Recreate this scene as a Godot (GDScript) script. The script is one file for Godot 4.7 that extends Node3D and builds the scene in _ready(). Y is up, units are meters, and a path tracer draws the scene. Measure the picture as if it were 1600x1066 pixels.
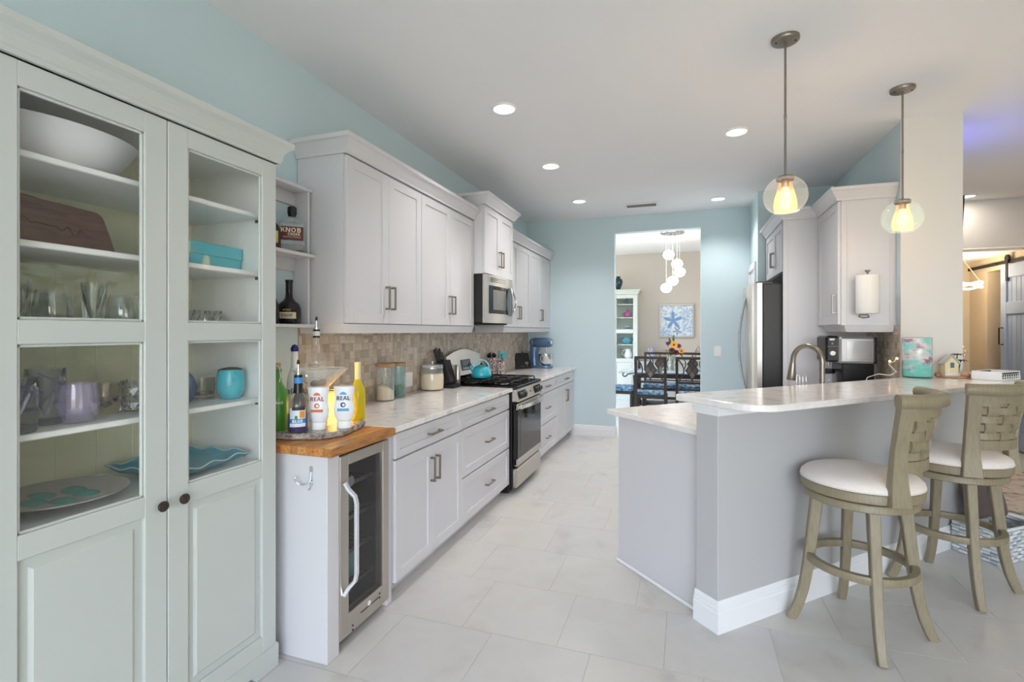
extends Node3D

# ---------- mesh builder ----------
class B:
	var v := PackedVector3Array()
	var n := PackedVector3Array()
	var uv := PackedVector2Array()
	var ix := PackedInt32Array()

	func face(p: Array, out: Vector3) -> B:
		var nn: Vector3 = (p[1] - p[0]).cross(p[2] - p[0])
		if nn.length() < 1e-12 and p.size() > 3:
			nn = (p[2] - p[0]).cross(p[3] - p[0])
		if nn.length() < 1e-12:
			return self
		nn = nn.normalized()
		var q := p
		if nn.dot(out) < 0.0:
			nn = -nn
			q = p.duplicate()
			q.reverse()
		var b := v.size()
		for k in q.size():
			v.append(q[k]); n.append(nn); uv.append(Vector2(q[k].x, q[k].y))
		for k in range(1, q.size() - 1):
			ix.append(b); ix.append(b + k + 1); ix.append(b + k)
		return self

	# axis-aligned box from corner to corner, optionally chamfered, then moved by xf
	func box(a: Vector3, c: Vector3, ch := 0.0, xf := Transform3D.IDENTITY) -> B:
		var lo := Vector3(minf(a.x, c.x), minf(a.y, c.y), minf(a.z, c.z))
		var hi := Vector3(maxf(a.x, c.x), maxf(a.y, c.y), maxf(a.z, c.z))
		var mid := (lo + hi) / 2.0
		var h := (hi - lo) / 2.0
		ch = minf(ch, minf(h.x, minf(h.y, h.z)) * 0.9)
		for ax in 3:
			var bx := (ax + 1) % 3
			var cx := (ax + 2) % 3
			for s in [-1.0, 1.0]:
				var pts := []
				for e in [[-1, -1], [1, -1], [1, 1], [-1, 1]]:
					var p := Vector3.ZERO
					p[ax] = s * h[ax]
					p[bx] = e[0] * (h[bx] - ch)
					p[cx] = e[1] * (h[cx] - ch)
					pts.append(xf * (mid + p))
				var o := Vector3.ZERO
				o[ax] = s
				face(pts, xf.basis * o)
		if ch > 0.0:
			for ax in 3:
				var bx := (ax + 1) % 3
				var cx := (ax + 2) % 3
				for s in [-1.0, 1.0]:
					for t in [-1.0, 1.0]:
						var pts := []
						for e in [[-1, 0], [1, 0], [1, 1], [-1, 1]]:
							var p := Vector3.ZERO
							p[ax] = e[0] * (h[ax] - ch)
							p[bx] = s * (h[bx] - (ch if e[1] else 0.0))
							p[cx] = t * (h[cx] - (0.0 if e[1] else ch))
							pts.append(xf * (mid + p))
						var o := Vector3.ZERO
						o[bx] = s; o[cx] = t
						face(pts, xf.basis * o)
			for sx in [-1.0, 1.0]:
				for sy in [-1.0, 1.0]:
					for sz in [-1.0, 1.0]:
						var o := Vector3(sx, sy, sz)
						var pts := []
						for k in 3:
							var p := Vector3(sx * (h.x - ch), sy * (h.y - ch), sz * (h.z - ch))
							p[k] = o[k] * h[k]
							pts.append(xf * (mid + p))
						face(pts, xf.basis * o)
		return self

	# surface of revolution round y; prof = [Vector2(r, y)...]; bends sharper than 45 degrees stay sharp
	func lathe(prof: Array, seg := 24, xf := Transform3D.IDENTITY, sq := Vector2.ONE) -> B:
		var m := prof.size() - 1
		var sn := []
		for k in m:
			var d: Vector2 = prof[k + 1] - prof[k]
			sn.append(Vector2(d.y, -d.x).normalized() if d.length() > 1e-9 else Vector2(1, 0))
		for k in m:
			var na: Vector2 = sn[k]
			var nb: Vector2 = sn[k]
			if k > 0 and sn[k].dot(sn[k - 1]) > 0.7:
				na = (sn[k] + sn[k - 1]).normalized()
			if k < m - 1 and sn[k].dot(sn[k + 1]) > 0.7:
				nb = (sn[k] + sn[k + 1]).normalized()
			var b := v.size()
			for j in seg + 1:
				var t := TAU * j / seg
				var ca := cos(t)
				var sa := sin(t)
				for e in 2:
					var p: Vector2 = prof[k + e]
					var q: Vector2 = nb if e else na
					v.append(xf * Vector3(p.x * ca * sq.x, p.y, p.x * sa * sq.y))
					n.append((xf.basis * Vector3(q.x * ca / sq.x, q.y, q.x * sa / sq.y)).normalized())
					uv.append(Vector2(float(j) / seg, p.y))
			for j in seg:
				var a := b + j * 2
				# (a: low j), (a+1: high j), (a+2: low j+1), (a+3: high j+1)
				_tri(a, a + 1, a + 2)
				_tri(a + 2, a + 1, a + 3)
		return self

	# orient a triangle by its own vertex normals
	func _tri(a: int, b: int, c: int) -> void:
		var g := (v[b] - v[a]).cross(v[c] - v[a])
		if g.length_squared() < 1e-18:
			return
		if g.dot(n[a] + n[b] + n[c]) > 0.0:
			ix.append(a); ix.append(c); ix.append(b)
		else:
			ix.append(a); ix.append(b); ix.append(c)

	# round tube along points; r a number or one per point
	func tube(pts: Array, r, seg := 8, closed := false, caps := true) -> B:
		var m := pts.size()
		var up := Vector3.UP
		var rings := []
		var prev := Vector3.ZERO
		for k in m:
			var t: Vector3
			if closed:
				t = pts[(k + 1) % m] - pts[(k + m - 1) % m]
			else:
				t = pts[mini(k + 1, m - 1)] - pts[maxi(k - 1, 0)]
			t = t.normalized()
			if k == 0:
				up = Vector3.UP if absf(t.y) < 0.9 else Vector3.RIGHT
			up = (up - t * up.dot(t)).normalized()
			var sd := t.cross(up).normalized()
			var rr: float = r[k] if r is Array else r
			var b := v.size()
			rings.append(b)
			for j in seg + 1:
				var a := TAU * j / seg
				var d := up * cos(a) + sd * sin(a)
				v.append(pts[k] + d * rr); n.append(d); uv.append(Vector2(float(j) / seg, k))
			prev = t
		for k in (m if closed else m - 1):
			var b0: int = rings[k]
			var b1: int = rings[(k + 1) % m]
			for j in seg:
				_tri(b0 + j, b0 + j + 1, b1 + j)
				_tri(b0 + j + 1, b1 + j + 1, b1 + j)
		if caps and not closed:
			for e in [0, m - 1]:
				var b: int = rings[e]
				var o: Vector3 = (pts[0] - pts[1]) if e == 0 else (pts[m - 1] - pts[m - 2])
				var f := []
				for j in seg:
					f.append(v[b + j])
				face(f, o)
		return self

	# section (side, normal) swept along points; side fixed; optional scale per point
	func sweep(sec: Array, pts: Array, side: Vector3, sc = null, caps := true, soft := false) -> B:
		var m := pts.size()
		var ss := sec.size()
		var fr := []
		for k in m:
			var t: Vector3 = (pts[mini(k + 1, m - 1)] - pts[maxi(k - 1, 0)]).normalized()
			var sd := (side - t * side.dot(t)).normalized()
			var nn := t.cross(sd).normalized()
			var s: float = sc[k] if sc is Array else 1.0
			var ring := []
			for q in sec:
				ring.append(pts[k] + sd * q.x * s + nn * q.y * s)
			fr.append([ring, sd, nn])
		var cen := Vector2.ZERO
		for q in sec:
			cen += q / ss
		for j in ss:
			var a: Vector2 = sec[j]
			var c: Vector2 = sec[(j + 1) % ss]
			var d := c - a
			var q := Vector2(d.y, -d.x).normalized()
			if q.dot((a + c) / 2.0 - cen) < 0.0:
				q = -q
			var qa := q
			var qc := q
			if soft:
				qa = (a - cen).normalized()
				qc = (c - cen).normalized()
			var b := v.size()
			for k in m:
				for e in 2:
					v.append(fr[k][0][(j + e) % ss])
					var w: Vector2 = qc if e else qa
					n.append((fr[k][1] * w.x + fr[k][2] * w.y).normalized())
					uv.append(Vector2(float(j + e) / ss, float(k) / m))
			for k in m - 1:
				var z := b + k * 2
				_tri(z, z + 1, z + 2)
				_tri(z + 1, z + 3, z + 2)
		if caps:
			_cap(fr[0][0], pts[0] - pts[1])
			_cap(fr[m - 1][0], pts[m - 1] - pts[m - 2])
		return self

	func _cap(ring: Array, out: Vector3) -> void:
		var c := Vector3.ZERO
		for p in ring:
			c += p / ring.size()
		for j in ring.size():
			face([c, ring[j], ring[(j + 1) % ring.size()]], out)

	# flat outline (x, z) raised from y0 to y1, top edges chamfered
	func prism(poly: Array, y0: float, y1: float, ch := 0.0, xf := Transform3D.IDENTITY) -> B:
		var p := PackedVector2Array(poly)
		if Geometry2D.is_polygon_clockwise(p):
			p.reverse()
		var m := p.size()
		var inner := PackedVector2Array()
		for k in m:
			var d0 := (p[k] - p[(k + m - 1) % m]).normalized()
			var d1 := (p[(k + 1) % m] - p[k]).normalized()
			var n0 := Vector2(-d0.y, d0.x)
			var n1 := Vector2(-d1.y, d1.x)
			var s := n0 + n1
			inner.append(p[k] + s * (ch / maxf(0.3, s.dot(n0))))
		var tri := Geometry2D.triangulate_polygon(inner)
		var up := xf.basis.y.normalized()
		for k in range(0, tri.size(), 3):
			var f := []
			var g := []
			for e in 3:
				f.append(xf * Vector3(inner[tri[k + e]].x, y1, inner[tri[k + e]].y))
				g.append(xf * Vector3(inner[tri[k + e]].x, y0, inner[tri[k + e]].y))
			face(f, up)
			face(g, -up)
		for k in m:
			var a := p[k]
			var c := p[(k + 1) % m]
			var o := Vector2((c - a).y, -(c - a).x)
			var ia := inner[k]
			var ic := inner[(k + 1) % m]
			var oo := xf.basis * Vector3(o.x, 0, o.y)
			if ch > 0.0:
				face([xf * Vector3(a.x, y0 + ch, a.y), xf * Vector3(c.x, y0 + ch, c.y), xf * Vector3(c.x, y1 - ch, c.y), xf * Vector3(a.x, y1 - ch, a.y)], oo)
				face([xf * Vector3(a.x, y1 - ch, a.y), xf * Vector3(c.x, y1 - ch, c.y), xf * Vector3(ic.x, y1, ic.y), xf * Vector3(ia.x, y1, ia.y)], oo + up)
				face([xf * Vector3(a.x, y0 + ch, a.y), xf * Vector3(c.x, y0 + ch, c.y), xf * Vector3(ic.x, y0, ic.y), xf * Vector3(ia.x, y0, ia.y)], oo - up)
			else:
				face([xf * Vector3(a.x, y0, a.y), xf * Vector3(c.x, y0, c.y), xf * Vector3(c.x, y1, c.y), xf * Vector3(a.x, y1, a.y)], oo)
		return self

	# moulding: profile (out, up) run along a plan path (x, z); out is to (-dz, dx) of the direction
	func mould(prof: Array, path: Array, y := 0.0) -> B:
		var m := path.size()
		var offs := []
		for k in m:
			var d0: Vector2 = (path[k] - path[k - 1]).normalized() if k > 0 else Vector2.ZERO
			var d1: Vector2 = (path[k + 1] - path[k]).normalized() if k < m - 1 else Vector2.ZERO
			if k == 0: d0 = d1
			if k == m - 1: d1 = d0
			var n0 := Vector2(-d0.y, d0.x)
			var n1 := Vector2(-d1.y, d1.x)
			var s := n0 + n1
			offs.append(s / maxf(0.2, s.dot(n0)))
		var cen := Vector2.ZERO
		for q in prof:
			cen += q / prof.size()
		for k in m - 1:
			var d: Vector2 = (path[k + 1] - path[k]).normalized()
			var out := Vector3(-d.y, 0, d.x)
			for j in prof.size():
				var a: Vector2 = prof[j]
				var c: Vector2 = prof[(j + 1) % prof.size()]
				var e := c - a
				var q := Vector2(e.y, -e.x)
				if q.dot((a + c) / 2.0 - cen) < 0.0:
					q = -q
				var pts := []
				for w in [[k, a], [k, c], [k + 1, c], [k + 1, a]]:
					var pp: Vector2 = path[w[0]] + offs[w[0]] * w[1].x
					pts.append(Vector3(pp.x, y + w[1].y, pp.y))
				face(pts, out * q.x + Vector3.UP * q.y)
		for e in [0, m - 1]:
			var ring := []
			for a in prof:
				var pp: Vector2 = path[e] + offs[e] * a.x
				ring.append(Vector3(pp.x, y + a.y, pp.y))
			var dd: Vector2 = (path[0] - path[1]) if e == 0 else (path[m - 1] - path[m - 2])
			_cap(ring, Vector3(dd.x, 0, dd.y))
		return self

	func mesh() -> ArrayMesh:
		var a := []
		a.resize(Mesh.ARRAY_MAX)
		a[Mesh.ARRAY_VERTEX] = v
		a[Mesh.ARRAY_NORMAL] = n
		a[Mesh.ARRAY_TEX_UV] = uv
		a[Mesh.ARRAY_INDEX] = ix
		var me := ArrayMesh.new()
		me.add_surface_from_arrays(Mesh.PRIMITIVE_TRIANGLES, a)
		return me

var used := {}
var M := {}
const H := 2.918
const LW := -2.074      # face of the left wall
const ZB := -6.686      # face of the back wall

func numbered(s: String) -> String:
	if not used.has(s):
		used[s] = 0
		return s
	used[s] += 1
	return "%s_%03d" % [s, used[s]]

func obj(called: String, b, m: Material, parent: Node3D = null, at := Vector3.ZERO) -> MeshInstance3D:
	var o := MeshInstance3D.new()
	o.mesh = b.mesh() if b is B else b
	o.material_override = m
	o.position = at
	if parent == null:
		o.name = numbered(called)
		add_child(o)
	else:
		o.name = called
		parent.add_child(o, true)
	return o

func tag(o: Node3D, label: String, category := "", group := "") -> Node3D:
	if label: o.set_meta("label", label)
	if category: o.set_meta("category", category)
	if group: o.set_meta("group", group)
	return o

func thing(called: String, label: String, category: String, at := Vector3.ZERO, turn := 0.0, group := "") -> Node3D:
	var o := Node3D.new()
	o.name = numbered(called)
	add_child(o)
	o.position = at
	o.rotation.y = turn
	return tag(o, label, category, group)

func struct(called: String, b, m: Material, parent: Node3D = null, label := "") -> MeshInstance3D:
	var o := obj(called, b, m, parent)
	if parent == null:
		o.name = called
		o.set_meta("kind", "structure")
		if label: o.set_meta("label", label)
	return o

func dup(root: Node3D, at: Vector3, turn: float, label := "", group := "") -> Node3D:
	var r: Node3D = root.duplicate()
	r.name = numbered(String(root.name).rstrip("0123456789").rstrip("_"))
	add_child(r)
	r.position = at
	r.rotation.y = turn
	if label: r.set_meta("label", label)
	if group: r.set_meta("group", group)
	return r

func c8(r: float, g: float, b: float, a := 1.0) -> Color:
	return Color(r / 255.0, g / 255.0, b / 255.0, a)

func mat(col: Color, rough := 0.5, metal := 0.0) -> StandardMaterial3D:
	var m := StandardMaterial3D.new()
	m.albedo_color = col
	m.roughness = rough
	m.metallic = metal
	return m

func clear(col: Color, rough := 0.0) -> StandardMaterial3D:
	var m := mat(col, rough)
	m.transparency = BaseMaterial3D.TRANSPARENCY_ALPHA
	return m

func solid_glass(col: Color, rough := 0.02, ior := 0.05) -> StandardMaterial3D:
	var m := mat(col, rough)
	m.albedo_color.a = 0.0
	m.refraction_enabled = true
	m.refraction_scale = ior
	return m

func lamp(col: Color, e: float) -> StandardMaterial3D:
	var m := mat(col, 0.6)
	m.emission_enabled = true
	m.emission = col
	m.emission_energy_multiplier = e
	return m

func noise_tex(cols: Array, offs: Array, freq: float, seed_: int, size := 512, warp := 0.0, kind := FastNoiseLite.TYPE_SIMPLEX_SMOOTH, oct := 5, stretch := Vector2.ONE) -> NoiseTexture2D:
	var f := FastNoiseLite.new()
	f.noise_type = kind
	f.seed = seed_
	f.frequency = freq
	f.fractal_octaves = oct
	if warp > 0.0:
		f.domain_warp_enabled = true
		f.domain_warp_amplitude = warp
		f.domain_warp_frequency = freq * 1.5
	var g := Gradient.new()
	g.offsets = PackedFloat32Array(offs)
	g.colors = PackedColorArray(cols)
	var t := NoiseTexture2D.new()
	t.width = int(size * stretch.x)
	t.height = int(size * stretch.y)
	t.seamless = true
	t.noise = f
	t.color_ramp = g
	return t

func textured(t: Texture2D, rough: float, scale: Vector3, world := true, metal := 0.0) -> StandardMaterial3D:
	var m := mat(Color.WHITE, rough, metal)
	m.albedo_texture = t
	m.uv1_triplanar = true
	m.uv1_world_triplanar = world
	m.uv1_scale = scale
	return m

func text(s: String, height: float, m: Material, parent: Node3D, at: Vector3, turn := Vector3.ZERO, bold := true, serif := false, depth := 0.0006) -> MeshInstance3D:
	var f := SystemFont.new()
	f.font_names = PackedStringArray(["Droid Serif" if serif else "Droid Sans"])
	f.font_weight = 700 if bold else 400
	var t := TextMesh.new()
	t.text = s
	t.font = f
	t.font_size = 32
	t.pixel_size = height / 24.0
	t.depth = depth
	t.curve_step = 2.0
	var o := obj("lettering", t, m, parent, at)
	o.rotation = turn
	return o

func v2(a: Array) -> Array:
	var r := []
	for p in a:
		r.append(Vector2(p[0], p[1]))
	return r

# a point in the frame of the slanting bar: d along it, q out of it towards the stools
func bar(d: float, q: float) -> Vector2:
	return Vector2(0.149 + 0.70711 * (d + q), -2.482 + 0.70711 * (q - d))

func _ready() -> void:
	setup_view()
	make_materials()
	build_shell()
	build_floor()
	build_lights()
	build_left_run()
	build_hutch()
	build_appliances()
	build_right_side()
	build_bar()
	build_stools()
	build_hutch_contents()
	build_bar_corner()
	build_counter_things()
	build_right_things()
	build_dining()
	build_living()

func setup_view() -> void:
	var cam := Camera3D.new()
	cam.name = "camera"
	cam.projection = Camera3D.PROJECTION_FRUSTUM
	cam.near = 0.05
	cam.far = 100.0
	cam.size = 2.0 * 533.0 / 780.0 * cam.near
	cam.frustum_offset = Vector2(0, -15.3 / 780.0 * cam.near)
	cam.position = Vector3(0, 1.4, 0)
	cam.rotation_degrees.y = 19.0
	cam.current = true
	add_child(cam)
	var e := Environment.new()
	var sm := ProceduralSkyMaterial.new()
	sm.sky_top_color = c8(200, 216, 240)
	sm.sky_horizon_color = c8(238, 241, 245)
	sm.ground_bottom_color = c8(150, 152, 140)
	sm.ground_horizon_color = c8(200, 204, 196)
	sm.sky_energy_multiplier = 1.0
	var sk := Sky.new()
	sk.sky_material = sm
	e.background_mode = Environment.BG_SKY
	e.sky = sk
	e.background_energy_multiplier = 11.0
	e.tonemap_mode = Environment.TONE_MAPPER_LINEAR
	e.tonemap_exposure = 1.0
	e.sdfgi_enabled = true
	e.ssao_enabled = true
	e.ssil_enabled = true
	var w := WorldEnvironment.new()
	w.name = "surroundings"
	w.environment = e
	add_child(w)

const DOWNLIGHT := 1.3      # energy of each ceiling downlight
const PENDANT := 0.1

func make_materials() -> void:
	M.cab = mat(c8(211, 210, 214), 0.38)
	M.hutch = mat(c8(198, 203, 199), 0.36)
	M.hutch_in = mat(c8(244, 240, 206), 0.5)
	M.hutch_shelf = mat(c8(238, 240, 236), 0.4)
	M.wall = mat(c8(204, 223, 230), 0.7)
	M.wall_white = mat(c8(226, 223, 219), 0.7)
	M.ceil = mat(c8(240, 240, 242), 0.85)
	M.trim = mat(c8(238, 239, 242), 0.4)
	M.pony = mat(c8(188, 188, 190), 0.6)
	M.beige = mat(c8(204, 196, 188), 0.75)
	M.hall = mat(c8(206, 192, 168), 0.75)
	M.olive = mat(c8(150, 148, 124), 0.75)
	M.brown_wall = mat(c8(104, 84, 62), 0.8)
	M.grout = mat(c8(196, 192, 189), 0.9)
	M.pull = mat(c8(140, 132, 124), 0.35, 0.9)
	M.nickel = mat(c8(150, 142, 132), 0.3, 0.9)
	M.steel = mat(c8(190, 184, 176), 0.3, 0.85)
	M.steel_dark = mat(c8(120, 116, 112), 0.35, 0.85)
	M.chrome = mat(c8(225, 228, 232), 0.08, 1.0)
	M.black = mat(c8(16, 16, 18), 0.3)
	M.black_gloss = mat(c8(8, 8, 10), 0.06)
	M.black_matte = mat(c8(24, 24, 25), 0.7)
	M.iron = mat(c8(28, 26, 26), 0.5, 0.3)
	M.dark_wood = mat(c8(46, 32, 27), 0.4)
	M.bronze = mat(c8(70, 60, 54), 0.4, 0.6)
	M.white = mat(c8(242, 242, 242), 0.4)
	M.white_matte = mat(c8(236, 235, 232), 0.8)
	M.pane = clear(Color(0.95, 1.0, 0.98, 0.03))
	M.glassware = solid_glass(c8(248, 252, 252), 0.0, 0.045)
	M.led = lamp(Color(1, 1, 1), 3.0)
	var st := noise_tex([c8(226, 223, 221), c8(232, 230, 228), c8(228, 225, 222), c8(214, 211, 209)], [0.0, 0.45, 0.75, 1.0], 0.008, 7, 512, 40.0)
	for k in 4:
		var t := textured(st, 0.3, Vector3.ONE * 0.55)
		t.uv1_offset = Vector3(0.31 * k, 0.17 * k, 0.23 * k)
		t.albedo_color = [c8(235, 234, 233), c8(232, 231, 231), c8(237, 235, 232), c8(234, 233, 234)][k]
		M["tile%d" % k] = t
	var qt := noise_tex([c8(206, 201, 199), c8(234, 229, 227), c8(242, 238, 236), c8(238, 233, 230), c8(214, 209, 207)], [0.0, 0.32, 0.5, 0.72, 1.0], 0.012, 3, 512, 60.0)
	M.quartz = textured(qt, 0.14, Vector3.ONE * 1.1)
	var wt := noise_tex([c8(150, 100, 56), c8(192, 136, 80), c8(210, 158, 98), c8(176, 122, 70)], [0.0, 0.4, 0.7, 1.0], 0.02, 11, 256, 10.0, FastNoiseLite.TYPE_SIMPLEX_SMOOTH, 4, Vector2(1, 1))
	for k in 4:
		var t := textured(wt, 0.45, [Vector3(9, 12, 1.6), Vector3(12, 9, 1.3), Vector3(8, 12, 1.9), Vector3(10, 14, 1.5)][k])
		t.uv1_offset = Vector3(0.3 * k, 0.1, 0.37 * k)
		t.albedo_color = [c8(255, 250, 240), c8(226, 214, 200), c8(255, 240, 215), c8(240, 220, 196)][k]
		M["block%d" % k] = t
	var sw := noise_tex([c8(126, 115, 93), c8(138, 127, 104), c8(146, 135, 111), c8(133, 122, 99)], [0.0, 0.4, 0.7, 1.0], 0.02, 21, 256)
	M.stool = textured(sw, 0.42, Vector3(14, 2.0, 14), false)
	var gt := noise_tex([c8(60, 52, 50), c8(150, 140, 134), c8(190, 184, 180), c8(120, 108, 102), c8(205, 200, 198)], [0.0, 0.35, 0.55, 0.75, 1.0], 0.03, 5, 256, 30.0)
	M.granite = textured(gt, 0.25, Vector3.ONE * 4.0)
	var lt := noise_tex([c8(218, 208, 202), c8(236, 227, 221), c8(226, 217, 211)], [0.0, 0.5, 1.0], 0.06, 9, 256)
	M.linen = textured(lt, 0.9, Vector3.ONE * 6.0, false)
	M.linen.rim_enabled = true
	M.linen.rim = 0.3

func wall_box(a: Vector3, b: Vector3) -> B:
	return B.new().box(a, b)

func build_shell() -> void:
	var t := 0.14
	struct("wall_left", wall_box(Vector3(LW - t, 0, 3.4), Vector3(LW, H, ZB)), M.wall, null, "aqua painted wall behind the cabinets on the left")
	# back wall with the cased opening to the dining room
	var b := B.new()
	b.box(Vector3(LW - t, 0, ZB), Vector3(-0.868, H, ZB - 0.13))
	b.box(Vector3(0.2, 0, ZB), Vector3(0.9, H, ZB - 0.13))
	b.box(Vector3(-0.868, 2.702, ZB), Vector3(0.2, H, ZB - 0.13))
	struct("wall_back", b, M.wall, null, "pale aqua end wall with a tall plain opening to the dining room")
	struct("wall_return", wall_box(Vector3(0.76, 0, -6.0), Vector3(0.9, H, ZB)), M.wall, null, "short aqua wall beside the fridge with the pantry door")
	struct("wall_alcove", wall_box(Vector3(0.9, 0, -6.0), Vector3(1.84, H, -6.12)), M.wall, null, "aqua wall behind the fridge cabinet")
	b = B.new().box(Vector3(1.478, 0, -4.303), Vector3(1.82, H, -6.0))
	struct("wall_right", b, M.wall, null, "aqua wall carrying the cabinets on the right")
	b = B.new().box(Vector3(1.47, 0, -4.29), Vector3(1.829, H, -4.302)).box(Vector3(1.821, 0, -4.303), Vector3(1.829, H, -6.12))
	struct("wall_column", b, M.wall_white, null, "off white wall end standing behind the raised bar")
	# shell of the whole house part: ceiling, living room side, wall behind the viewer
	struct("ceiling", wall_box(Vector3(-2.6, H, 3.6), Vector3(4.0, H + 0.16, -10.4)), M.ceil, null, "flat white ceiling with recessed lights")
	b = B.new()
	b.box(Vector3(LW - t, 0, 3.4), Vector3(-0.9, H, 3.54))
	b.box(Vector3(3.5, 0, 3.4), Vector3(3.84, H, 3.54))
	b.box(Vector3(-0.9, 2.45, 3.4), Vector3(3.5, H, 3.54))
	struct("wall_patio", b, M.wall_white)
	b = B.new()
	b.box(Vector3(3.7, 0, 3.54), Vector3(3.84, H, 1.6))
	b.box(Vector3(3.7, 0, -5.2), Vector3(3.84, H, -7.66))
	b.box(Vector3(3.7, 2.2, 1.6), Vector3(3.84, H, -5.2))
	b.box(Vector3(3.7, 0, 1.6), Vector3(3.84, 0.85, -5.2))
	b.box(Vector3(3.7, 0.85, 0.0), Vector3(3.84, 2.2, -3.2))
	b.box(Vector3(3.7, 2.165, -7.66), Vector3(3.84, H, -8.08))
	b.box(Vector3(3.7, 0, -8.08), Vector3(3.84, H, -10.4))
	struct("wall_living", b, M.hall, null, "warm beige wall behind the sliding barn door")
	# header between living room and hallway, hallway ceiling and end wall
	struct("wall_header", wall_box(Vector3(1.829, 2.365, -7.22), Vector3(3.7, H, -7.36)), M.wall_white, null, "grey white header over the hallway opening")
	struct("ceiling_hall", wall_box(Vector3(1.829, 2.34, -7.36), Vector3(3.7, 2.44, -8.6)), M.ceil)
	b = B.new().box(Vector3(1.829, 0, -8.5), Vector3(3.7, 2.34, -8.6))
	b.box(Vector3(1.70, 0, -6.12), Vector3(1.829, H, -9.52))
	struct("wall_hall", b, M.hall, null, "warm beige wall at the end of the hallway")
	# dining room
	b = B.new().box(Vector3(-2.6, 0, -10.09), Vector3(1.84, H, -10.22))
	struct("wall_dining", b, M.beige, null, "beige dining room wall hung with the starfish picture")
	b = B.new().box(Vector3(-2.6, 0, ZB - 0.13), Vector3(-2.46, H, -7.4)).box(Vector3(-2.6, 0, -9.4), Vector3(-2.46, H, -10.1)).box(Vector3(-2.6, 2.3, -7.4), Vector3(-2.46, H, -9.4))
	b.box(Vector3(-2.6, 0, ZB - 0.0), Vector3(LW - t, H, ZB - 0.13))
	struct("wall_dining_side", b, M.beige)
	# baseboards
	var bb := v2([[0, 0], [0.014, 0], [0.014, 0.092], [0.011, 0.1], [0.011, 0.112], [0.008, 0.118], [0.008, 0.128], [0.003, 0.14], [0, 0.14]])
	struct("baseboard_back", B.new().mould(bb, v2([[-1.45, ZB], [-0.868, ZB], [-0.868, ZB - 0.13]])), M.trim, null, "white baseboard under the aqua end wall")
	struct("baseboard_back_2", B.new().mould(bb, v2([[0.2, ZB - 0.13], [0.2, ZB], [0.76, ZB]])), M.trim)
	struct("baseboard_dining", B.new().mould(bb, v2([[-2.46, -10.09], [1.7, -10.09]])), M.trim)
	struct("baseboard_column", B.new().mould(bb, v2([[1.829, -4.29], [1.829, -7.2]])), M.trim)
	# pantry door in the short wall
	var x := 0.76
	b = B.new()
	b.box(Vector3(x, 0, -6.13), Vector3(x - 0.02, 2.1, -6.205), 0.004)
	b.box(Vector3(x, 0, -6.61), Vector3(x - 0.02, 2.1, -6.685), 0.004)
	b.box(Vector3(x, 2.1, -6.13), Vector3(x - 0.022, 2.18, -6.685), 0.004)
	var d := struct("door_1", B.new().box(Vector3(x, 0.01, -6.205), Vector3(x - 0.006, 2.1, -6.61)), M.trim, null, "white pantry door partly hidden by the fridge")
	struct("casing", b, M.trim, d)
	b = B.new()
	for y in [[0.2, 0.95], [1.1, 2.0]]:
		b.box(Vector3(x - 0.006, y[0], -6.27), Vector3(x - 0.011, y[1], -6.545), 0.003)
	struct("panel", b, M.trim, d)

func build_floor() -> void:
	var f := struct("floor", wall_box(Vector3(-2.6, -0.15, 3.6), Vector3(4.0, -0.002, -10.4)), M.grout, null, "pale marble look floor tiles in offset rows")
	var p := 0.457
	var one: ArrayMesh = B.new().box(Vector3(0.001, -0.012, -0.001), Vector3(p - 0.001, 0, -p + 0.001), 0.0008).mesh()
	var rest := [B.new(), B.new()]
	for j in range(-11, 19):
		var z := -1.70 - p * j
		var x0 := 0.073 - 0.1523 * j
		x0 -= floorf((x0 + 2.6) / p) * p
		var k := 0
		while x0 + k * p < 3.7:
			var xx := x0 + k * p
			k += 1
			var r := int(abs(hash(Vector2i(j, k)))) % 4
			var kitchen: bool = j >= -1 and j <= 10 and xx > -1.75 and xx < 1.2 and not (xx > 0.5 and j > 5)
			var living: bool = j >= 0 and j <= 9 and xx >= 1.2 and xx < 3.0 and j > (xx - 1.2) * 1.5 - 1.0
			if kitchen or living:
				obj("tile", one, M["tile%d" % r], f, Vector3(xx, 0, z))
			elif xx > (-2.5 if z < -6.9 else -2.06) and z > -9.6:
				rest[r % 2].box(Vector3(xx + 0.0015, -0.012, z - 0.0015), Vector3(minf(xx + p - 0.0015, 3.69), 0, z - p + 0.0015), 0.0)
	for k in 2:
		var o := obj("tiles", rest[k], M["tile%d" % k], f)
		o.set_meta("kind", "stuff")

func area_lamp(at: Vector3, size: float, col: Color, energy: float, parent: Node3D) -> void:
	var l := AreaLight3D.new()
	l.name = "light"
	l.area_size = Vector2(size, size)
	l.light_color = col
	l.light_energy = energy
	l.shadow_enabled = true
	l.area_range = 12.0
	parent.add_child(l, true)
	l.position = at
	l.rotation_degrees.x = -90

func omni(at: Vector3, col: Color, energy: float, size: float, parent: Node3D) -> void:
	var l := OmniLight3D.new()
	l.name = "light"
	l.light_color = col
	l.light_energy = energy
	l.light_size = size
	l.omni_range = 12.0
	l.omni_attenuation = 2.0
	l.shadow_enabled = true
	parent.add_child(l, true)
	l.position = at

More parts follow.
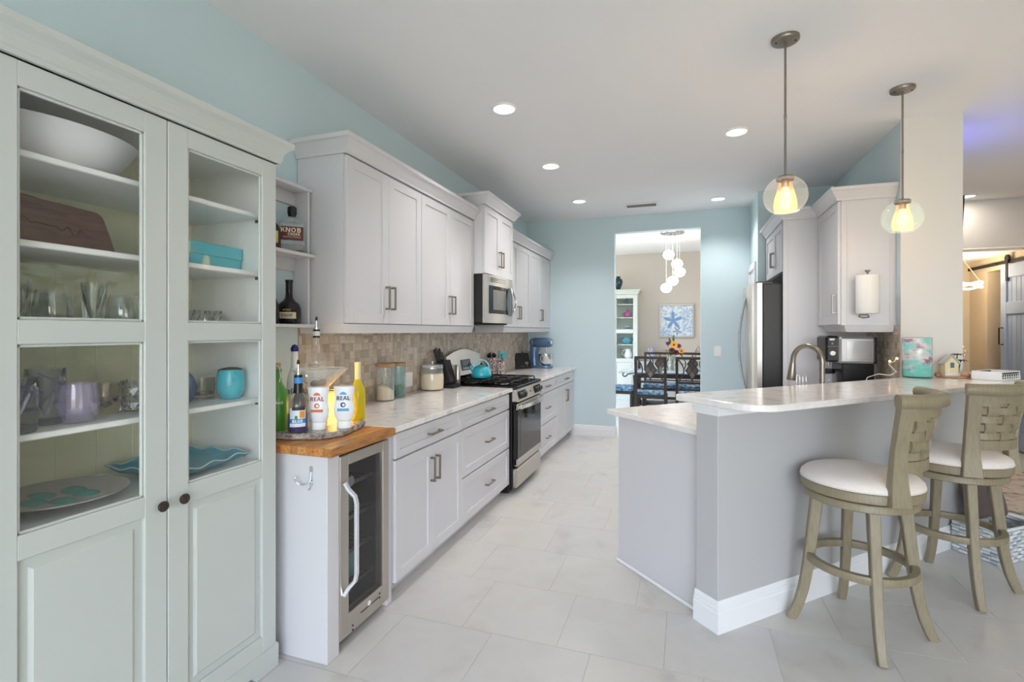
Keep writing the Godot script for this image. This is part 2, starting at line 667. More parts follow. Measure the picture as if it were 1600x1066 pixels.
func build_lights() -> void:
	var ring := B.new().lathe(v2([[0.070, -0.004], [0.072, -0.012], [0.078, -0.014], [0.086, -0.008], [0.088, 0.0]]), 32)
	var lens := B.new().lathe(v2([[0.0, -0.008], [0.06, -0.008], [0.0705, -0.005]]), 32)
	var where := [[-1.155, -3.19, "nearest of the three over the left cabinets"], [-1.152, -4.44, "in the middle of the three over the left cabinets"], [-1.153, -5.75, "farthest of the three over the left cabinets, by the end wall"], [0.378, -4.135, "nearer of the two on the fridge side, beside the pendant"], [0.369, -6.156, "by the end wall on the fridge side"]]
	for w in where:
		var t := thing("recessed_light", "recessed ceiling light, " + w[2], "ceiling light", Vector3(w[0], H, w[1]), 0, "recessed lights in the kitchen ceiling")
		obj("trim_ring", ring, M.white, t)
		obj("lens", lens, M.led, t)
		var l := SpotLight3D.new()
		l.name = "light"
		l.light_color = Color(1.0, 0.985, 0.97)
		l.light_energy = DOWNLIGHT
		l.light_size = 0.06
		l.spot_angle = 62.0
		l.spot_angle_attenuation = 0.75
		l.spot_range = 12.0
		l.spot_attenuation = 2.0
		l.shadow_enabled = true
		t.add_child(l, true)
		l.position = Vector3(0, -0.02, 0)
		l.rotation_degrees.x = -90
	var t := thing("recessed_light", "round white recessed ceiling light beyond the white wall end, in the living room", "ceiling light", Vector3(3.0, H, -6.95), 0)
	obj("trim_ring", ring, M.white, t)
	obj("lens", lens, M.led, t)
	area_lamp(Vector3(0, -0.016, 0), 0.13, Color(1.0, 0.95, 0.88), 0.4, t)
	# air vent
	var v := thing("ceiling_vent", "grey louvred air vent in the ceiling near the end wall", "vent", Vector3(-0.483, H, -6.17))
	var b := B.new().box(Vector3(-0.19, -0.012, -0.09), Vector3(0.19, 0, -0.07), 0.003).box(Vector3(-0.19, -0.012, 0.07), Vector3(0.19, 0, 0.09), 0.003)
	b.box(Vector3(-0.19, -0.012, -0.07), Vector3(-0.17, 0, 0.07), 0.003).box(Vector3(0.17, -0.012, -0.07), Vector3(0.19, 0, 0.07), 0.003)
	var vm := mat(c8(190, 190, 196), 0.6)
	obj("frame", b, M.white_matte, v)
	obj("backing", B.new().box(Vector3(-0.17, -0.003, -0.07), Vector3(0.17, 0, 0.07)), mat(c8(130, 130, 136), 0.8), v)
	for k in 6:
		var xf := Transform3D(Basis(Vector3.RIGHT, 0.6), Vector3(0, -0.008, -0.058 + k * 0.0232))
		obj("slat", B.new().box(Vector3(-0.17, -0.001, -0.008), Vector3(0.17, 0.001, 0.008), 0.0, xf), vm, v)
	pendant_lamp(Vector3(0.497, H, -2.907), 0.104, 2.104, "clear bubbled glass globe pendant hung over the near end of the bar", Color(0.76, 0.86, 0.96, 0.06))
	pendant_lamp(Vector3(1.291, H, -3.742), 0.112, 2.114, "aqua tinted glass globe pendant over the bar's far end, before the white wall end", Color(0.62, 0.84, 0.9, 0.07))

func pendant_lamp(at: Vector3, r: float, gy: float, label: String, tint: Color) -> void:
	var t := thing("pendant_lamp", label, "pendant lamp", at, 0, "glass pendant lamps over the bar")
	var c := gy - at.y     # globe centre below the ceiling
	obj("canopy", B.new().lathe(v2([[0, -0.022], [0.05, -0.022], [0.064, -0.018], [0.067, -0.012], [0.067, 0.0]]), 32), M.nickel, t)
	for s in [-1, 1]:
		obj("screw", B.new().lathe(v2([[0, -0.026], [0.004, -0.026], [0.005, -0.022]]), 10, Transform3D(Basis(), Vector3(0.045 * s, 0, 0.01))), M.black, t)
	var top := c + r * 0.86
	obj("rod", B.new().tube([Vector3(0, -0.02, 0), Vector3(0, top + 0.02, 0)], 0.0058, 12), M.nickel, t)
	obj("rod_joint", B.new().lathe(v2([[0.0058, -0.012], [0.0072, -0.01], [0.0072, 0.01], [0.0058, 0.012]]), 12, Transform3D(Basis(), Vector3(0, top * 0.56, 0))), M.nickel, t)
	obj("cap", B.new().lathe(v2([[0, 0.02], [0.008, 0.02], [0.01, 0.012], [0.04, 0.008], [0.044, 0.004], [0.044, -0.008], [0.041, -0.012]]), 28, Transform3D(Basis(), Vector3(0, top, 0))), M.nickel, t)
	var pr := []
	for k in 25:
		var a := PI * (0.14 + 0.66 * k / 24.0)
		pr.append(Vector2(r * sin(a), r * (0.98 * cos(a) - 0.02)))
	var g := obj("globe", B.new().lathe(pr, 40), clear(tint), t, Vector3(0, c, 0))
	# seeds in the glass, as small beads on its inside
	var rng := RandomNumberGenerator.new()
	rng.seed = 5
	var sb := B.new()
	for k in 90:
		var a := rng.randf_range(0.3, 2.4)
		var q := rng.randf() * TAU
		var pp := Vector3(sin(a) * cos(q), 0.98 * cos(a) - 0.02, sin(a) * sin(q)) * (r * 0.985)
		var e := rng.randf_range(0.0008, 0.0019)
		sb.lathe(v2([[0, -e], [e * 0.8, -e * 0.5], [e, 0], [e * 0.8, e * 0.5], [0, e]]), 6, Transform3D(Basis(), pp))
	var so := obj("seeds", sb, clear(Color(0.95, 0.98, 1, 0.5), 0.1), g)
	so.set_meta("kind", "stuff")
	obj("socket", B.new().lathe(v2([[0.016, 0.0], [0.018, -0.005], [0.018, -0.045], [0.014, -0.05], [0, -0.05]]), 20), M.nickel, t, Vector3(0, top, 0))
	var bp := v2([[0.0, -0.165], [0.018, -0.16], [0.028, -0.145], [0.031, -0.125], [0.028, -0.1], [0.02, -0.075], [0.015, -0.05]])
	obj("bulb", B.new().lathe(bp, 20), lamp(Color(1.0, 0.84, 0.5), 3.0), t, Vector3(0, top, 0))
	obj("inner_sleeve", B.new().lathe(v2([[0.03, -0.012], [0.036, -0.05], [0.052, -0.11], [0.056, -0.15], [0.05, -0.175]]), 28), clear(Color(1.0, 0.78, 0.34, 0.1)), t, Vector3(0, top, 0))
	omni(Vector3(0, top - 0.12, 0), Color(1.0, 0.82, 0.6), PENDANT, 0.02, t)

# a shaker front lying in the local x-y plane, its face at z; frame and sunk panel in one mesh
func shaker(x0: float, x1: float, y0: float, y1: float, z: float, fw := 0.06) -> B:
	var b := B.new()
	var g := 0.0015
	x0 += g; x1 -= g; y0 += g; y1 -= g
	var t := 0.02
	var c := 0.0018
	b.box(Vector3(x0, y0, z - t), Vector3(x0 + fw, y1, z), c)
	b.box(Vector3(x1 - fw, y0, z - t), Vector3(x1, y1, z), c)
	b.box(Vector3(x0 + fw - 0.001, y0, z - t), Vector3(x1 - fw + 0.001, y0 + fw, z), c)
	b.box(Vector3(x0 + fw - 0.001, y1 - fw, z - t), Vector3(x1 - fw + 0.001, y1, z), c)
	b.box(Vector3(x0 + fw - 0.004, y0 + fw - 0.004, z - t), Vector3(x1 - fw + 0.004, y1 - fw + 0.004, z - 0.0085))
	return b

func pull(at: Vector3, length: float, vertical: bool, m: Material, parent: Node3D) -> void:
	var b := B.new()
	var h := length / 2.0
	var w := 0.0058
	if vertical:
		b.box(Vector3(-w, -h, 0.024), Vector3(w, h, 0.034), 0.0012)
		for s in [-1, 1]:
			b.box(Vector3(-w, s * (h - 0.006) - 0.006, 0), Vector3(w, s * (h - 0.006) + 0.006, 0.026), 0.001)
	else:
		b.box(Vector3(-h, -w, 0.024), Vector3(h, w, 0.034), 0.0012)
		for s in [-1, 1]:
			b.box(Vector3(s * (h - 0.006) - 0.006, -w, 0), Vector3(s * (h - 0.006) + 0.006, w, 0.026), 0.001)
	obj("handle", b, m, parent, at)

# fronts: [kind, x0, x1, y0, y1, handle]; handle: "l", "r" (side it is near, low), "L", "R" (high), "c" (centre bar), "" none
func fronts(t: Node3D, list: Array, z: float) -> void:
	for f in list:
		var x0: float = f[1]
		var x1: float = f[2]
		var y0: float = f[3]
		var y1: float = f[4]
		var o := obj(f[0], shaker(x0, x1, y0, y1, z, 0.06 if y1 - y0 > 0.16 else 0.042), M.cab, t)
		var hl := 0.145
		match f[5]:
			"c": pull(Vector3((x0 + x1) / 2.0, (y0 + y1) / 2.0, z), hl, false, M.pull, o)
			"l": pull(Vector3(x0 + 0.032, y0 + 0.16, z), hl, true, M.pull, o)
			"r": pull(Vector3(x1 - 0.032, y0 + 0.16, z), hl, true, M.pull, o)
			"L": pull(Vector3(x0 + 0.032, y1 - 0.14, z), hl, true, M.pull, o)
			"R": pull(Vector3(x1 - 0.032, y1 - 0.14, z), hl, true, M.pull, o)

const CROWN := [[0, -0.012], [0.012, -0.012], [0.014, 0.002], [0.05, 0.052], [0.062, 0.058], [0.062, 0.082], [0, 0.082]]

func build_left_run() -> void:
	var face := -1.41
	var q := PI / 2
	var zw := face - LW       # depth of a base unit behind its face
	# base cabinets: local x runs away from the viewer, local z out into the room
	var specs := [
		[-2.245, 0.821, "white base cabinet next to the wine fridge with one drawer over two doors", [["drawer", 0, 0.821, 0.735, 0.868, "c"], ["door", 0, 0.4105, 0.092, 0.728, "R"], ["door", 0.4105, 0.821, 0.092, 0.728, "L"]]],
		[-3.068, 0.955, "white base cabinet of three drawers left of the range", [["drawer", 0, 0.955, 0.738, 0.868, "c"], ["drawer", 0, 0.955, 0.408, 0.731, "c"], ["drawer", 0, 0.955, 0.092, 0.401, "c"]]],
		[-4.81, 0.93, "white base cabinet of three drawers right of the range", [["drawer", 0, 0.93, 0.738, 0.868, "c"], ["drawer", 0, 0.93, 0.408, 0.731, "c"], ["drawer", 0, 0.93, 0.092, 0.401, "c"]]],
		[-5.745, 0.90, "white base cabinet with one drawer over two doors, by the aqua end wall", [["drawer", 0, 0.90, 0.738, 0.868, "c"], ["door", 0, 0.45, 0.092, 0.731, "R"], ["door", 0.45, 0.90, 0.092, 0.731, "L"]]],
	]
	for s in specs:
		var w: float = s[1]
		var t := thing("base_cabinet", s[2], "cabinet", Vector3(face, 0, s[0]), q, "white base cabinets on the left")
		var b := B.new().box(Vector3(0.001, 0.09, -zw + 0.004), Vector3(w - 0.001, 0.88, -0.0205))
		obj("carcass", b, M.cab, t)
		obj("toe_kick", B.new().box(Vector3(0.001, 0, -zw + 0.004), Vector3(w - 0.001, 0.091, -0.085)), M.cab, t)
		fronts(t, s[3], 0.0)
	var fp := thing("filler_panel", "narrow white filler strip between the wine fridge and the base cabinet", "panel", Vector3(face, 0, -2.196), q)
	obj("strip", B.new().box(Vector3(0, 0.0, -zw + 0.004), Vector3(0.046, 0.872, -0.022), 0.002), M.cab, fp)
	fp = thing("filler_panel", "narrow white filler strip between the far corner cabinet and the aqua end wall", "panel", Vector3(face, 0, -6.647), q)
	obj("strip", B.new().box(Vector3(0, 0.092, -zw + 0.004), Vector3(0.038, 0.88, -0.004), 0.001), M.cab, fp)
	# white gable end beside the wine fridge
	var g := thing("end_panel", "plain white end panel under the near end of the butcher block", "panel", Vector3(face, 0, -1.722), q)
	obj("panel", B.new().box(Vector3(0, 0, -zw + 0.004), Vector3(0.078, 0.873, 0.0), 0.003), M.cab, g)
	# worktops
	var ct := thing("worktop", "pale veined quartz worktop between butcher block and range", "worktop", Vector3(0, 0.882, 0), 0, "")
	obj("slab", B.new().prism(v2([[LW + 0.001, -2.192], [-1.383, -2.192], [-1.383, -4.036], [LW + 0.001, -4.036]]), 0, 0.031, 0.003), M.quartz, ct)
	ct = thing("worktop", "pale veined quartz worktop between range and aqua end wall, under the blue mixer", "worktop", Vector3(0, 0.882, 0), 0, "")
	obj("slab", B.new().prism(v2([[LW + 0.001, -4.806], [-1.383, -4.806], [-1.383, ZB + 0.001], [LW + 0.001, ZB + 0.001]]), 0, 0.031, 0.003), M.quartz, ct)
	var bb := thing("butcher_block", "wooden butcher block top over the wine fridge", "worktop", Vector3(0, 0.875, -1.705))
	var x := LW + 0.001
	var k := 0
	while x < -1.375 - 0.001:
		var x2 := minf(x + 0.0436, -1.3745)
		# strips run along the depth in staggered lengths
		var z := 0.0
		var first: float = [0.13, 0.3, 0.22, 0.4][k % 4]
		while z > -0.486:
			var z2 := maxf(z - (first if z == 0.0 else 0.34), -0.486)
			obj("strip", B.new().box(Vector3(x + 0.0002, 0, z - 0.0002), Vector3(x2 - 0.0002, 0.037, z2 + 0.0002), 0.0012), M["block%d" % ((k * 3 + int(z * -10)) % 4)], bb)
			z = z2
		x = x2
		k += 1
	# wall cabinets
	var uf := -1.74
	var ud := uf - LW
	var ups := [
		[-2.28, 0.825, "white double door wall cabinet nearest, beside the open bottle shelf"],
		[-3.105, 0.925, "white double door wall cabinet beside the microwave, over the knife block"],
		[-4.80, 0.93, "white double door wall cabinet right of the microwave"],
		[-5.73, 0.90, "white double door wall cabinet at the aqua end wall, over the blue mixer"]]
	for s in ups:
		var w: float = s[1]
		var t := thing("wall_cabinet", s[2], "cabinet", Vector3(uf, 1.44, s[0]), q, "white wall cabinets on the left")
		obj("carcass", B.new().box(Vector3(0.0, 0, -ud + 0.003), Vector3(w - 0.001, 0.945, -0.0205), 0.001), M.cab, t)
		fronts(t, [["door", 0.002, w / 2, 0.004, 0.928, "r"], ["door", w / 2, w - 0.002, 0.004, 0.928, "l"]], 0.0)
	var t := thing("wall_cabinet", "taller white cabinet with two short doors above the microwave", "cabinet", Vector3(-1.64, 1.905, -4.032), q)
	obj("carcass", B.new().box(Vector3(0, 0, -1.64 - LW + -0.86 + 0.0), Vector3(0, 0, 0)) if false else B.new().box(Vector3(0, 0, -0.43), Vector3(0.766, 0.612, -0.0205), 0.001), M.cab, t)
	fronts(t, [["door", 0.002, 0.383, 0.004, 0.6, "r"], ["door", 0.383, 0.764, 0.004, 0.6, "l"]], 0.0)
	fp = thing("filler_panel", "narrow white filler strip between the last wall cabinet and the aqua end wall", "panel", Vector3(uf, 1.44, -6.632), q)
	obj("strip", B.new().box(Vector3(0, 0, -ud + 0.003), Vector3(0.053, 0.945, -0.004), 0.001), M.cab, fp)
	# crown and light rail
	tag(obj("crown_moulding", B.new().mould(v2(CROWN), v2([[LW + 0.002, -2.28], [uf, -2.28], [uf, -4.029]]), 2.385), M.cab), "white crown moulding on the wall cabinets left of the microwave", "moulding")
	tag(obj("crown_moulding", B.new().mould(v2(CROWN), v2([[LW + 0.002, -4.032], [-1.64, -4.032], [-1.64, -4.798], [LW + 0.002, -4.798]]), 2.52), M.cab), "white crown moulding on the raised cabinet over the microwave", "moulding")
	tag(obj("crown_moulding", B.new().mould(v2(CROWN), v2([[uf, -4.803], [uf, ZB + 0.003]]), 2.385), M.cab), "white crown moulding on the wall cabinets right of the microwave", "moulding")
	var rail := v2([[0, 0], [0, 0.052], [-0.02, 0.052], [-0.034, 0.0], [-0.052, 0], [-0.052, -0.004], [-0.03, -0.004]])
	rail = v2([[-0.022, 0.052], [-0.028, 0.03], [-0.036, 0.0], [-0.054, 0.0], [-0.054, 0.052]])
	tag(obj("light_rail", B.new().mould(rail, v2([[LW + 0.011, -2.26], [uf + 0.02, -2.26], [uf + 0.02, -4.05], [LW + 0.011, -4.05]]), 1.3885), M.cab), "white light rail under the wall cabinets left of the microwave", "moulding")
	tag(obj("light_rail", B.new().mould(rail, v2([[LW + 0.011, -4.78], [uf + 0.02, -4.78], [uf + 0.02, ZB + 0.003]]), 1.3885), M.cab), "white light rail under the wall cabinets right of the microwave", "moulding")
	build_backsplash()

func build_backsplash() -> void:
	var cols := [c8(214, 203, 188), c8(204, 191, 175), c8(222, 211, 196), c8(196, 183, 167), c8(182, 169, 154), c8(210, 199, 185), c8(200, 192, 182)]
	var st := noise_tex([c8(214, 208, 200), c8(255, 255, 255), c8(228, 222, 215), c8(250, 248, 245)], [0.0, 0.4, 0.7, 1.0], 0.03, 31, 256)
	var mm := []
	for k in 7:
		var m := textured(st, 0.4, Vector3(3, 14, 3) if k % 2 else Vector3(3, 3, 14))
		m.albedo_color = cols[k]
		m.uv1_offset = Vector3(0.1 * k, 0.3 * k, 0.2 * k)
		mm.append(m)
	var rng := RandomNumberGenerator.new()
	rng.seed = 12
	var t := thing("backsplash", "beige stone mosaic backsplash in a basketweave behind the left worktops", "backsplash", Vector3(LW, 0.913, -2.285))
	obj("grout", B.new().box(Vector3(0.0005, 0, 0), Vector3(0.005, 0.53, -4.398)), mat(c8(188, 178, 166), 0.9), t)
	mosaic(t, rng, mm, 4.398, 0.53, true, 290, [4.04 - 2.285 - 0.0, 0.0])
	t = thing("backsplash", "beige stone mosaic backsplash behind the coffee machine, under the right wall cabinet", "backsplash", Vector3(1.478, 0.913, -4.305))
	t.rotation.y = PI
	obj("grout", B.new().box(Vector3(0.0005, 0, 0), Vector3(0.005, 0.53, 0.69)), mat(c8(188, 178, 166), 0.9), t)
	mosaic(t, rng, mm, 0.69, 0.53, false, 400, [9.0, 0.0])

# squares and pairs of half bricks, laid on a 51 mm grid from the local origin along -z (or +z)
func mosaic(t: Node3D, rng: RandomNumberGenerator, mm: Array, w: float, h: float, back: bool, most: int, _gap: Array) -> void:
	var p := 0.051
	var rest := []
	for k in 7:
		rest.append(B.new())
	var made := 0
	var sh := {}
	var i := 0
	while i * p < w:
		for j in int(ceil(h / p)):
			var u := i * p
			var y := j * p
			var ps := []
			if (i + j) % 2 == 0 and rng.randf() < 0.8:
				var half := p / 2.0
				if rng.randf() < 0.5:
					ps = [[u, y, p, half], [u, y + half, p, half]]
				else:
					ps = [[u, y, half, p], [u + half, y, half, p]]
			else:
				ps = [[u, y, p, p]]
			for q in ps:
				var a: float = minf(q[0] + q[2], w)
				var c: float = minf(q[1] + q[3], h)
				if a - q[0] < 0.006 or c - q[1] < 0.006:
					continue
				var dp: float = [0.0075, 0.0085, 0.0095][rng.randi() % 3]
				var k := rng.randi() % 7
				var sgn := -1.0 if back else 1.0
				var lo := Vector3(0.004, q[1] + 0.001, sgn * (q[0] + 0.001))
				var hi := Vector3(dp, c - 0.001, sgn * (a - 0.001))
				if made < most:
					var key := "%0.4f %0.4f %0.4f" % [a - q[0], c - q[1], dp]
					if not sh.has(key):
						sh[key] = B.new().box(Vector3.ZERO, hi - lo, 0.001).mesh()
					obj("mosaic_tile", sh[key], mm[k], t, lo)
					made += 1
				else:
					rest[k].box(lo, hi, 0.0)
		i += 1
	for k in 7:
		if rest[k].v.size():
			var o := obj("mosaic_tiles", rest[k], mm[k], t)
			o.set_meta("kind", "stuff")

# a door with two panes over a raised panel; local x along, y up, face at z = 0
func hutch_door(t: Node3D, x0: float, x1: float, panes: Array, py: Array, knob_x: float, knob_y: float, y0: float, y1: float, m: Material, seg := true) -> void:
	var b := B.new()
	var fw := 0.072
	var th := 0.022
	var d := 0.0015
	x0 += d; x1 -= d
	var c := 0.002
	b.box(Vector3(x0, y0, -th), Vector3(x0 + fw, y1, 0), c)
	b.box(Vector3(x1 - fw, y0, -th), Vector3(x1, y1, 0), c)
	var rails := [y1]
	for p in panes:
		rails.append(p[1]); rails.append(p[0])
	rails.append(py[1]); rails.append(py[0]); rails.append(y0)
	for k in range(0, rails.size(), 2):
		b.box(Vector3(x0 + fw - 0.001, rails[k + 1], -th), Vector3(x1 - fw + 0.001, rails[k], -0.0004), c)
	# thin bead round each pane
	for p in panes:
		for e in [[x0 + fw, x0 + fw + 0.008, p[0], p[1]], [x1 - fw - 0.008, x1 - fw, p[0], p[1]], [x0 + fw, x1 - fw, p[0], p[0] + 0.008], [x0 + fw, x1 - fw, p[1] - 0.008, p[1]]]:
			b.box(Vector3(e[0], e[2], -0.016), Vector3(e[1], e[3], -0.006), 0.002)
	var door := obj("door", b, m, t)
	for p in panes:
		obj("glass_pane", B.new().box(Vector3(x0 + fw - 0.004, p[0] - 0.004, -0.0135), Vector3(x1 - fw + 0.004, p[1] + 0.004, -0.0135 - 0.003)) if false else B.new().face([Vector3(x0 + fw, p[0], -0.013), Vector3(x1 - fw, p[0], -0.013), Vector3(x1 - fw, p[1], -0.013), Vector3(x0 + fw, p[1], -0.013)], Vector3(0, 0, 1)), M.pane, door)
	# raised panel: a flat with sloping edges
	var e := 0.035
	var pb := B.new()
	var xa := x0 + fw
	var xb := x1 - fw
	pb.face([Vector3(xa + e, py[0] + e, -0.004), Vector3(xb - e, py[0] + e, -0.004), Vector3(xb - e, py[1] - e, -0.004), Vector3(xa + e, py[1] - e, -0.004)], Vector3(0, 0, 1))
	var o4 := [Vector3(xa - 0.002, py[0] - 0.002, -0.012), Vector3(xb + 0.002, py[0] - 0.002, -0.012), Vector3(xb + 0.002, py[1] + 0.002, -0.012), Vector3(xa - 0.002, py[1] + 0.002, -0.012)]
	var g4 := [Vector3(xa + e - 0.01, py[0] + e - 0.01, -0.011), Vector3(xb - e + 0.01, py[0] + e - 0.01, -0.011), Vector3(xb - e + 0.01, py[1] - e + 0.01, -0.011), Vector3(xa + e - 0.01, py[1] - e + 0.01, -0.011)]
	var i4 := [Vector3(xa + e, py[0] + e, -0.004), Vector3(xb - e, py[0] + e, -0.004), Vector3(xb - e, py[1] - e, -0.004), Vector3(xa + e, py[1] - e, -0.004)]
	for k in 4:
		var k2 := (k + 1) % 4
		pb.face([o4[k], o4[k2], g4[k2], g4[k]], Vector3(0, 0, 1))
		pb.face([g4[k], g4[k2], i4[k2], i4[k]], Vector3(0, 0, 1))
	obj("raised_panel", pb, m, door)
	var kx := Transform3D(Basis(Vector3.RIGHT, PI / 2), Vector3(knob_x, knob_y, 0))
	obj("knob", B.new().lathe(v2([[0.006, -0.001], [0.0065, 0.01], [0.0165, 0.014], [0.0175, 0.019], [0.0155, 0.022], [0.011, 0.0225], [0.009, 0.024], [0, 0.0245]]), 20, kx), M.bronze, door)

func build_hutch() -> void:
	# local x runs away from the viewer; origin on the floor at the near front corner
	var z0 := -0.722
	var w := 0.93
	var d := -1.632 - LW - 0.003
	var t := thing("glass_door_cabinet", "tall cream white display cabinet with two glazed doors, nearest on the left", "cabinet", Vector3(-1.61, 0, z0), PI / 2)
	var top := 2.10
	var back := -0.0225 - d + 0.0
	var b := B.new()
	b.box(Vector3(0, 0.1, back), Vector3(0.018, top, -0.0225), 0.001)
	b.box(Vector3(w - 0.018, 0.1, back), Vector3(w, top, -0.0225), 0.001)
	b.box(Vector3(0.018, 0.845, back), Vector3(w - 0.018, 0.866, -0.026))
	b.box(Vector3(0.018, 0.1, back), Vector3(w - 0.018, 0.12, -0.026))
	b.box(Vector3(0.018, top - 0.02, back), Vector3(w - 0.018, top, -0.026))
	obj("carcass", b, M.hutch_shelf, t)
	var bd := B.new()
	var n := 7
	for k in n:
		var u := 0.018 + (w - 0.036) * k / n
		bd.box(Vector3(u + 0.001, 0.12, back), Vector3(u + (w - 0.036) / n - 0.001, top - 0.02, back + 0.0062), 0.001)
	bd.box(Vector3(0.018, 0.12, back), Vector3(w - 0.018, top - 0.02, back + 0.005))
	obj("back_boards", bd, M.hutch_in, t)
	for y in [1.884, 1.645, 1.4, 1.123]:
		obj("shelf", B.new().box(Vector3(0.0185, y - 0.018, back + 0.0095), Vector3(w - 0.0185, y, -0.05), 0.003), M.hutch_shelf, t)
	var pb := B.new()
	for y in [1.884, 1.645, 1.4, 1.123]:
		pb.box(Vector3(w - 0.024, y - 0.03, -0.09), Vector3(w - 0.018, y - 0.018, -0.075))
	obj("shelf_pegs", pb, M.bronze, t)
	var panes := [[1.43, 2.03], [0.875, 1.366]]
	var py := [0.165, 0.81]
	hutch_door(t, 0.0, w / 2 - 0.0, panes, py, w / 2 - 0.026, 0.832, 0.1, 2.096, M.hutch)
	hutch_door(t, w / 2, w, panes, py, w / 2 + 0.05 - 0.003, 0.834, 0.1, 2.096, M.hutch)
	# plinth with feet cut in, front and near/far sides
	var pl := B.new()
	pl.mould(v2([[0, 0.028], [0, 0.1], [0.004, 0.1], [0.012, 0.092], [0.012, 0.028]]), v2([[0, back], [0, -0.012], [w, -0.012], [w, back]]))
	for q in [[w - 0.1, w + 0.012, -0.012, 0.0], [-0.012, 0.1, -0.012, 0.0]]:
		pl.box(Vector3(q[0], 0, -0.03), Vector3(q[1], 0.0285, 0.0), 0.001)
	for xx in [-0.012, w - 0.006]:
		pl.box(Vector3(xx, 0, -0.1), Vector3(xx + 0.018, 0.0285, -0.006), 0.001)
		pl.box(Vector3(xx, 0, back), Vector3(xx + 0.018, 0.0285, back + 0.08), 0.001)
	obj("plinth", pl, M.hutch, t)
	var cr := v2([[-0.02, 0], [0.012, 0], [0.014, 0.012], [0.018, 0.016], [0.019, 0.03], [0.024, 0.045], [0.034, 0.057], [0.046, 0.066], [0.05, 0.07], [0.05, 0.09], [-0.02, 0.09]])
	obj("cornice", B.new().mould(cr, v2([[0, back], [0, 0.0], [w, 0.0], [w, back]]), top), M.hutch, t)
	obj("top_board", B.new().box(Vector3(0.0, top, back), Vector3(w, top + 0.02, -0.001)), M.hutch, t)

func build_appliances() -> void:
	build_wine_fridge()
	build_range()
	build_microwave()

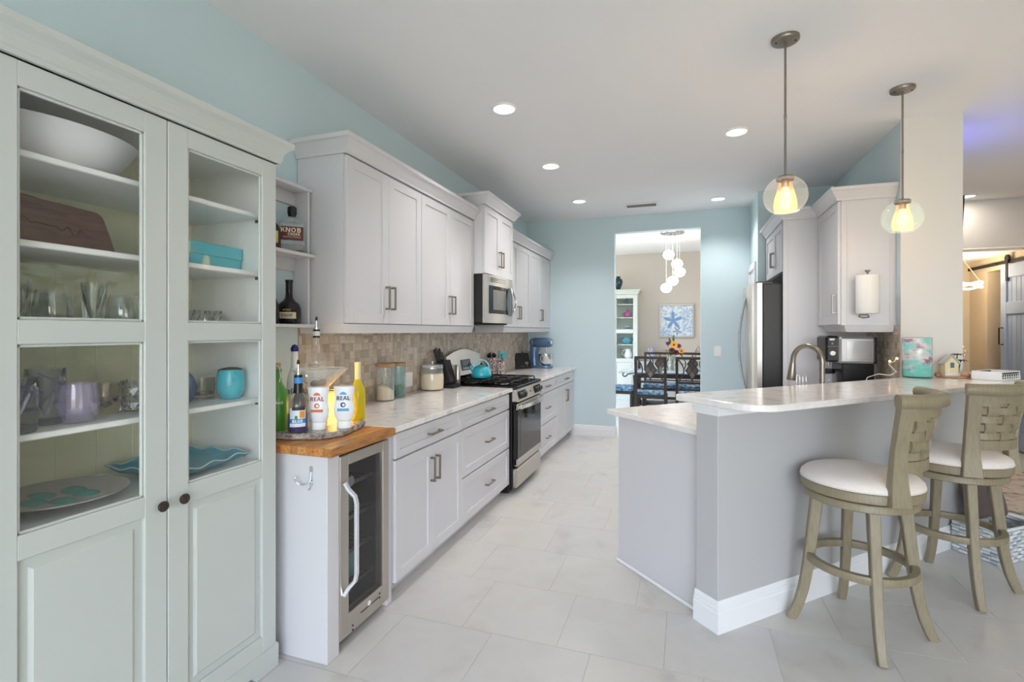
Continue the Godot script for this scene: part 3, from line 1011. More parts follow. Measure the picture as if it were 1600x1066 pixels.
func build_wine_fridge() -> void:
	var t := thing("wine_fridge", "narrow stainless steel wine fridge with a dark glass door under the butcher block", "wine fridge", Vector3(-1.41, 0, -1.802), PI / 2)
	var w := 0.386
	var b := B.new()
	b.box(Vector3(0.004, 0.03, -0.6), Vector3(0.024, 0.866, -0.05)).box(Vector3(w - 0.024, 0.03, -0.6), Vector3(w - 0.004, 0.866, -0.05))
	b.box(Vector3(0.024, 0.03, -0.6), Vector3(w - 0.024, 0.866, -0.58)).box(Vector3(0.024, 0.846, -0.58), Vector3(w - 0.024, 0.866, -0.05)).box(Vector3(0.024, 0.03, -0.58), Vector3(w - 0.024, 0.05, -0.05))
	obj("body", b, M.black_matte, t)
	var d := B.new()
	var y0 := 0.047
	var y1 := 0.855
	var f := 0.062
	d.box(Vector3(0.003, y0, -0.045), Vector3(0.003 + f, y1, 0), 0.004)
	d.box(Vector3(w - 0.003 - f + 0.008, y0, -0.045), Vector3(w - 0.003, y1, 0), 0.004)
	d.box(Vector3(0.003 + f - 0.002, y0, -0.045), Vector3(w - f + 0.008, 0.142, -0.0005), 0.002)
	d.box(Vector3(0.003 + f - 0.002, 0.806, -0.045), Vector3(w - f + 0.008, y1, -0.0005), 0.002)
	var door := obj("door", d, M.steel, t)
	obj("glass_pane", B.new().face([Vector3(f, 0.14, -0.012), Vector3(w - f + 0.01, 0.14, -0.012), Vector3(w - f + 0.01, 0.808, -0.012), Vector3(f, 0.808, -0.012)], Vector3(0, 0, 1)), clear(c8(22, 24, 32, 0.42), 0.0), door)
	var hp := []
	for k in 17:
		var u := k / 16.0
		var e: float = smoothstep(0.0, 0.16, u) * smoothstep(0.0, 0.16, 1.0 - u)
		hp.append(Vector3(0.028 + 0.022 * e, lerpf(0.735, 0.24, u), 0.004 + 0.046 * e))
	obj("handle", B.new().sweep(v2([[-0.008, -0.007], [0.008, -0.007], [0.01, 0], [0.008, 0.007], [-0.008, 0.007], [-0.01, 0]]), hp, Vector3.RIGHT), mat(c8(226, 228, 234), 0.22, 0.5), door)
	var k2 := B.new()
	k2.box(Vector3(0.15, 0.098, 0), Vector3(0.29, 0.101, 0.002))
	for q in [[0.09, 0.075], [0.09, 0.055], [0.3, 0.115], [0.3, 0.095]]:
		k2.lathe(v2([[0, 0.003], [0.004, 0.0025], [0.0045, 0]]), 10, Transform3D(Basis(Vector3.RIGHT, PI / 2), Vector3(q[0], q[1], 0)))
	obj("vent_slot", k2, M.black, door)
	var bg := obj("badge", B.new().lathe(v2([[0, 0.003], [0.011, 0.0025], [0.012, 0]]), 20, Transform3D(Basis(Vector3.RIGHT, PI / 2), Vector3(0.215, 0.112, 0))), M.white, door)
	bg.set_meta("label", "round white badge")
	obj("kick_plate", B.new().box(Vector3(0.006, 0.002, -0.1), Vector3(w - 0.006, 0.045, -0.06)), M.black_matte, t)
	for k in 4:
		var r := B.new()
		for j in 9:
			r.tube([Vector3(0.03 + j * 0.04, 0.2 + 0.16 * k, -0.55), Vector3(0.03 + j * 0.04, 0.2 + 0.16 * k, -0.08)], 0.0022, 6)
		r.box(Vector3(0.026, 0.192 + 0.16 * k, -0.085), Vector3(w - 0.026, 0.212 + 0.16 * k, -0.075), 0.002)
		obj("wire_shelf", r, M.steel_dark, t)
	# drinks seen faintly through the door
	var cups := [[0.16, 0.366, "tumbler", "lilac stemless tumbler on a rack inside the wine fridge", c8(196, 184, 232), [[0, 0], [0.03, 0], [0.042, 0.03], [0.046, 0.07], [0.04, 0.115], [0.037, 0.115], [0, 0.11]]],
		[0.25, 0.203, "can", "pale blue drinks can on the lowest rack of the wine fridge", c8(150, 196, 206), [[0, 0], [0.026, 0], [0.033, 0.01], [0.033, 0.11], [0.026, 0.12], [0, 0.12]]],
		[0.15, 0.203, "can", "small white drinks can near the hinge handle side at the bottom of the wine fridge", c8(200, 206, 212), [[0, 0], [0.024, 0], [0.03, 0.01], [0.03, 0.08], [0.024, 0.09], [0, 0.09]]],
		[0.24, 0.522, "bottle", "green bottle on the upper rack of the wine fridge", c8(110, 150, 130), [[0, 0], [0.03, 0], [0.032, 0.01], [0.032, 0.07], [0.012, 0.1], [0.012, 0.13], [0, 0.13]]]]
	for c in cups:
		var o := obj(c[2], B.new().lathe(v2(c[5]), 20), mat(c[4], 0.4))
		o.position = t.transform * Vector3(c[0], c[1], -0.15)
		tag(o, c[3], "drink" if c[2] != "tumbler" else "tumbler")
	# thermometer disc stuck inside the pane
	var o := obj("disc", B.new().lathe(v2([[0, 0.006], [0.02, 0.006], [0.024, 0.003], [0.024, 0]]), 20, Transform3D(Basis(Vector3.RIGHT, PI / 2), Vector3(0.115, 0.715, -0.03))), mat(c8(190, 196, 208), 0.3, 0.5), t)
	o.set_meta("label", "round grey dial behind the glass")

func build_range() -> void:
	var w := 0.758
	var t := thing("gas_range", "stainless steel and black gas range between the left worktops", "range", Vector3(-1.345, 0, -4.042), PI / 2)
	var dp := 0.715
	obj("body", B.new().box(Vector3(0, 0.035, -dp), Vector3(w, 0.9, -0.045), 0.003).box(Vector3(0.02, 0, -dp + 0.03), Vector3(w - 0.02, 0.036, -0.09)), M.black, t)
	obj("cooktop", B.new().box(Vector3(-0.004, 0.9, -dp + 0.03), Vector3(w + 0.004, 0.928, 0.0), 0.008).box(Vector3(0.03, 0.9285, -dp + 0.09), Vector3(w - 0.03, 0.9305, -0.05)), M.black_gloss, t)
	# control panel, leaning back
	var cp := B.new().sweep(v2([[0, 0]]), [Vector3.ZERO, Vector3.ONE], Vector3.UP, null, false) if false else B.new()
	var A := [Vector3(0.004, 0.795, 0.012), Vector3(w - 0.004, 0.795, 0.012), Vector3(w - 0.004, 0.897, -0.014), Vector3(0.004, 0.897, -0.014)]
	var out := Vector3(0, 0.25, 1)
	cp.face(A, out)
	cp.face([A[0], A[1], A[1] + Vector3(0, 0, -0.06), A[0] + Vector3(0, 0, -0.06)], Vector3.DOWN)
	for s in [0, 1]:
		cp.face([A[s], A[3 - s], A[3 - s] + Vector3(0, 0, -0.04), A[s] + Vector3(0, 0, -0.06)], Vector3(2.0 * s - 1.0, 0, 0))
	cp.face([A[2], A[3], A[3] + Vector3(0, 0, -0.04), A[2] + Vector3(0, 0, -0.04)], Vector3.UP)
	var pan := obj("control_panel", cp, M.steel, t)
	var tilt := Basis(Vector3.RIGHT, -atan(0.026 / 0.102))
	for q in [[0.035, 0.255], [0.51, 0.725]]:
		obj("inset", B.new().box(Vector3(q[0], -0.034, 0.001), Vector3(q[1], 0.034, 0.004), 0.002, Transform3D(tilt, Vector3(0, 0.846, 0))), M.black_gloss, pan)
	var kn := B.new().lathe(v2([[0, 0.024], [0.016, 0.024], [0.019, 0.021], [0.021, 0.008], [0.025, 0.004], [0.025, 0]]), 20).mesh()
	for x in [0.09, 0.2, 0.56, 0.64, 0.7]:
		var k := obj("knob", kn, M.black, pan, Vector3(x, 0.846, 0.004))
		k.basis = tilt * Basis(Vector3.RIGHT, PI / 2)
	obj("badge", B.new().box(Vector3(0.36, -0.008, 0.001), Vector3(0.4, 0.008, 0.003), 0.001, Transform3D(tilt, Vector3(0, 0.846, 0))), M.chrome, pan)
	# oven door: steel frame, black glass, bowed bar
	var d := B.new()
	d.box(Vector3(0.006, 0.245, -0.04), Vector3(w - 0.006, 0.78, -0.004), 0.006)
	var door := obj("oven_door", d, M.black, t)
	obj("glass", B.new().box(Vector3(0.014, 0.3, -0.01), Vector3(w - 0.014, 0.735, 0.0), 0.003), mat(c8(20, 20, 22), 0.04), door)
	obj("window", B.new().box(Vector3(0.09, 0.36, 0.0), Vector3(w - 0.09, 0.66, 0.0012), 0.0005), mat(c8(44, 42, 42), 0.05), door)
	obj("lower_rail", B.new().box(Vector3(0.006, 0.24, -0.03), Vector3(w - 0.006, 0.302, 0.002), 0.004), M.steel, door)
	obj("upper_rail", B.new().box(Vector3(0.006, 0.722, -0.03), Vector3(w - 0.006, 0.772, 0.001), 0.004), M.steel, door)
	var hp := []
	for k in 15:
		var u := k / 14.0
		hp.append(Vector3(lerpf(0.03, w - 0.03, u), 0.748, 0.03 + 0.03 * sin(PI * u)))
	var hb := B.new().sweep(v2([[-0.014, -0.006], [0.014, -0.006], [0.017, 0.0], [0.014, 0.007], [-0.014, 0.007], [-0.017, 0]]), hp, Vector3.UP)
	hb.box(Vector3(0.02, 0.73, 0), Vector3(0.06, 0.766, 0.034), 0.005).box(Vector3(w - 0.06, 0.73, 0), Vector3(w - 0.02, 0.766, 0.034), 0.005)
	obj("handle", hb, mat(c8(214, 206, 196), 0.18, 0.9), door)
	# storage drawer
	var dr := obj("drawer", B.new().box(Vector3(0.004, 0.052, -0.05), Vector3(w - 0.004, 0.216, -0.002), 0.012), M.steel, t)
	obj("finger_slot", B.new().box(Vector3(0.05, 0.217, -0.035), Vector3(w - 0.05, 0.239, -0.012)), M.black, dr)
	# backguard: arched steel with a slanted face
	var pl := []
	pl.append(Vector2(0.0, 0.0))
	pl.append(Vector2(w, 0.0))
	for k in 13:
		var u := 1.0 - k / 12.0
		pl.append(Vector2(w * u, 0.2 + 0.06 * sin(PI * u)))
	var lean := Transform3D(Basis(Vector3.RIGHT, PI / 2 - 0.2), Vector3(0, 0.975, -dp + 0.085))
	# prism runs along local y, so stand it up: plan (x, z) becomes (x, -y)
	var pl2 := []
	for p in pl:
		pl2.append(Vector2(p.x, -p.y))
	var bgd := obj("backguard", B.new().prism(pl2, -0.03, 0.0, 0.004, lean), M.steel, t)
	obj("backguard_base", B.new().box(Vector3(0, 0.928, -dp), Vector3(w, 0.985, -dp + 0.09), 0.004), M.black_gloss, t)
	obj("display", B.new().box(Vector3(0.27, 0.0005, -0.155), Vector3(0.49, 0.004, -0.05), 0.001, lean), M.black_gloss, bgd)
	obj("screen", B.new().box(Vector3(0.3, 0.004, -0.145), Vector3(0.46, 0.0055, -0.095), 0.0005, lean), mat(c8(96, 104, 104), 0.1), bgd)
	obj("button_strip", B.new().box(Vector3(0.3, 0.004, -0.08), Vector3(0.46, 0.0055, -0.06), 0.0005, lean), mat(c8(170, 190, 196), 0.2), bgd)
	# burners and cast iron grates
	for q in [[0.17, -0.2], [0.17, -0.5], [0.59, -0.2], [0.59, -0.5], [0.38, -0.35]]:
		var bu := obj("burner", B.new().lathe(v2([[0, 0.02], [0.03, 0.02], [0.036, 0.015], [0.036, 0.01], [0.048, 0.008], [0.052, 0]]), 20), M.iron, t, Vector3(q[0], 0.9305, q[1]))
		obj("ring", B.new().lathe(v2([[0.05, 0.001], [0.06, 0.003], [0.064, 0.0]]), 20), M.steel_dark, bu)
	for k in 3:
		var x0 := 0.035 + k * 0.232
		var x1 := x0 + 0.224
		var gb := B.new()
		var yb := 0.957
		for x in [x0, x1]:
			gb.tube([Vector3(x, 0.931, -0.06), Vector3(x, yb - 0.006, -0.062), Vector3(x, yb, -0.07), Vector3(x, yb, -0.61), Vector3(x, yb - 0.006, -0.618), Vector3(x, 0.931, -0.62)], 0.006, 6)
		for z in [-0.07, -0.2, -0.345, -0.49, -0.61]:
			gb.tube([Vector3(x0, yb, z), Vector3((x0 + x1) / 2, yb + 0.003, z), Vector3(x1, yb, z)], 0.0058, 6)
		gb.tube([Vector3((x0 + x1) / 2, yb + 0.002, -0.07), Vector3((x0 + x1) / 2, yb + 0.002, -0.61)], 0.0058, 6)
		obj("grate", gb, M.iron, t)

func build_microwave() -> void:
	var w := 0.757
	var h := 0.428
	var t := thing("microwave", "stainless steel over the range microwave with a curved handle", "microwave", Vector3(-1.615, 1.474, -4.036), PI / 2)
	obj("body", B.new().box(Vector3(0, 0, -0.45), Vector3(w, h, -0.045), 0.004), M.black, t)
	var d := B.new()
	# bowed front: a shallow arc in plan
	var arc := []
	for k in 11:
		var u := k / 10.0
		arc.append(Vector3(lerpf(0.0, w, u), 0, -0.044 + 0.052 * sin(PI * (0.08 + 0.84 * u))))
	for q in [[0.0, 0.062], [0.062, 0.352], [0.352, h]]:
		var s := B.new()
		for k in 10:
			var p0: Vector3 = arc[k]
			var p1: Vector3 = arc[k + 1]
			var yy := Vector3(0, q[0], 0)
			var y2 := Vector3(0, q[1] - 0.001, 0)
			s.face([p0 + yy, p1 + yy, p1 + y2, p0 + y2], Vector3(0, 0, 1))
			s.face([p0 + y2, p1 + y2, Vector3(p1.x, q[1] - 0.001, -0.045), Vector3(p0.x, q[1] - 0.001, -0.045)], Vector3.UP)
			s.face([p0 + yy, p1 + yy, Vector3(p1.x, q[0], -0.045), Vector3(p0.x, q[0], -0.045)], Vector3.DOWN)
		for p in [arc[0], arc[10]]:
			s.face([p + Vector3(0, q[0], 0), p + Vector3(0, q[1], 0), Vector3(p.x, q[1], -0.046), Vector3(p.x, q[0], -0.046)], Vector3(p.x - 0.3, 0, 0))
		var nm: String = "control_strip" if q[0] > 0.3 else ("door" if q[0] > 0.03 else "lower_trim")
		var o := obj(nm, s, M.steel, t)
		if nm == "door":
			var win := B.new()
			for k in range(1, 7):
				var e := Vector3(0, 0, 0.0015)
				win.face([arc[k] + Vector3(0, 0.085, 0) + e, arc[k + 1] + Vector3(0, 0.085, 0) + e, arc[k + 1] + Vector3(0, 0.335, 0) + e, arc[k] + Vector3(0, 0.335, 0) + e], Vector3(0, 0, 1))
			obj("window", win, M.black_gloss, o)
			var inner := B.new()
			for k in range(2, 6):
				var e := Vector3(0, 0, 0.0025)
				inner.face([arc[k] + Vector3(0, 0.12, 0) + e, arc[k + 1] + Vector3(0, 0.12, 0) + e, arc[k + 1] + Vector3(0, 0.3, 0) + e, arc[k] + Vector3(0, 0.3, 0) + e], Vector3(0, 0, 1))
			obj("mesh_screen", inner, mat(c8(92, 92, 90), 0.25), o)
			var pb := B.new()
			for k in range(7, 10):
				var e := Vector3(0, 0, 0.0018)
				pb.face([arc[k] + Vector3(0, 0.075, 0) + e, arc[k + 1] + Vector3(0, 0.075, 0) + e, arc[k + 1] + Vector3(0, 0.345, 0) + e, arc[k] + Vector3(0, 0.345, 0) + e], Vector3(0, 0, 1))
			obj("keypad", pb, M.black_gloss, o)
			for sgn in [-1, 1]:
				var hp := []
				for k in 13:
					var u := k / 12.0
					hp.append(Vector3(0.585 + sgn * 0.05 * sin(PI * u), lerpf(0.075, 0.34, u), 0.018 + 0.03 * sin(PI * u)))
				obj("handle", B.new().tube(hp, 0.008, 8), M.chrome if sgn > 0 else M.steel, o)
		elif nm == "control_strip":
			for k in 3:
				obj("vent_slot", B.new().box(Vector3(0.1, 0.37 + 0.016 * k, -0.01), Vector3(0.44, 0.374 + 0.016 * k, 0.0095)), M.steel_dark, o)
	obj("underside", B.new().box(Vector3(0.03, -0.012, -0.42), Vector3(w - 0.03, 0.0, -0.08), 0.003), M.black_matte, t)

func build_right_side() -> void:
	# fridge, its back to the right wall; local x runs towards the viewer, local z out to the left
	var q := -PI / 2
	var t := thing("fridge", "stainless steel french door fridge with dark sides against the right wall", "fridge", Vector3(0.60, 0, -5.962), q)
	var w := 0.905
	obj("body", B.new().box(Vector3(0.004, 0.02, -0.84), Vector3(w - 0.004, 1.83, -0.085), 0.004), mat(c8(46, 45, 46), 0.45), t)
	obj("hinge_cover", B.new().box(Vector3(0.02, 1.83, -0.17), Vector3(w - 0.02, 1.856, -0.03), 0.004), M.black, t)
	for s in [0, 1]:
		var x0: float = 0.003 + s * w / 2
		var x1: float = w / 2 - 0.003 + s * (w / 2)
		var arc := []
		for k in 9:
			var u := k / 8.0
			var xx := lerpf(x0, x1, u)
			var v := (xx - w / 2) / (w / 2)
			arc.append(Vector2(xx, 0.012 - 0.05 * v * v * v * v))
		arc.append(Vector2(x1, -0.078))
		arc.append(Vector2(x0, -0.078))
		var d := obj("door", B.new().prism(arc, 0.72, 1.845, 0.003), M.steel, t)
		var hp := []
		var hs := []
		for k in 17:
			var u := k / 16.0
			hp.append(Vector3(w / 2 + (2 * s - 1) * (0.03 + 0.035 * sin(PI * u)), lerpf(0.8, 1.73, u), 0.014 + 0.062 * sin(PI * u)))
		obj("handle", B.new().sweep(v2([[-0.012, -0.007], [0.012, -0.007], [0.014, 0], [0.012, 0.007], [-0.012, 0.007], [-0.014, 0]]), hp, Vector3.RIGHT), mat(c8(200, 204, 208), 0.15, 0.9), d)
	var fz := obj("freezer_drawer", B.new().box(Vector3(0.003, 0.08, -0.078), Vector3(w - 0.003, 0.71, 0.0), 0.01), M.steel, t)
	obj("handle", B.new().tube([Vector3(0.1, 0.63, 0.0), Vector3(0.12, 0.63, 0.045), Vector3(w / 2, 0.63, 0.06), Vector3(w - 0.12, 0.63, 0.045), Vector3(w - 0.1, 0.63, 0.0)], 0.011, 8), M.steel, fz)
	# cabinet above it
	t = thing("wall_cabinet", "white cabinet with two doors over the fridge", "cabinet", Vector3(0.84, 1.935, -5.985), q)
	obj("carcass", B.new().box(Vector3(0, 0, -0.63), Vector3(0.963, 0.465, -0.0205), 0.001), M.cab, t)
	fronts(t, [["door", 0.003, 0.48, 0.004, 0.455, "r"], ["door", 0.48, 0.96, 0.004, 0.455, "l"]], 0.0)
	t = thing("end_panel", "tall white end panel beside the fridge, behind the tap", "panel", Vector3(0.835, 0, -5.018))
	obj("panel", B.new().box(Vector3(0, 0, 0), Vector3(0.64, 2.4, 0.02), 0.001), M.cab, t)
	obj("edge_strip", B.new().box(Vector3(0, 0, -0.002), Vector3(0.042, 2.4, 0.026), 0.002), M.cab, t)
	# upper cabinet
	t = thing("wall_cabinet", "white single door wall cabinet with the paper towel on its side", "cabinet", Vector3(1.108, 1.445, -4.992), q)
	obj("carcass", B.new().box(Vector3(0, 0, -0.368), Vector3(0.592, 0.957, -0.0205), 0.001), M.cab, t)
	obj("side_frame", B.new().box(Vector3(0.592, 0.0, -0.368), Vector3(0.597, 0.957, -0.33), 0.001).box(Vector3(0.592, 0, -0.055), Vector3(0.597, 0.957, -0.021), 0.001), M.cab, t)
	fronts(t, [["door", 0.002, 0.59, 0.004, 0.945, "r"]], 0.0)
	tag(obj("crown_moulding", B.new().mould(v2(CROWN), v2([[0.84, -5.985], [0.84, -4.99], [1.108, -4.99], [1.108, -4.395], [1.476, -4.395]]), 2.402), M.cab), "white crown moulding stepping round the fridge cabinet and right wall cabinet", "moulding")
	var rail := v2([[-0.022, 0.052], [-0.028, 0.03], [-0.036, 0.0], [-0.054, 0.0], [-0.054, 0.052]])
	tag(obj("light_rail", B.new().mould(rail, v2([[1.128, -4.99], [1.128, -4.375], [1.466, -4.375]]), 1.3935), M.cab), "white light rail under the right wall cabinet, over the coffee machine", "moulding")
	# base units on the right wall and under the low side of the bar
	t = thing("base_cabinet", "white base cabinet under the coffee machine on the right wall", "cabinet", Vector3(0.905, 0, -4.99), q)
	obj("carcass", B.new().box(Vector3(0, 0.09, -0.57), Vector3(0.66, 0.88, -0.0205)), M.cab, t)
	fronts(t, [["drawer", 0.0, 0.58, 0.738, 0.868, "c"], ["door", 0.0, 0.58, 0.092, 0.731, "r"]], 0.0)

func build_bar() -> void:
	# low wall with a square end post, all on the slant
	var rot := Transform3D(Basis(Vector3.UP, PI / 4), Vector3(0.149, 0, -2.482))   # local x runs along the bar, local z out to the stools
	var b := B.new().box(Vector3(0.013, 0, -0.143), Vector3(2.36, 1.0535, -0.013), 0.002, rot)
	struct("wall_bar", b, M.pony, null, "pale grey low wall carrying the raised bar")
	var bb := v2([[0, 0], [0.014, 0], [0.014, 0.092], [0.011, 0.1], [0.011, 0.112], [0.008, 0.118], [0.008, 0.128], [0.003, 0.147], [0, 0.147]])
	var pp := [bar(0.013, -0.15), bar(0.013, -0.013), bar(2.37, -0.013)]
	pp.reverse()
	var prof := []
	for p in bb:
		prof.append(Vector2(-p.x, p.y))
	struct("baseboard_bar", B.new().mould(prof, pp), M.trim, null, "white stepped baseboard round the foot of the bar")
	var tp := [[0, 0], [0.004, 0], [0.008, 0.01], [0.02, 0.03], [0.026, 0.036], [0.026, 0.05], [0, 0.05]]
	prof = []
	for p in tp:
		prof.append(Vector2(-p[0] * 0.6, p[1]))
	var pq := [bar(0.013, -0.16), bar(0.013, -0.013), bar(2.36, -0.013)]
	pq.reverse()
	struct("trim_bar", B.new().mould(prof, pq, 1.005), M.trim, null, "white moulding under the raised bar top")
	# raised top
	var t := thing("worktop", "raised pale quartz bar top with a rounded corner, on the slant", "worktop", Vector3(0, 1.0545, 0))
	var pts := [bar(-0.028, -0.235), bar(-0.018, -0.245), Vector2(1.62, -4.286), Vector2(1.86, -4.286)]
	var fr := bar(2.52, 0.237)
	pts.append(fr)
	for k in 9:
		var a := PI / 2 * k / 8.0
		pts.append(bar(0.112 - 0.14 * sin(a), 0.097 + 0.14 * cos(a)))
	obj("slab", B.new().prism(pts, 0, 0.0305, 0.003), M.quartz, t)
	# low counter on the kitchen side
	t = thing("worktop", "lower pale quartz worktop behind the raised bar, with a pointed near corner", "worktop", Vector3(0, 0.882, 0))
	pts = [bar(0.045, -0.145), bar(0.045, -0.9), Vector2(0.86, -4.463), Vector2(0.86, -4.99), Vector2(1.466, -4.99), Vector2(1.466, -4.286), Vector2(1.75, -4.286)]
	obj("slab", B.new().prism(pts, 0, 0.031, 0.003), M.quartz, t)
	# end panel and cabinets below it
	t = thing("end_panel", "plain white end panel of the low counter beside the bar post", "panel", Vector3(0.149, 0, -2.482), PI / 4)
	obj("panel", B.new().box(Vector3(0.06, 0.0, -0.805), Vector3(0.078, 0.88, -0.146), 0.002), M.cab, t)
	obj("shoe_moulding", B.new().box(Vector3(0.046, 0, -0.812), Vector3(0.061, 0.02, -0.16), 0.006), M.trim, t)
	t = thing("base_cabinet", "white sink cabinet on the kitchen side of the bar", "cabinet", Vector3(0.149, 0, -2.482), PI / 4)
	obj("carcass", B.new().box(Vector3(0.079, 0.09, -0.78), Vector3(1.55, 0.88, -0.15)), M.cab, t)
	obj("toe_kick", B.new().box(Vector3(0.079, 0.0, -0.72), Vector3(1.55, 0.09, -0.15)), M.cab, t)
	var fl := Node3D.new()
	for k in 3:
		var x0 := 0.09 + 0.48 * k
		var d := obj("door", shaker(-x0 - 0.475, -x0, 0.1, 0.87, 0.0), M.cab, t)
		d.rotation.y = PI
		d.position.z = -0.801
		pull(Vector3(-x0 - 0.06, 0.7, 0), 0.145, true, M.pull, d)

# a swivel stool: legs square to leg_turn, backrest centred on the direction back_turn (radians, 0 = +x, towards +z)
func stool(at: Vector3, leg_turn: float, back_turn: float, label: String) -> void:
	var t := thing("bar_stool", label, "bar stool", at, 0, "swivel stools at the raised bar")
	var sec := v2([[-0.02, -0.019], [-0.016, -0.023], [0.016, -0.023], [0.02, -0.019], [0.02, 0.019], [0.016, 0.023], [-0.016, 0.023], [-0.02, 0.019]])
	for k in 4:
		var a := leg_turn + PI / 4 + k * PI / 2
		var o := Vector3(cos(a), 0, sin(a))
		var side := Vector3(-sin(a), 0, cos(a))
		var pts := []
		for p in [[0.176, 0.614], [0.188, 0.5], [0.2, 0.4], [0.211, 0.3], [0.222, 0.22], [0.235, 0.15], [0.252, 0.085], [0.271, 0.035], [0.289, 0.0]]:
			pts.append(o * p[0] + Vector3.UP * p[1])
		obj("leg", B.new().sweep(sec, pts, side, [1.12, 1.06, 1.0, 0.98, 0.95, 0.92, 0.9, 0.88, 0.86]), M.stool, t)
	# foot ring: flat bent wood
	var fr := obj("foot_ring", B.new().lathe(v2([[0.196, 0.302], [0.222, 0.302], [0.224, 0.306], [0.224, 0.332], [0.222, 0.336], [0.196, 0.336], [0.194, 0.332], [0.194, 0.306], [0.196, 0.302]]), 56), M.stool, t)
	for k in 4:
		var a := leg_turn + PI / 4 + k * PI / 2
		var xf := Transform3D(Basis(Vector3.UP, -a) * Basis(Vector3.FORWARD, -PI / 2), Vector3(cos(a), 0, sin(a)) * 0.1925 + Vector3.UP * 0.319)
		obj("bolt", B.new().lathe(v2([[0, -0.004], [0.006, -0.004], [0.008, -0.002], [0.008, 0.003]]), 10, xf), M.black, fr)
	obj("swivel_base", B.new().lathe(v2([[0, 0.612], [0.222, 0.612], [0.228, 0.616], [0.228, 0.643], [0.224, 0.648], [0, 0.648]]), 56), M.stool, t)
	obj("swivel_plate", B.new().lathe(v2([[0, 0.647], [0.205, 0.647], [0.205, 0.656], [0, 0.656]]), 40), M.black, t)
	obj("seat_ring", B.new().lathe(v2([[0, 0.655], [0.236, 0.655], [0.243, 0.66], [0.245, 0.69], [0.241, 0.698], [0.23, 0.7], [0, 0.7]]), 56), M.stool, t)
	var cu := obj("cushion", B.new().lathe(v2([[0, 0.7], [0.236, 0.7], [0.2435, 0.708], [0.241, 0.722], [0.225, 0.738], [0.19, 0.75], [0.13, 0.757], [0.06, 0.76], [0, 0.7605]]), 56), M.linen, t)
	var ring := []
	for k in 56:
		var a := TAU * k / 56
		ring.append(Vector3(cos(a) * 0.242, 0.7045, sin(a) * 0.242))
	obj("piping", B.new().tube(ring, 0.0042, 6, true), mat(c8(222, 214, 206), 0.9), cu)
	# backrest, rolled out of arcs; it leans outwards with height
	var half := 0.79
	var rad := func(y: float) -> float:
		var u := (y - 0.655) / 0.47
		return 0.244 + 0.012 * sin(PI * clampf(u * 1.2, 0.0, 1.0)) * -1.0 + 0.05 * u * u
	var dir := func(w: float) -> Vector3:
		return Vector3(cos(back_turn + w), 0, sin(back_turn + w))
	for s in [-1.0, 1.0]:
		var w: float = s * half
		var pts := []
		for k in 10:
			var y := lerpf(0.66, 1.1, k / 9.0)
			pts.append(dir.call(w) * (rad.call(y) + 0.006) + Vector3.UP * y)
		var sd: Vector3 = Vector3(-sin(back_turn + w), 0, cos(back_turn + w))
		var ss := v2([[-0.031, -0.017], [-0.028, -0.02], [0.028, -0.02], [0.031, -0.017], [0.031, 0.017], [0.028, 0.02], [-0.028, 0.02], [-0.031, 0.017]])
		obj("stile", B.new().sweep(ss, pts, sd, [1.35, 1.22, 1.08, 0.98, 0.92, 0.9, 0.9, 0.92, 0.95, 1.0]), M.stool, t)
	var arc := func(y: float, dr: float, a0: float, a1: float, n: int, wave: float, ph: float) -> Array:
		var pts := []
		for k in n + 1:
			var w := lerpf(a0, a1, float(k) / n)
			pts.append(dir.call(w) * (rad.call(y) + dr + wave * sin(ph + (w - a0) / (a1 - a0) * PI * 4.0)) + Vector3.UP * y)
		return pts
	var rr := v2([[-0.026, -0.02], [-0.02, -0.026], [0.012, -0.026], [0.024, -0.02], [0.03, -0.006], [0.03, 0.01], [0.022, 0.022], [0.008, 0.026], [-0.014, 0.022], [-0.026, 0.014]])
	var tr := obj("top_rail", B.new().sweep(rr, arc.call(1.107, 0.006, -half - 0.12, half + 0.12, 28, 0.0, 0.0), Vector3.UP, null, true, true), M.stool, t)
	obj("crest", B.new().sweep(v2([[-0.022, -0.012], [0.022, -0.012], [0.022, 0.012], [-0.022, 0.012]]), arc.call(1.062, 0.0, -half + 0.05, half - 0.05, 24, 0.0, 0.0), Vector3.UP), M.stool, tr)
	obj("lower_rail", B.new().sweep(v2([[-0.024, -0.011], [0.024, -0.011], [0.026, 0], [0.024, 0.011], [-0.024, 0.011], [-0.026, 0]]), arc.call(0.823, 0.002, -half, half, 24, 0.0, 0.0), Vector3.UP), M.stool, t)
	# basketweave: five broad bands threaded through four uprights
	var wv := 0.0055
	for k in 5:
		var y := 0.867 + k * 0.0435
		var pts := []
		for j in 33:
			var w := lerpf(-half + 0.02, half - 0.02, j / 32.0)
			pts.append(dir.call(w) * (rad.call(y) + wv * sin(w / half * 2.5 * PI) * (1.0 if k % 2 else -1.0)) + Vector3.UP * y)
		obj("slat", B.new().sweep(v2([[-0.0165, -0.004], [0.0165, -0.004], [0.0165, 0.004], [-0.0165, 0.004]]), pts, Vector3.UP), M.stool, t)
	for k in 4:
		var w := (k - 1.5) * half * 0.4
		var pts := []
		for j in 26:
			var y := lerpf(0.83, 1.07, j / 25.0)
			pts.append(dir.call(w) * (rad.call(y) - wv * cos((y - 0.867) / 0.0435 * PI) * (1.0 if k % 2 else -1.0)) + Vector3.UP * y)
		obj("splat", B.new().sweep(v2([[-0.027, -0.004], [0.027, -0.004], [0.027, 0.004], [-0.027, 0.004]]), pts, Vector3(-sin(back_turn + w), 0, cos(back_turn + w))), M.stool, t)

func build_stools() -> void:
	stool(Vector3(0.783, 0, -2.757), PI / 4, 0.486, "grey-brown wooden swivel bar stool nearer the bar's rounded corner, turned sideways")
	stool(Vector3(1.406, 0, -3.406), PI / 4, 0.88, "grey-brown wooden swivel bar stool farther along the bar, beside the white basket")

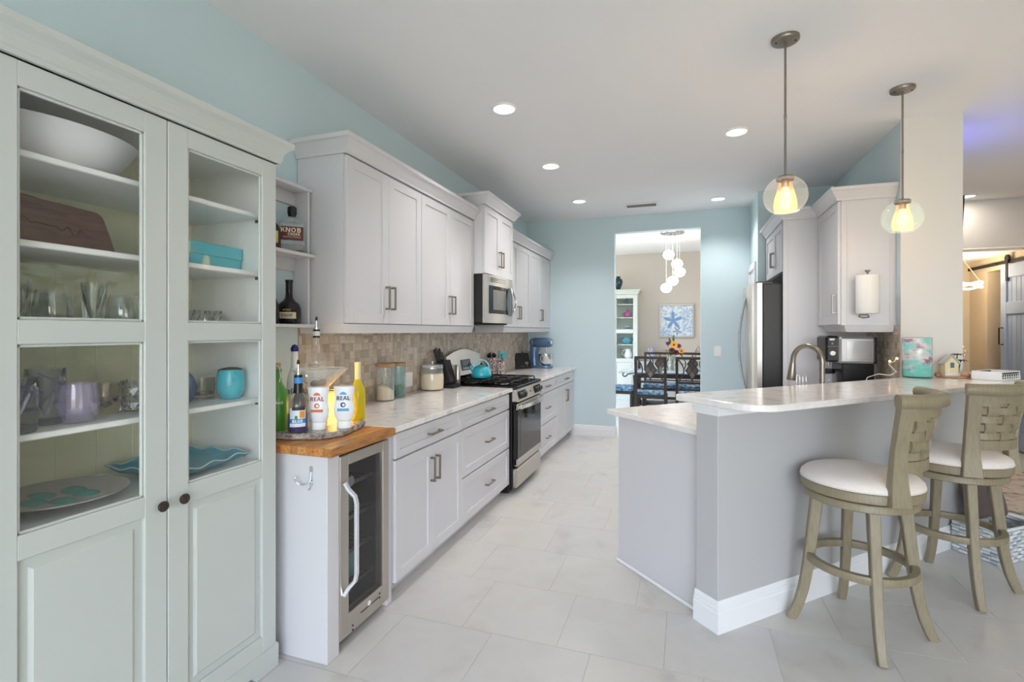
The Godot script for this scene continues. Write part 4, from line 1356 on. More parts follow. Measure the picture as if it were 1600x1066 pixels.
func lathe_thing(called: String, prof: Array, m: Material, at: Vector3, label: String, cat: String, group := "", seg := 28) -> MeshInstance3D:
	var o := obj(called, B.new().lathe(v2(prof), seg), m, null, at)
	tag(o, label, cat, group)
	return o

# hollow glass: outer profile up, inner profile down
func glass_profile(outer: Array, wall: float, base: float) -> Array:
	var r := [[0, 0]]
	for p in outer:
		r.append(p)
	for k in range(outer.size() - 1, -1, -1):
		if outer[k][1] > base:
			r.append([maxf(outer[k][0] - wall, 0.001), outer[k][1]])
	r.append([0, base])
	return r

func build_hutch_contents() -> void:
	var y1 := 1.8855
	var y2 := 1.6465
	var y3 := 1.4015
	var y4 := 1.1245
	var y5 := 0.868
	var t := thing("serving_bowl", "large white oval serving bowl on the top shelf of the display cabinet", "bowl", Vector3(-1.835, y1, -1.0))
	var bp := [[0, 0], [0.09, 0], [0.1, 0.004], [0.135, 0.035], [0.165, 0.08], [0.19, 0.125], [0.186, 0.127], [0.158, 0.083], [0.128, 0.042], [0.09, 0.012], [0, 0.01]]
	obj("bowl", B.new().lathe(v2(bp), 48, Transform3D.IDENTITY, Vector2(0.82, 1.18)), mat(c8(240, 240, 243), 0.25), t)
	# cutting board leaning on the back, its corner rounded
	t = thing("cutting_board", "reddish brown wooden board with faint writing, leaning inside the display cabinet", "cutting board", Vector3(-1.8, y2, -0.76))
	var pl := []
	pl.append(Vector2(0, 0)); pl.append(Vector2(0, -0.165))
	pl.append(Vector2(0.08, -0.158))
	pl.append(Vector2(0.2, -0.146))
	for k in 7:
		var a := PI / 2 - 1.25 * k / 6.0
		pl.append(Vector2(0.325 + 0.03 * cos(a), -0.108 - 0.03 * sin(a)))
	pl.append(Vector2(0.385, 0))
	var lean := Transform3D(Basis(Vector3.UP, PI / 2) * Basis(Vector3.RIGHT, PI / 2 - 0.12), Vector3.ZERO)
	var bw := noise_tex([c8(70, 40, 36), c8(98, 62, 54), c8(112, 72, 62)], [0.0, 0.5, 1.0], 0.02, 41, 256)
	obj("board", B.new().prism(pl, 0, 0.016, 0.003, lean), textured(bw, 0.5, Vector3(9, 9, 1.5)), t)
	# faint burnt handwriting, too worn to read
	var sc := []
	for k in 60:
		var u := k / 59.0
		sc.append(Vector3(0.06 + 0.25 * u, 0.085 - 0.03 * u + 0.014 * sin(u * 44.0) * (0.5 + 0.5 * sin(u * 9.0)), 0.0165))
	var tx := obj("handwriting", B.new().tube(sc, 0.0014, 5), mat(c8(62, 36, 32), 0.6), t)
	tx.transform = Transform3D(Basis(Vector3.UP, PI / 2) * Basis(Vector3.RIGHT, -0.12), Vector3(0.0005, 0, 0))
	# turquoise gift box
	t = thing("gift_box", "turquoise lidded box on the third shelf of the display cabinet's right side", "box", Vector3(-1.855, y2, -1.5), 0.04)
	var tq := mat(c8(72, 190, 206), 0.45)
	obj("box", B.new().box(Vector3(-0.09, 0, -0.12), Vector3(0.09, 0.055, 0.12), 0.002), tq, t)
	obj("lid", B.new().box(Vector3(-0.094, 0.05, -0.124), Vector3(0.094, 0.1, 0.124), 0.003), tq, t)
	# row of glasses on the fixed shelf
	var stem := glass_profile([[0.028, 0], [0.036, 0.006], [0.044, 0.03], [0.046, 0.06], [0.041, 0.1], [0.037, 0.118]], 0.0018, 0.004)
	var hi := glass_profile([[0.026, 0], [0.027, 0.005], [0.033, 0.15]], 0.0016, 0.008)
	var spots := [[-1.74, -0.83, 0, "first from the left"], [-1.83, -0.9, 1, "second from the left"], [-1.75, -0.945, 0, "third from the left"], [-1.84, -1.0, 0, "middle of the row"], [-1.92, -0.98, 0, "at the very back"], [-1.76, -1.06, 1, "right of the middle"], [-1.88, -1.12, 0, "third from the right"], [-1.77, -1.155, 0, "last on the right in front"], [-1.88, -1.22, 0, "last on the right at the back"]]
	var proto := [B.new().lathe(v2(stem), 24).mesh(), B.new().lathe(v2(hi), 24).mesh()]
	for s in spots:
		var o := obj("drinking_glass", proto[s[2]], M.glassware, null, Vector3(s[0], y3, s[1]))
		tag(o, ("clear stemless glass under the brown board, " if s[2] == 0 else "tall narrow clear glass under the brown board, ") + s[3], "glass", "clear glasses under the brown board")
	var tumb := B.new().lathe(v2(glass_profile([[0.026, 0], [0.028, 0.004], [0.031, 0.08]], 0.0016, 0.008)), 24).mesh()
	for s in [[-1.8, -1.42, "leftmost of four"], [-1.87, -1.47, "second of four, set back"], [-1.8, -1.515, "third of four"], [-1.88, -1.58, "rightmost of four"]]:
		var o := obj("drinking_glass", tumb, M.glassware, null, Vector3(s[0], y3, s[1]))
		tag(o, "small clear tumbler on the shelf under the turquoise box, " + s[2], "glass", "small tumblers under the turquoise box")
	# lower glass shelf, left door
	var blue := clear(c8(66, 74, 160, 0.5))
	var sm := solid_glass(c8(226, 230, 246), 0.0, 0.045)
	var q := [[-1.715, -0.842, "wide clear tumbler with a blue swirl at the near end of the lower glass shelf", 0.046, 0.15], [-1.80, -0.955, "taller clear tumbler with a blue swirled foot behind the pearly glass", 0.046, 0.165]]
	for s in q:
		t = thing("drinking_glass", s[2], "glass", Vector3(s[0], y4, s[1]))
		var r: float = s[3]
		var hh: float = s[4]
		obj("glass", B.new().lathe(v2(glass_profile([[r * 0.9, 0], [r * 0.96, 0.004], [r, 0.02], [r * 1.02, hh]], 0.0024, 0.022)), 32), sm, t)
		var sp := []
		for k in 28:
			var u := k / 27.0
			sp.append(Vector3(cos(u * 5.0 + 2.2) * (r * 0.995), 0.02 + (hh - 0.03) * u, sin(u * 5.0 + 2.2) * (r * 0.995)))
		var rr := []
		for k in 28:
			rr.append(0.0065 * (1.0 - k / 30.0) + 0.0006)
		obj("blue_swirl", B.new().tube(sp, rr, 6), blue, t)
		obj("foot", B.new().lathe(v2([[0, 0.003], [r * 0.86, 0.003], [r * 0.9, 0.01], [r * 0.7, 0.02], [0, 0.02]]), 28), clear(c8(60, 66, 140, 0.3)), t)
	var pearl := mat(c8(200, 186, 236, 0.14), 0.03)
	pearl.transparency = BaseMaterial3D.TRANSPARENCY_ALPHA
	lathe_thing("drinking_glass", glass_profile([[0.024, 0], [0.034, 0.004], [0.05, 0.03], [0.053, 0.055], [0.05, 0.09], [0.046, 0.118]], 0.002, 0.005), pearl, Vector3(-1.735, y4, -1.0), "pearly lilac stemless glass in front on the lower glass shelf", "glass")
	t = thing("drinking_glass", "low clear whisky tumbler with a thick ribbed base between the pearly and faceted glasses", "glass", Vector3(-1.85, y4, -1.15))
	obj("glass", B.new().lathe(v2(glass_profile([[0.037, 0], [0.04, 0.004], [0.04, 0.05], [0.0415, 0.055], [0.0405, 0.06], [0.042, 0.1]], 0.0025, 0.02)), 28), solid_glass(c8(240, 232, 228), 0.0, 0.045), t)
	# faceted tumbler: eight-sided bands twisted against each other
	var fb := B.new()
	for k in 4:
		var ya := 0.003 + k * 0.025
		var yb := ya + 0.025
		for j in 8:
			var a0 := TAU * (j + 0.5 * (k % 2)) / 8
			var a1 := TAU * (j + 1 + 0.5 * (k % 2)) / 8
			var am := (a0 + a1) / 2.0
			var r := 0.044
			var p0 := Vector3(cos(a0) * r, ya, sin(a0) * r)
			var p1 := Vector3(cos(a1) * r, ya, sin(a1) * r)
			var m0 := Vector3(cos(am) * r, yb, sin(am) * r)
			var m1 := Vector3(cos(am + TAU / 8) * r, yb, sin(am + TAU / 8) * r)
			var mid := Vector3(cos(am) * r * 1.08, (ya + yb) / 2.0, sin(am) * r * 1.08)
			fb.face([p0, p1, mid], Vector3(cos(am), 0, sin(am)))
			fb.face([p1, m0, mid], Vector3(cos(am), 0, sin(am)))
			fb.face([m0, p0, mid], Vector3(cos(am), 0, sin(am)))
			fb.face([p1, m1, m0], Vector3(cos(a1), 0, sin(a1)))
	fb.lathe(v2([[0, 0.0], [0.04, 0.0], [0.043, 0.003]]), 16)
	fb.lathe(v2([[0.0435, 0.103], [0.041, 0.103], [0.038, 0.012], [0, 0.01]]), 16)
	t = thing("drinking_glass", "clear faceted crystal tumbler at the far end of the left lower shelf", "glass", Vector3(-1.83, y4, -1.235))
	obj("glass", fb, solid_glass(c8(244, 244, 248), 0.0, 0.045), t)
	# right door, lower glass shelf
	lathe_thing("vase", [[0, 0], [0.03, 0], [0.05, 0.03], [0.056, 0.06], [0.045, 0.1], [0.02, 0.13], [0, 0.132]], mat(c8(58, 82, 128), 0.25), Vector3(-1.8, y4, -1.375), "deep blue rounded vase half hidden behind the middle stile of the display cabinet", "vase")
	t = thing("candle_glass", "clear square shouldered candle glass beside the turquoise cup", "candle glass", Vector3(-1.88, y4, -1.53))
	obj("glass", B.new().lathe(v2(glass_profile([[0.03, 0], [0.044, 0.003], [0.046, 0.02], [0.047, 0.085]], 0.003, 0.014)), 28), solid_glass(c8(240, 240, 236), 0.0, 0.045), t)
	obj("wax", B.new().lathe(v2([[0, 0.016], [0.04, 0.016], [0.041, 0.028], [0, 0.026]]), 24), mat(c8(170, 160, 140), 0.6), t)
	t = thing("tumbler_cup", "turquoise cup with dark cracks and a dark rim, on the right lower shelf", "cup", Vector3(-1.765, y4, -1.567))
	var cr := noise_tex([c8(20, 40, 44), c8(60, 176, 196), c8(72, 196, 214), c8(66, 186, 206), c8(22, 44, 50)], [0.0, 0.22, 0.5, 0.86, 0.97], 0.018, 61, 256, 20.0)
	obj("cup", B.new().lathe(v2([[0, 0], [0.034, 0], [0.038, 0.004], [0.049, 0.025], [0.054, 0.055], [0.051, 0.09], [0.046, 0.118], [0.042, 0.118], [0.046, 0.09], [0.048, 0.06], [0.03, 0.01], [0, 0.01]]), 32), textured(cr, 0.2, Vector3.ONE * 5.0, false), t)
	var rim := []
	for k in 32:
		var a := TAU * k / 32
		rim.append(Vector3(cos(a) * 0.044, 0.119 + 0.003 * sin(a * 2.0), sin(a) * 0.044))
	obj("rim", B.new().tube(rim, 0.003, 6, true), mat(c8(60, 56, 56), 0.3, 0.6), t)
	# bottom of the glazed part
	t = thing("glass_platter", "round frosted glass platter with a teal shell design, behind the lower left pane", "platter", Vector3(-1.815, y5, -1.0))
	obj("plate", B.new().lathe(v2([[0, 0.014], [0.06, 0.014], [0.1, 0.018], [0.17, 0.034], [0.172, 0.038], [0.1, 0.024], [0, 0.02]]), 40), mat(c8(176, 170, 168), 0.25), t)
	for k in 5:
		var a := TAU * k / 5 + 0.4
		var o := obj("teal_shell", B.new().lathe(v2([[0, 0.012], [0.02, 0.01], [0.034, 0.004], [0.04, 0]]), 16, Transform3D(Basis(), Vector3(cos(a) * 0.065, 0.021, sin(a) * 0.065)), Vector2(1.2, 0.8)), mat(c8(70, 150, 140), 0.25), t)
	obj("foot", B.new().lathe(v2([[0, 0], [0.05, 0], [0.05, 0.014], [0, 0.014]]), 24), mat(c8(190, 196, 194), 0.3), t)
	# square turquoise platter with a wavy rim
	t = thing("square_platter", "square turquoise platter with a ruffled rim across the cabinet bottom", "platter", Vector3(-1.835, y5, -1.41), 0.1)
	var pb := B.new()
	var n := 24
	var grid := []
	for i in n + 1:
		var row := []
		for j in n + 1:
			var u := lerpf(-1, 1, float(i) / n)
			var w := lerpf(-1, 1, float(j) / n)
			var e := maxf(absf(u), absf(w))
			var yy := 0.006 + 0.034 * pow(e, 5) + 0.006 * smoothstep(0.7, 1.0, e) * sin((u - w) * 9.0)
			row.append(Vector3(u * 0.165, yy, w * 0.165))
		grid.append(row)
	for i in n:
		for j in n:
			pb.face([grid[i][j], grid[i + 1][j], grid[i + 1][j + 1], grid[i][j + 1]], Vector3.UP)
			pb.face([grid[i][j] - Vector3(0, 0.005, 0), grid[i + 1][j] - Vector3(0, 0.005, 0), grid[i + 1][j + 1] - Vector3(0, 0.005, 0), grid[i][j + 1] - Vector3(0, 0.005, 0)], Vector3.DOWN)
	obj("plate", pb, mat(c8(64, 158, 178), 0.2), t)
	var edge := []
	for i in n: edge.append(grid[i][0])
	for j in n: edge.append(grid[n][j])
	for i in n: edge.append(grid[n - i][n])
	for j in n: edge.append(grid[0][n - j])
	obj("pale_rim", B.new().tube(edge, 0.003, 5, true), mat(c8(176, 206, 212), 0.25), t)

func bottle(label: String, at: Vector3, prof: Array, m: Material, called := "bottle", cat := "bottle") -> Node3D:
	var t := thing(called, label, cat, at)
	obj("glass", B.new().lathe(v2(prof), 32), m, t)
	return t

# a label wrapped round part of a bottle: an arc of radius r facing the angle a
func wrap_label(t: Node3D, r: float, y0: float, y1: float, a: float, half: float, m: Material, called := "paper_label") -> MeshInstance3D:
	var b := B.new()
	var n := 12
	for k in n:
		var w0 := a - half + 2.0 * half * k / n
		var w1 := a - half + 2.0 * half * (k + 1) / n
		var d0 := Vector3(cos(w0), 0, sin(w0))
		var d1 := Vector3(cos(w1), 0, sin(w1))
		b.face([d0 * r + Vector3.UP * y0, d1 * r + Vector3.UP * y0, d1 * r + Vector3.UP * y1, d0 * r + Vector3.UP * y1], d0 + d1)
	return obj(called, b, m, t)

func pourer(t: Node3D, y: float) -> void:
	obj("pour_spout", B.new().lathe(v2([[0.0, 0.0], [0.012, 0.0], [0.012, 0.012], [0.006, 0.016], [0.004, 0.05], [0.003, 0.05]]), 14, Transform3D(Basis(), Vector3(0, y, 0))), M.chrome, t)
	obj("spout_cap", B.new().lathe(v2([[0.0, 0.046], [0.006, 0.048], [0.007, 0.056], [0.004, 0.068], [0, 0.07]]), 12, Transform3D(Basis(), Vector3(0, y, 0))), M.black, t)

const TOCAM := 1.15     # angle (x towards z) from the left counter to the viewer

func build_bar_corner() -> void:
	# wall shelf with bottles
	var t := thing("wall_shelf", "narrow white open bottle shelf between the display cabinet and wall cabinet", "shelf", Vector3(LW + 0.001, 1.42, -1.66))
	var b: B
	for y in [0.0, 0.385, 0.752]:
		obj("board", B.new().box(Vector3(0, y, 0.0), Vector3(0.138 if y < 0.7 else 0.112, y + 0.018, -0.612), 0.0015), M.cab, t)
	obj("side", B.new().box(Vector3(0, 0.018, -0.586), Vector3(0.104, 0.752, -0.602), 0.001), M.cab, t)
	obj("side", B.new().box(Vector3(0, 0.018, 0.0), Vector3(0.104, 0.752, -0.016), 0.001), M.cab, t)
	for y in [0.315, 0.682]:
		obj("back_rail", B.new().box(Vector3(0.0, y, -0.016), Vector3(0.014, y + 0.07, -0.586), 0.001), M.cab, t)
	# whisky: square shouldered flask, turned towards the room
	t = thing("whisky_bottle", "square whisky bottle with a dark red label and black cap, on the upper bottle shelf", "bottle", Vector3(-2.003, 1.8235, -2.165), 0.75)
	t.scale = Vector3(1.12, 1.05, 1.0)
	var amber := clear(c8(96, 40, 16, 0.7), 0.02)
	var gl := clear(c8(200, 214, 216, 0.25), 0.0)
	obj("glass", B.new().box(Vector3(-0.057, 0.003, -0.032), Vector3(0.057, 0.158, 0.032), 0.009), gl, t)
	obj("whisky", B.new().box(Vector3(-0.053, 0.006, -0.028), Vector3(0.053, 0.042, 0.028), 0.006), mat(c8(70, 30, 18), 0.1), t)
	obj("shoulder", B.new().lathe(v2([[0.05, 0.155], [0.045, 0.165], [0.022, 0.178], [0.017, 0.186], [0.017, 0.2]]), 24, Transform3D.IDENTITY, Vector2(1, 0.62)), gl, t)
	obj("cap", B.new().lathe(v2([[0.0165, 0.186], [0.018, 0.19], [0.018, 0.196], [0.021, 0.2], [0.021, 0.232], [0.018, 0.236], [0, 0.236]]), 20), M.black, t)
	var lb := obj("paper_label", B.new().box(Vector3(-0.049, 0.06, 0.032), Vector3(0.05, 0.13, 0.0332)), mat(c8(92, 28, 26), 0.5), t)
	var cream := mat(c8(236, 222, 200), 0.6)
	text("KNOB", 0.024, cream, lb, Vector3(-0.006, 0.112, 0.0335))
	text("CREEK", 0.014, cream, lb, Vector3(0.008, 0.091, 0.0335))
	text("KENTUCKY STRAIGHT", 0.0062, cream, lb, Vector3(0.0, 0.076, 0.0335), Vector3.ZERO, false)
	t = bottle("amber bottle with a yellow label, beside the square whisky bottle on the upper shelf", Vector3(-2.01, 1.8235, -2.035), [[0, 0], [0.036, 0], [0.04, 0.005], [0.04, 0.1], [0.03, 0.125], [0.014, 0.145], [0.013, 0.17], [0.016, 0.172], [0.016, 0.19], [0, 0.192]], mat(c8(52, 30, 20), 0.12))
	wrap_label(t, 0.0405, 0.03, 0.092, TOCAM, 1.1, mat(c8(206, 186, 108), 0.6))
	t = bottle("squat black bottle with a long neck and cream label, on the lower bottle shelf", Vector3(-2.0, 1.4385, -2.14), [[0, 0], [0.054, 0], [0.06, 0.006], [0.062, 0.06], [0.06, 0.085], [0.05, 0.108], [0.03, 0.124], [0.02, 0.14], [0.0175, 0.165], [0.0175, 0.222], [0.02, 0.225], [0.02, 0.236], [0, 0.238]], mat(c8(14, 13, 12), 0.08))
	var w := wrap_label(t, 0.0628, 0.028, 0.062, TOCAM - 0.15, 0.75, mat(c8(216, 202, 172), 0.6))
	var face_dir := Vector3(cos(TOCAM - 0.15), 0, sin(TOCAM - 0.15))
	text("VSOP", 0.016, M.black, w, face_dir * 0.064 + Vector3.UP * 0.045, Vector3(0, PI / 2 - (TOCAM - 0.15), 0), true, true)
	text("D'USSE", 0.008, mat(c8(206, 180, 110), 0.4), w, face_dir * 0.0632 + Vector3.UP * 0.074, Vector3(0, PI / 2 - (TOCAM - 0.15), 0), true, true)
	t = bottle("dark bottle mostly hidden by the display cabinet on the lower bottle shelf", Vector3(-1.995, 1.4385, -2.02), [[0, 0], [0.03, 0], [0.034, 0.005], [0.034, 0.09], [0.02, 0.12], [0.013, 0.15], [0.013, 0.19], [0, 0.19]], mat(c8(24, 22, 26), 0.1))
	# double hook
	t = thing("coat_hook", "chrome double hook on the white end panel", "hook", Vector3(-1.49, 0.785, -1.7215))
	b = B.new().box(Vector3(-0.009, -0.036, 0), Vector3(0.009, 0.036, 0.003), 0.001).lathe(v2([[0, 0.004], [0.009, 0.003], [0.009, 0]]), 16, Transform3D(Basis(Vector3.RIGHT, PI / 2), Vector3(0, 0.036, 0)))
	obj("plate", b, M.chrome, t)
	b = B.new()
	var hp := []
	for k in 13:
		var a := PI * 1.15 * k / 12.0
		hp.append(Vector3(-0.028 + 0.028 * cos(a), -0.012 - 0.022 * sin(a), 0.006 + 0.03 * (k / 12.0)))
	hp.push_front(Vector3(0, 0.02, 0.004))
	obj("hook_arm", b.tube(hp, 0.0036, 8), M.chrome, t)
	obj("tip", B.new().lathe(v2([[0, -0.006], [0.005, -0.004], [0.006, 0], [0.005, 0.004], [0, 0.006]]), 12, Transform3D(Basis(), hp[13])), M.chrome, t)
	obj("hook_arm", B.new().tube([Vector3(0.002, -0.02, 0.003), Vector3(0.004, -0.042, 0.01), Vector3(0.004, -0.05, 0.022)], 0.0034, 8), M.chrome, t)
	# rough stone slab on the block
	t = thing("stone_tray", "rough edged grey granite slab on the butcher block, holding bottles", "tray", Vector3(0, 0.9135, 0))
	var rng := RandomNumberGenerator.new()
	rng.seed = 77
	var base := v2([[-2.03, -1.75], [-1.73, -1.768], [-1.53, -1.83], [-1.49, -1.93], [-1.515, -2.06], [-1.56, -2.2], [-1.64, -2.262], [-1.83, -2.255], [-2.0, -2.2], [-2.04, -1.98]])
	var pl := []
	for k in base.size():
		var p0: Vector2 = base[k]
		var p1: Vector2 = base[(k + 1) % base.size()]
		for j in 5:
			pl.append(p0.lerp(p1, j / 5.0) + Vector2(rng.randf_range(-0.007, 0.007), rng.randf_range(-0.007, 0.007)))
	var sb := B.new().prism(pl, 0, 0.028, 0.006)
	obj("slab", sb, M.granite, t)
	var ty := 0.9418
	t = bottle("green bottle with a cork, nearest on the stone slab", Vector3(-1.79, ty, -1.845), [[0, 0], [0.044, 0], [0.047, 0.004], [0.047, 0.15], [0.042, 0.178], [0.026, 0.205], [0.0165, 0.225], [0.015, 0.27], [0.018, 0.272], [0.018, 0.282], [0, 0.283]], mat(c8(72, 146, 36), 0.1))
	t.get_child(0).material_override.clearcoat_enabled = true
	obj("cork", B.new().lathe(v2([[0, 0.28], [0.013, 0.28], [0.014, 0.31], [0, 0.311]]), 16), mat(c8(190, 156, 118), 0.8), t)
	obj("bail_wire", B.new().tube([Vector3(0.0, 0.302, 0.014), Vector3(0.02, 0.29, 0.012), Vector3(0.026, 0.25, 0.01), Vector3(0.02, 0.222, 0.012)], 0.0022, 6), M.chrome, t)
	for q in [[0.16, "Midori", 0.0125, 0.13]]:
		var d := Vector3(cos(TOCAM - 0.2), 0, sin(TOCAM - 0.2))
		text(q[1], q[2], M.white, t, d * 0.0475 + Vector3.UP * q[3], Vector3(0, PI / 2 - TOCAM + 0.2, 0), true, true, 0.001)
	# white cream bottle with a blue cap
	t = bottle("tall white bottle with a domed blue cap, at the back of the stone slab", Vector3(-1.885, ty, -2.055), [[0, 0], [0.034, 0], [0.037, 0.004], [0.037, 0.2], [0.03, 0.24], [0.018, 0.275], [0.016, 0.36], [0, 0.36]], mat(c8(226, 228, 230), 0.2))
	obj("cap", B.new().lathe(v2([[0.0, 0.355], [0.0185, 0.355], [0.0195, 0.36], [0.0195, 0.37], [0.014, 0.384], [0.006, 0.39], [0, 0.391]]), 20), mat(c8(26, 22, 110), 0.2), t)
	var dr := Vector3(cos(TOCAM), 0, sin(TOCAM))
	text("RumChata", 0.026, mat(c8(36, 30, 60), 0.5), t, dr * 0.038 + Vector3.UP * 0.155, Vector3(0, PI / 2 - TOCAM, 0), false, true, 0.001)
	# blue liqueur
	t = bottle("clear bottle of deep blue liqueur with an orange printed label and pourer", Vector3(-1.66, ty, -1.832), [[0, 0.002], [0.043, 0.002], [0.046, 0.006], [0.047, 0.12], [0.044, 0.145], [0.03, 0.165], [0.017, 0.185], [0.015, 0.25]], clear(c8(206, 196, 190, 0.08), 0.0))
	obj("liqueur", B.new().lathe(v2([[0, 0.005], [0.042, 0.005], [0.0445, 0.01], [0.0445, 0.085], [0, 0.085]]), 28), mat(c8(14, 16, 96), 0.08), t)
	obj("neck_wrap", B.new().lathe(v2([[0.0, 0.178], [0.022, 0.178], [0.019, 0.2], [0.0185, 0.26], [0, 0.26]]), 20), M.black, t)
	obj("neck_band", B.new().lathe(v2([[0.0192, 0.222], [0.0196, 0.224], [0.0196, 0.246], [0.0192, 0.248]]), 20), mat(c8(70, 150, 220), 0.4), t)
	var la := TOCAM - 0.25
	var lab := wrap_label(t, 0.0478, 0.03, 0.115, la, 0.75, mat(c8(214, 226, 238), 0.5))
	wrap_label(t, 0.0481, 0.046, 0.066, la, 0.75, mat(c8(52, 132, 210), 0.5), "blue_band")
	wrap_label(t, 0.0481, 0.07, 0.1, la - 0.42, 0.24, mat(c8(232, 150, 50), 0.5), "orange_print")
	wrap_label(t, 0.0482, 0.062, 0.08, la + 0.12, 0.12, mat(c8(40, 130, 50), 0.5), "leaf_print")
	wrap_label(t, 0.0482, 0.104, 0.118, la - 0.1, 0.6, mat(c8(30, 28, 36), 0.5), "dark_band")
	var dl := Vector3(cos(la), 0, sin(la))
	text("BLUE", 0.014, M.white, lab, dl * 0.0486 + Vector3.UP * 0.056, Vector3(0, PI / 2 - la, 0))
	pourer(t, 0.26)
	t = bottle("dark green bottle standing between the blue liqueur and the big cocktail glass", Vector3(-1.79, ty, -1.99), [[0, 0], [0.032, 0], [0.035, 0.004], [0.035, 0.12], [0.02, 0.16], [0.012, 0.18], [0.012, 0.2], [0, 0.2]], mat(c8(24, 34, 22), 0.1))
	# tall clear bottle with a ball neck
	t = bottle("tall clear bottle with a round bulb and pourer, at the back of the stone slab", Vector3(-1.85, ty, -2.175), [[0, 0.002], [0.04, 0.002], [0.044, 0.006], [0.044, 0.18], [0.034, 0.21], [0.032, 0.225], [0.044, 0.25], [0.053, 0.285], [0.05, 0.32], [0.035, 0.348], [0.019, 0.362], [0.0145, 0.375], [0.0135, 0.42], [0.016, 0.425], [0.016, 0.43]], clear(c8(226, 232, 236, 0.12)))
	obj("collar", B.new().lathe(v2([[0, 0.425], [0.017, 0.425], [0.0175, 0.43], [0.0175, 0.462], [0.014, 0.467], [0, 0.467]]), 20), mat(c8(220, 220, 226), 0.3), t)
	for y in [0.428, 0.462]:
		obj("black_band", B.new().lathe(v2([[0.0174, y - 0.004], [0.0182, y - 0.003], [0.0182, y + 0.005], [0.0174, y + 0.006]]), 20), M.black, t)
	wrap_label(t, 0.0538, 0.272, 0.282, TOCAM, 0.5, M.black, "dark_label")
	wrap_label(t, 0.0541, 0.275, 0.279, TOCAM, 0.45, M.white, "pale_line")
	pourer(t, 0.467)
	# giant cocktail glass with glass stones in it
	t = thing("cocktail_glass", "oversized clear martini glass with coloured stones, among the bottles", "glass", Vector3(-1.70, ty, -2.02))
	obj("glass", B.new().lathe(v2([[0, 0.0], [0.07, 0.0], [0.07, 0.003], [0.01, 0.01], [0.006, 0.02], [0.006, 0.135], [0.012, 0.15], [0.135, 0.272], [0.133, 0.273], [0.012, 0.155], [0, 0.15]]), 40), clear(c8(226, 236, 236, 0.16)), t)
	var grim := []
	for k in 40:
		var a := TAU * k / 40
		grim.append(Vector3(cos(a) * 0.134, 0.2725, sin(a) * 0.134))
	obj("rim", B.new().tube(grim, 0.0014, 5, true), clear(c8(236, 240, 240, 0.5)), t)
	rng.seed = 4
	for q in [[-0.02, 0.2, 0.01, c8(92, 44, 72), "stone"], [0.03, 0.205, 0.015, c8(120, 70, 96), "stone"], [0.06, 0.226, -0.005, c8(146, 152, 156), "stone"], [0.0, 0.178, 0.0, c8(100, 54, 82), "stone"]]:
		var st := B.new().lathe(v2([[0, -0.016], [0.014, -0.012], [0.023, -0.001], [0.018, 0.012], [0, 0.017]]), 7, Transform3D(Basis(Vector3(1, 0.4, 0.2).normalized(), rng.randf() * 3.0), Vector3(q[0], q[1], q[2])))
		obj("stone", st, mat(q[3], 0.12), t)
	# little lantern glowing behind the white bottles
	t = thing("votive_lamp", "glowing frosted glass votive lamp behind the two white squeeze bottles", "lamp", Vector3(-1.668, ty, -2.125))
	obj("glass_sleeve", B.new().lathe(v2([[0.052, 0.002], [0.055, 0.006], [0.055, 0.16], [0.053, 0.162], [0.051, 0.16], [0.051, 0.006]]), 28), clear(c8(255, 232, 170, 0.35), 0.1), t)
	obj("flame_bulb", B.new().lathe(v2([[0, 0.02], [0.022, 0.022], [0.03, 0.05], [0.026, 0.09], [0.012, 0.12], [0, 0.13]]), 20), lamp(Color(1.0, 0.82, 0.5), 1.7), t)
	omni(Vector3(0, 0.07, 0), Color(1.0, 0.84, 0.56), 0.06, 0.02, t)
	var gb := []
	for k in 24:
		var a := TAU * k / 24
		gb.append(Vector3(cos(a) * 0.0535, 0.161, sin(a) * 0.0535))
	obj("dark_rim", B.new().tube(gb, 0.003, 6, true), mat(c8(40, 56, 40), 0.3), t)
	# two white squeeze bottles, standing on their caps
	for q in [[-1.618, -1.915, "white squeeze bottle with orange print, left of the pair before the lamp", c8(206, 110, 60), c8(150, 60, 50)], [-1.527, -1.985, "white squeeze bottle with blue print, right of the pair on the slab's edge", c8(84, 160, 206), c8(36, 58, 110)]]:
		t = thing("squeeze_bottle", q[2], "bottle", Vector3(q[0], ty, q[1]), 0.45)
		obj("cap", B.new().lathe(v2([[0, 0], [0.033, 0], [0.034, 0.004], [0.034, 0.03], [0.03, 0.034], [0, 0.034]]), 28, Transform3D.IDENTITY, Vector2(1, 0.75)), M.white, t)
		obj("body", B.new().lathe(v2([[0, 0.034], [0.034, 0.036], [0.045, 0.06], [0.049, 0.085], [0.045, 0.115], [0.041, 0.135], [0.044, 0.16], [0.049, 0.19], [0.048, 0.197], [0, 0.2]]), 32, Transform3D.IDENTITY, Vector2(1, 0.62)), mat(c8(238, 240, 245), 0.3), t)
		var z := 0.0315
		text("REAL", 0.02, mat(q[4], 0.5), t, Vector3(0.0, 0.143, z - 0.005), Vector3.ZERO, true, false, 0.002)
		obj("print_arch", B.new().prism(v2([[-0.018, -0.16], [0.018, -0.16], [0.01, -0.17], [0.0, -0.174], [-0.01, -0.17]]), 0, 0.0015, 0, Transform3D(Basis(Vector3.RIGHT, PI / 2), Vector3(0, 0, z - 0.004))), mat(q[3], 0.5), t)
		obj("print_fruit", B.new().lathe(v2([[0, 0.001], [0.011, 0.001], [0.012, 0]]), 20, Transform3D(Basis(Vector3.RIGHT, PI / 2), Vector3(0, 0.112, z - 0.003))), mat(q[4] if q[3].b > 0.6 else q[3], 0.5), t)
		obj("print_core", B.new().lathe(v2([[0, 0.0015], [0.006, 0.0015], [0.007, 0]]), 16, Transform3D(Basis(Vector3.RIGHT, PI / 2), Vector3(0.002, 0.112, z - 0.0028))), M.white, t)
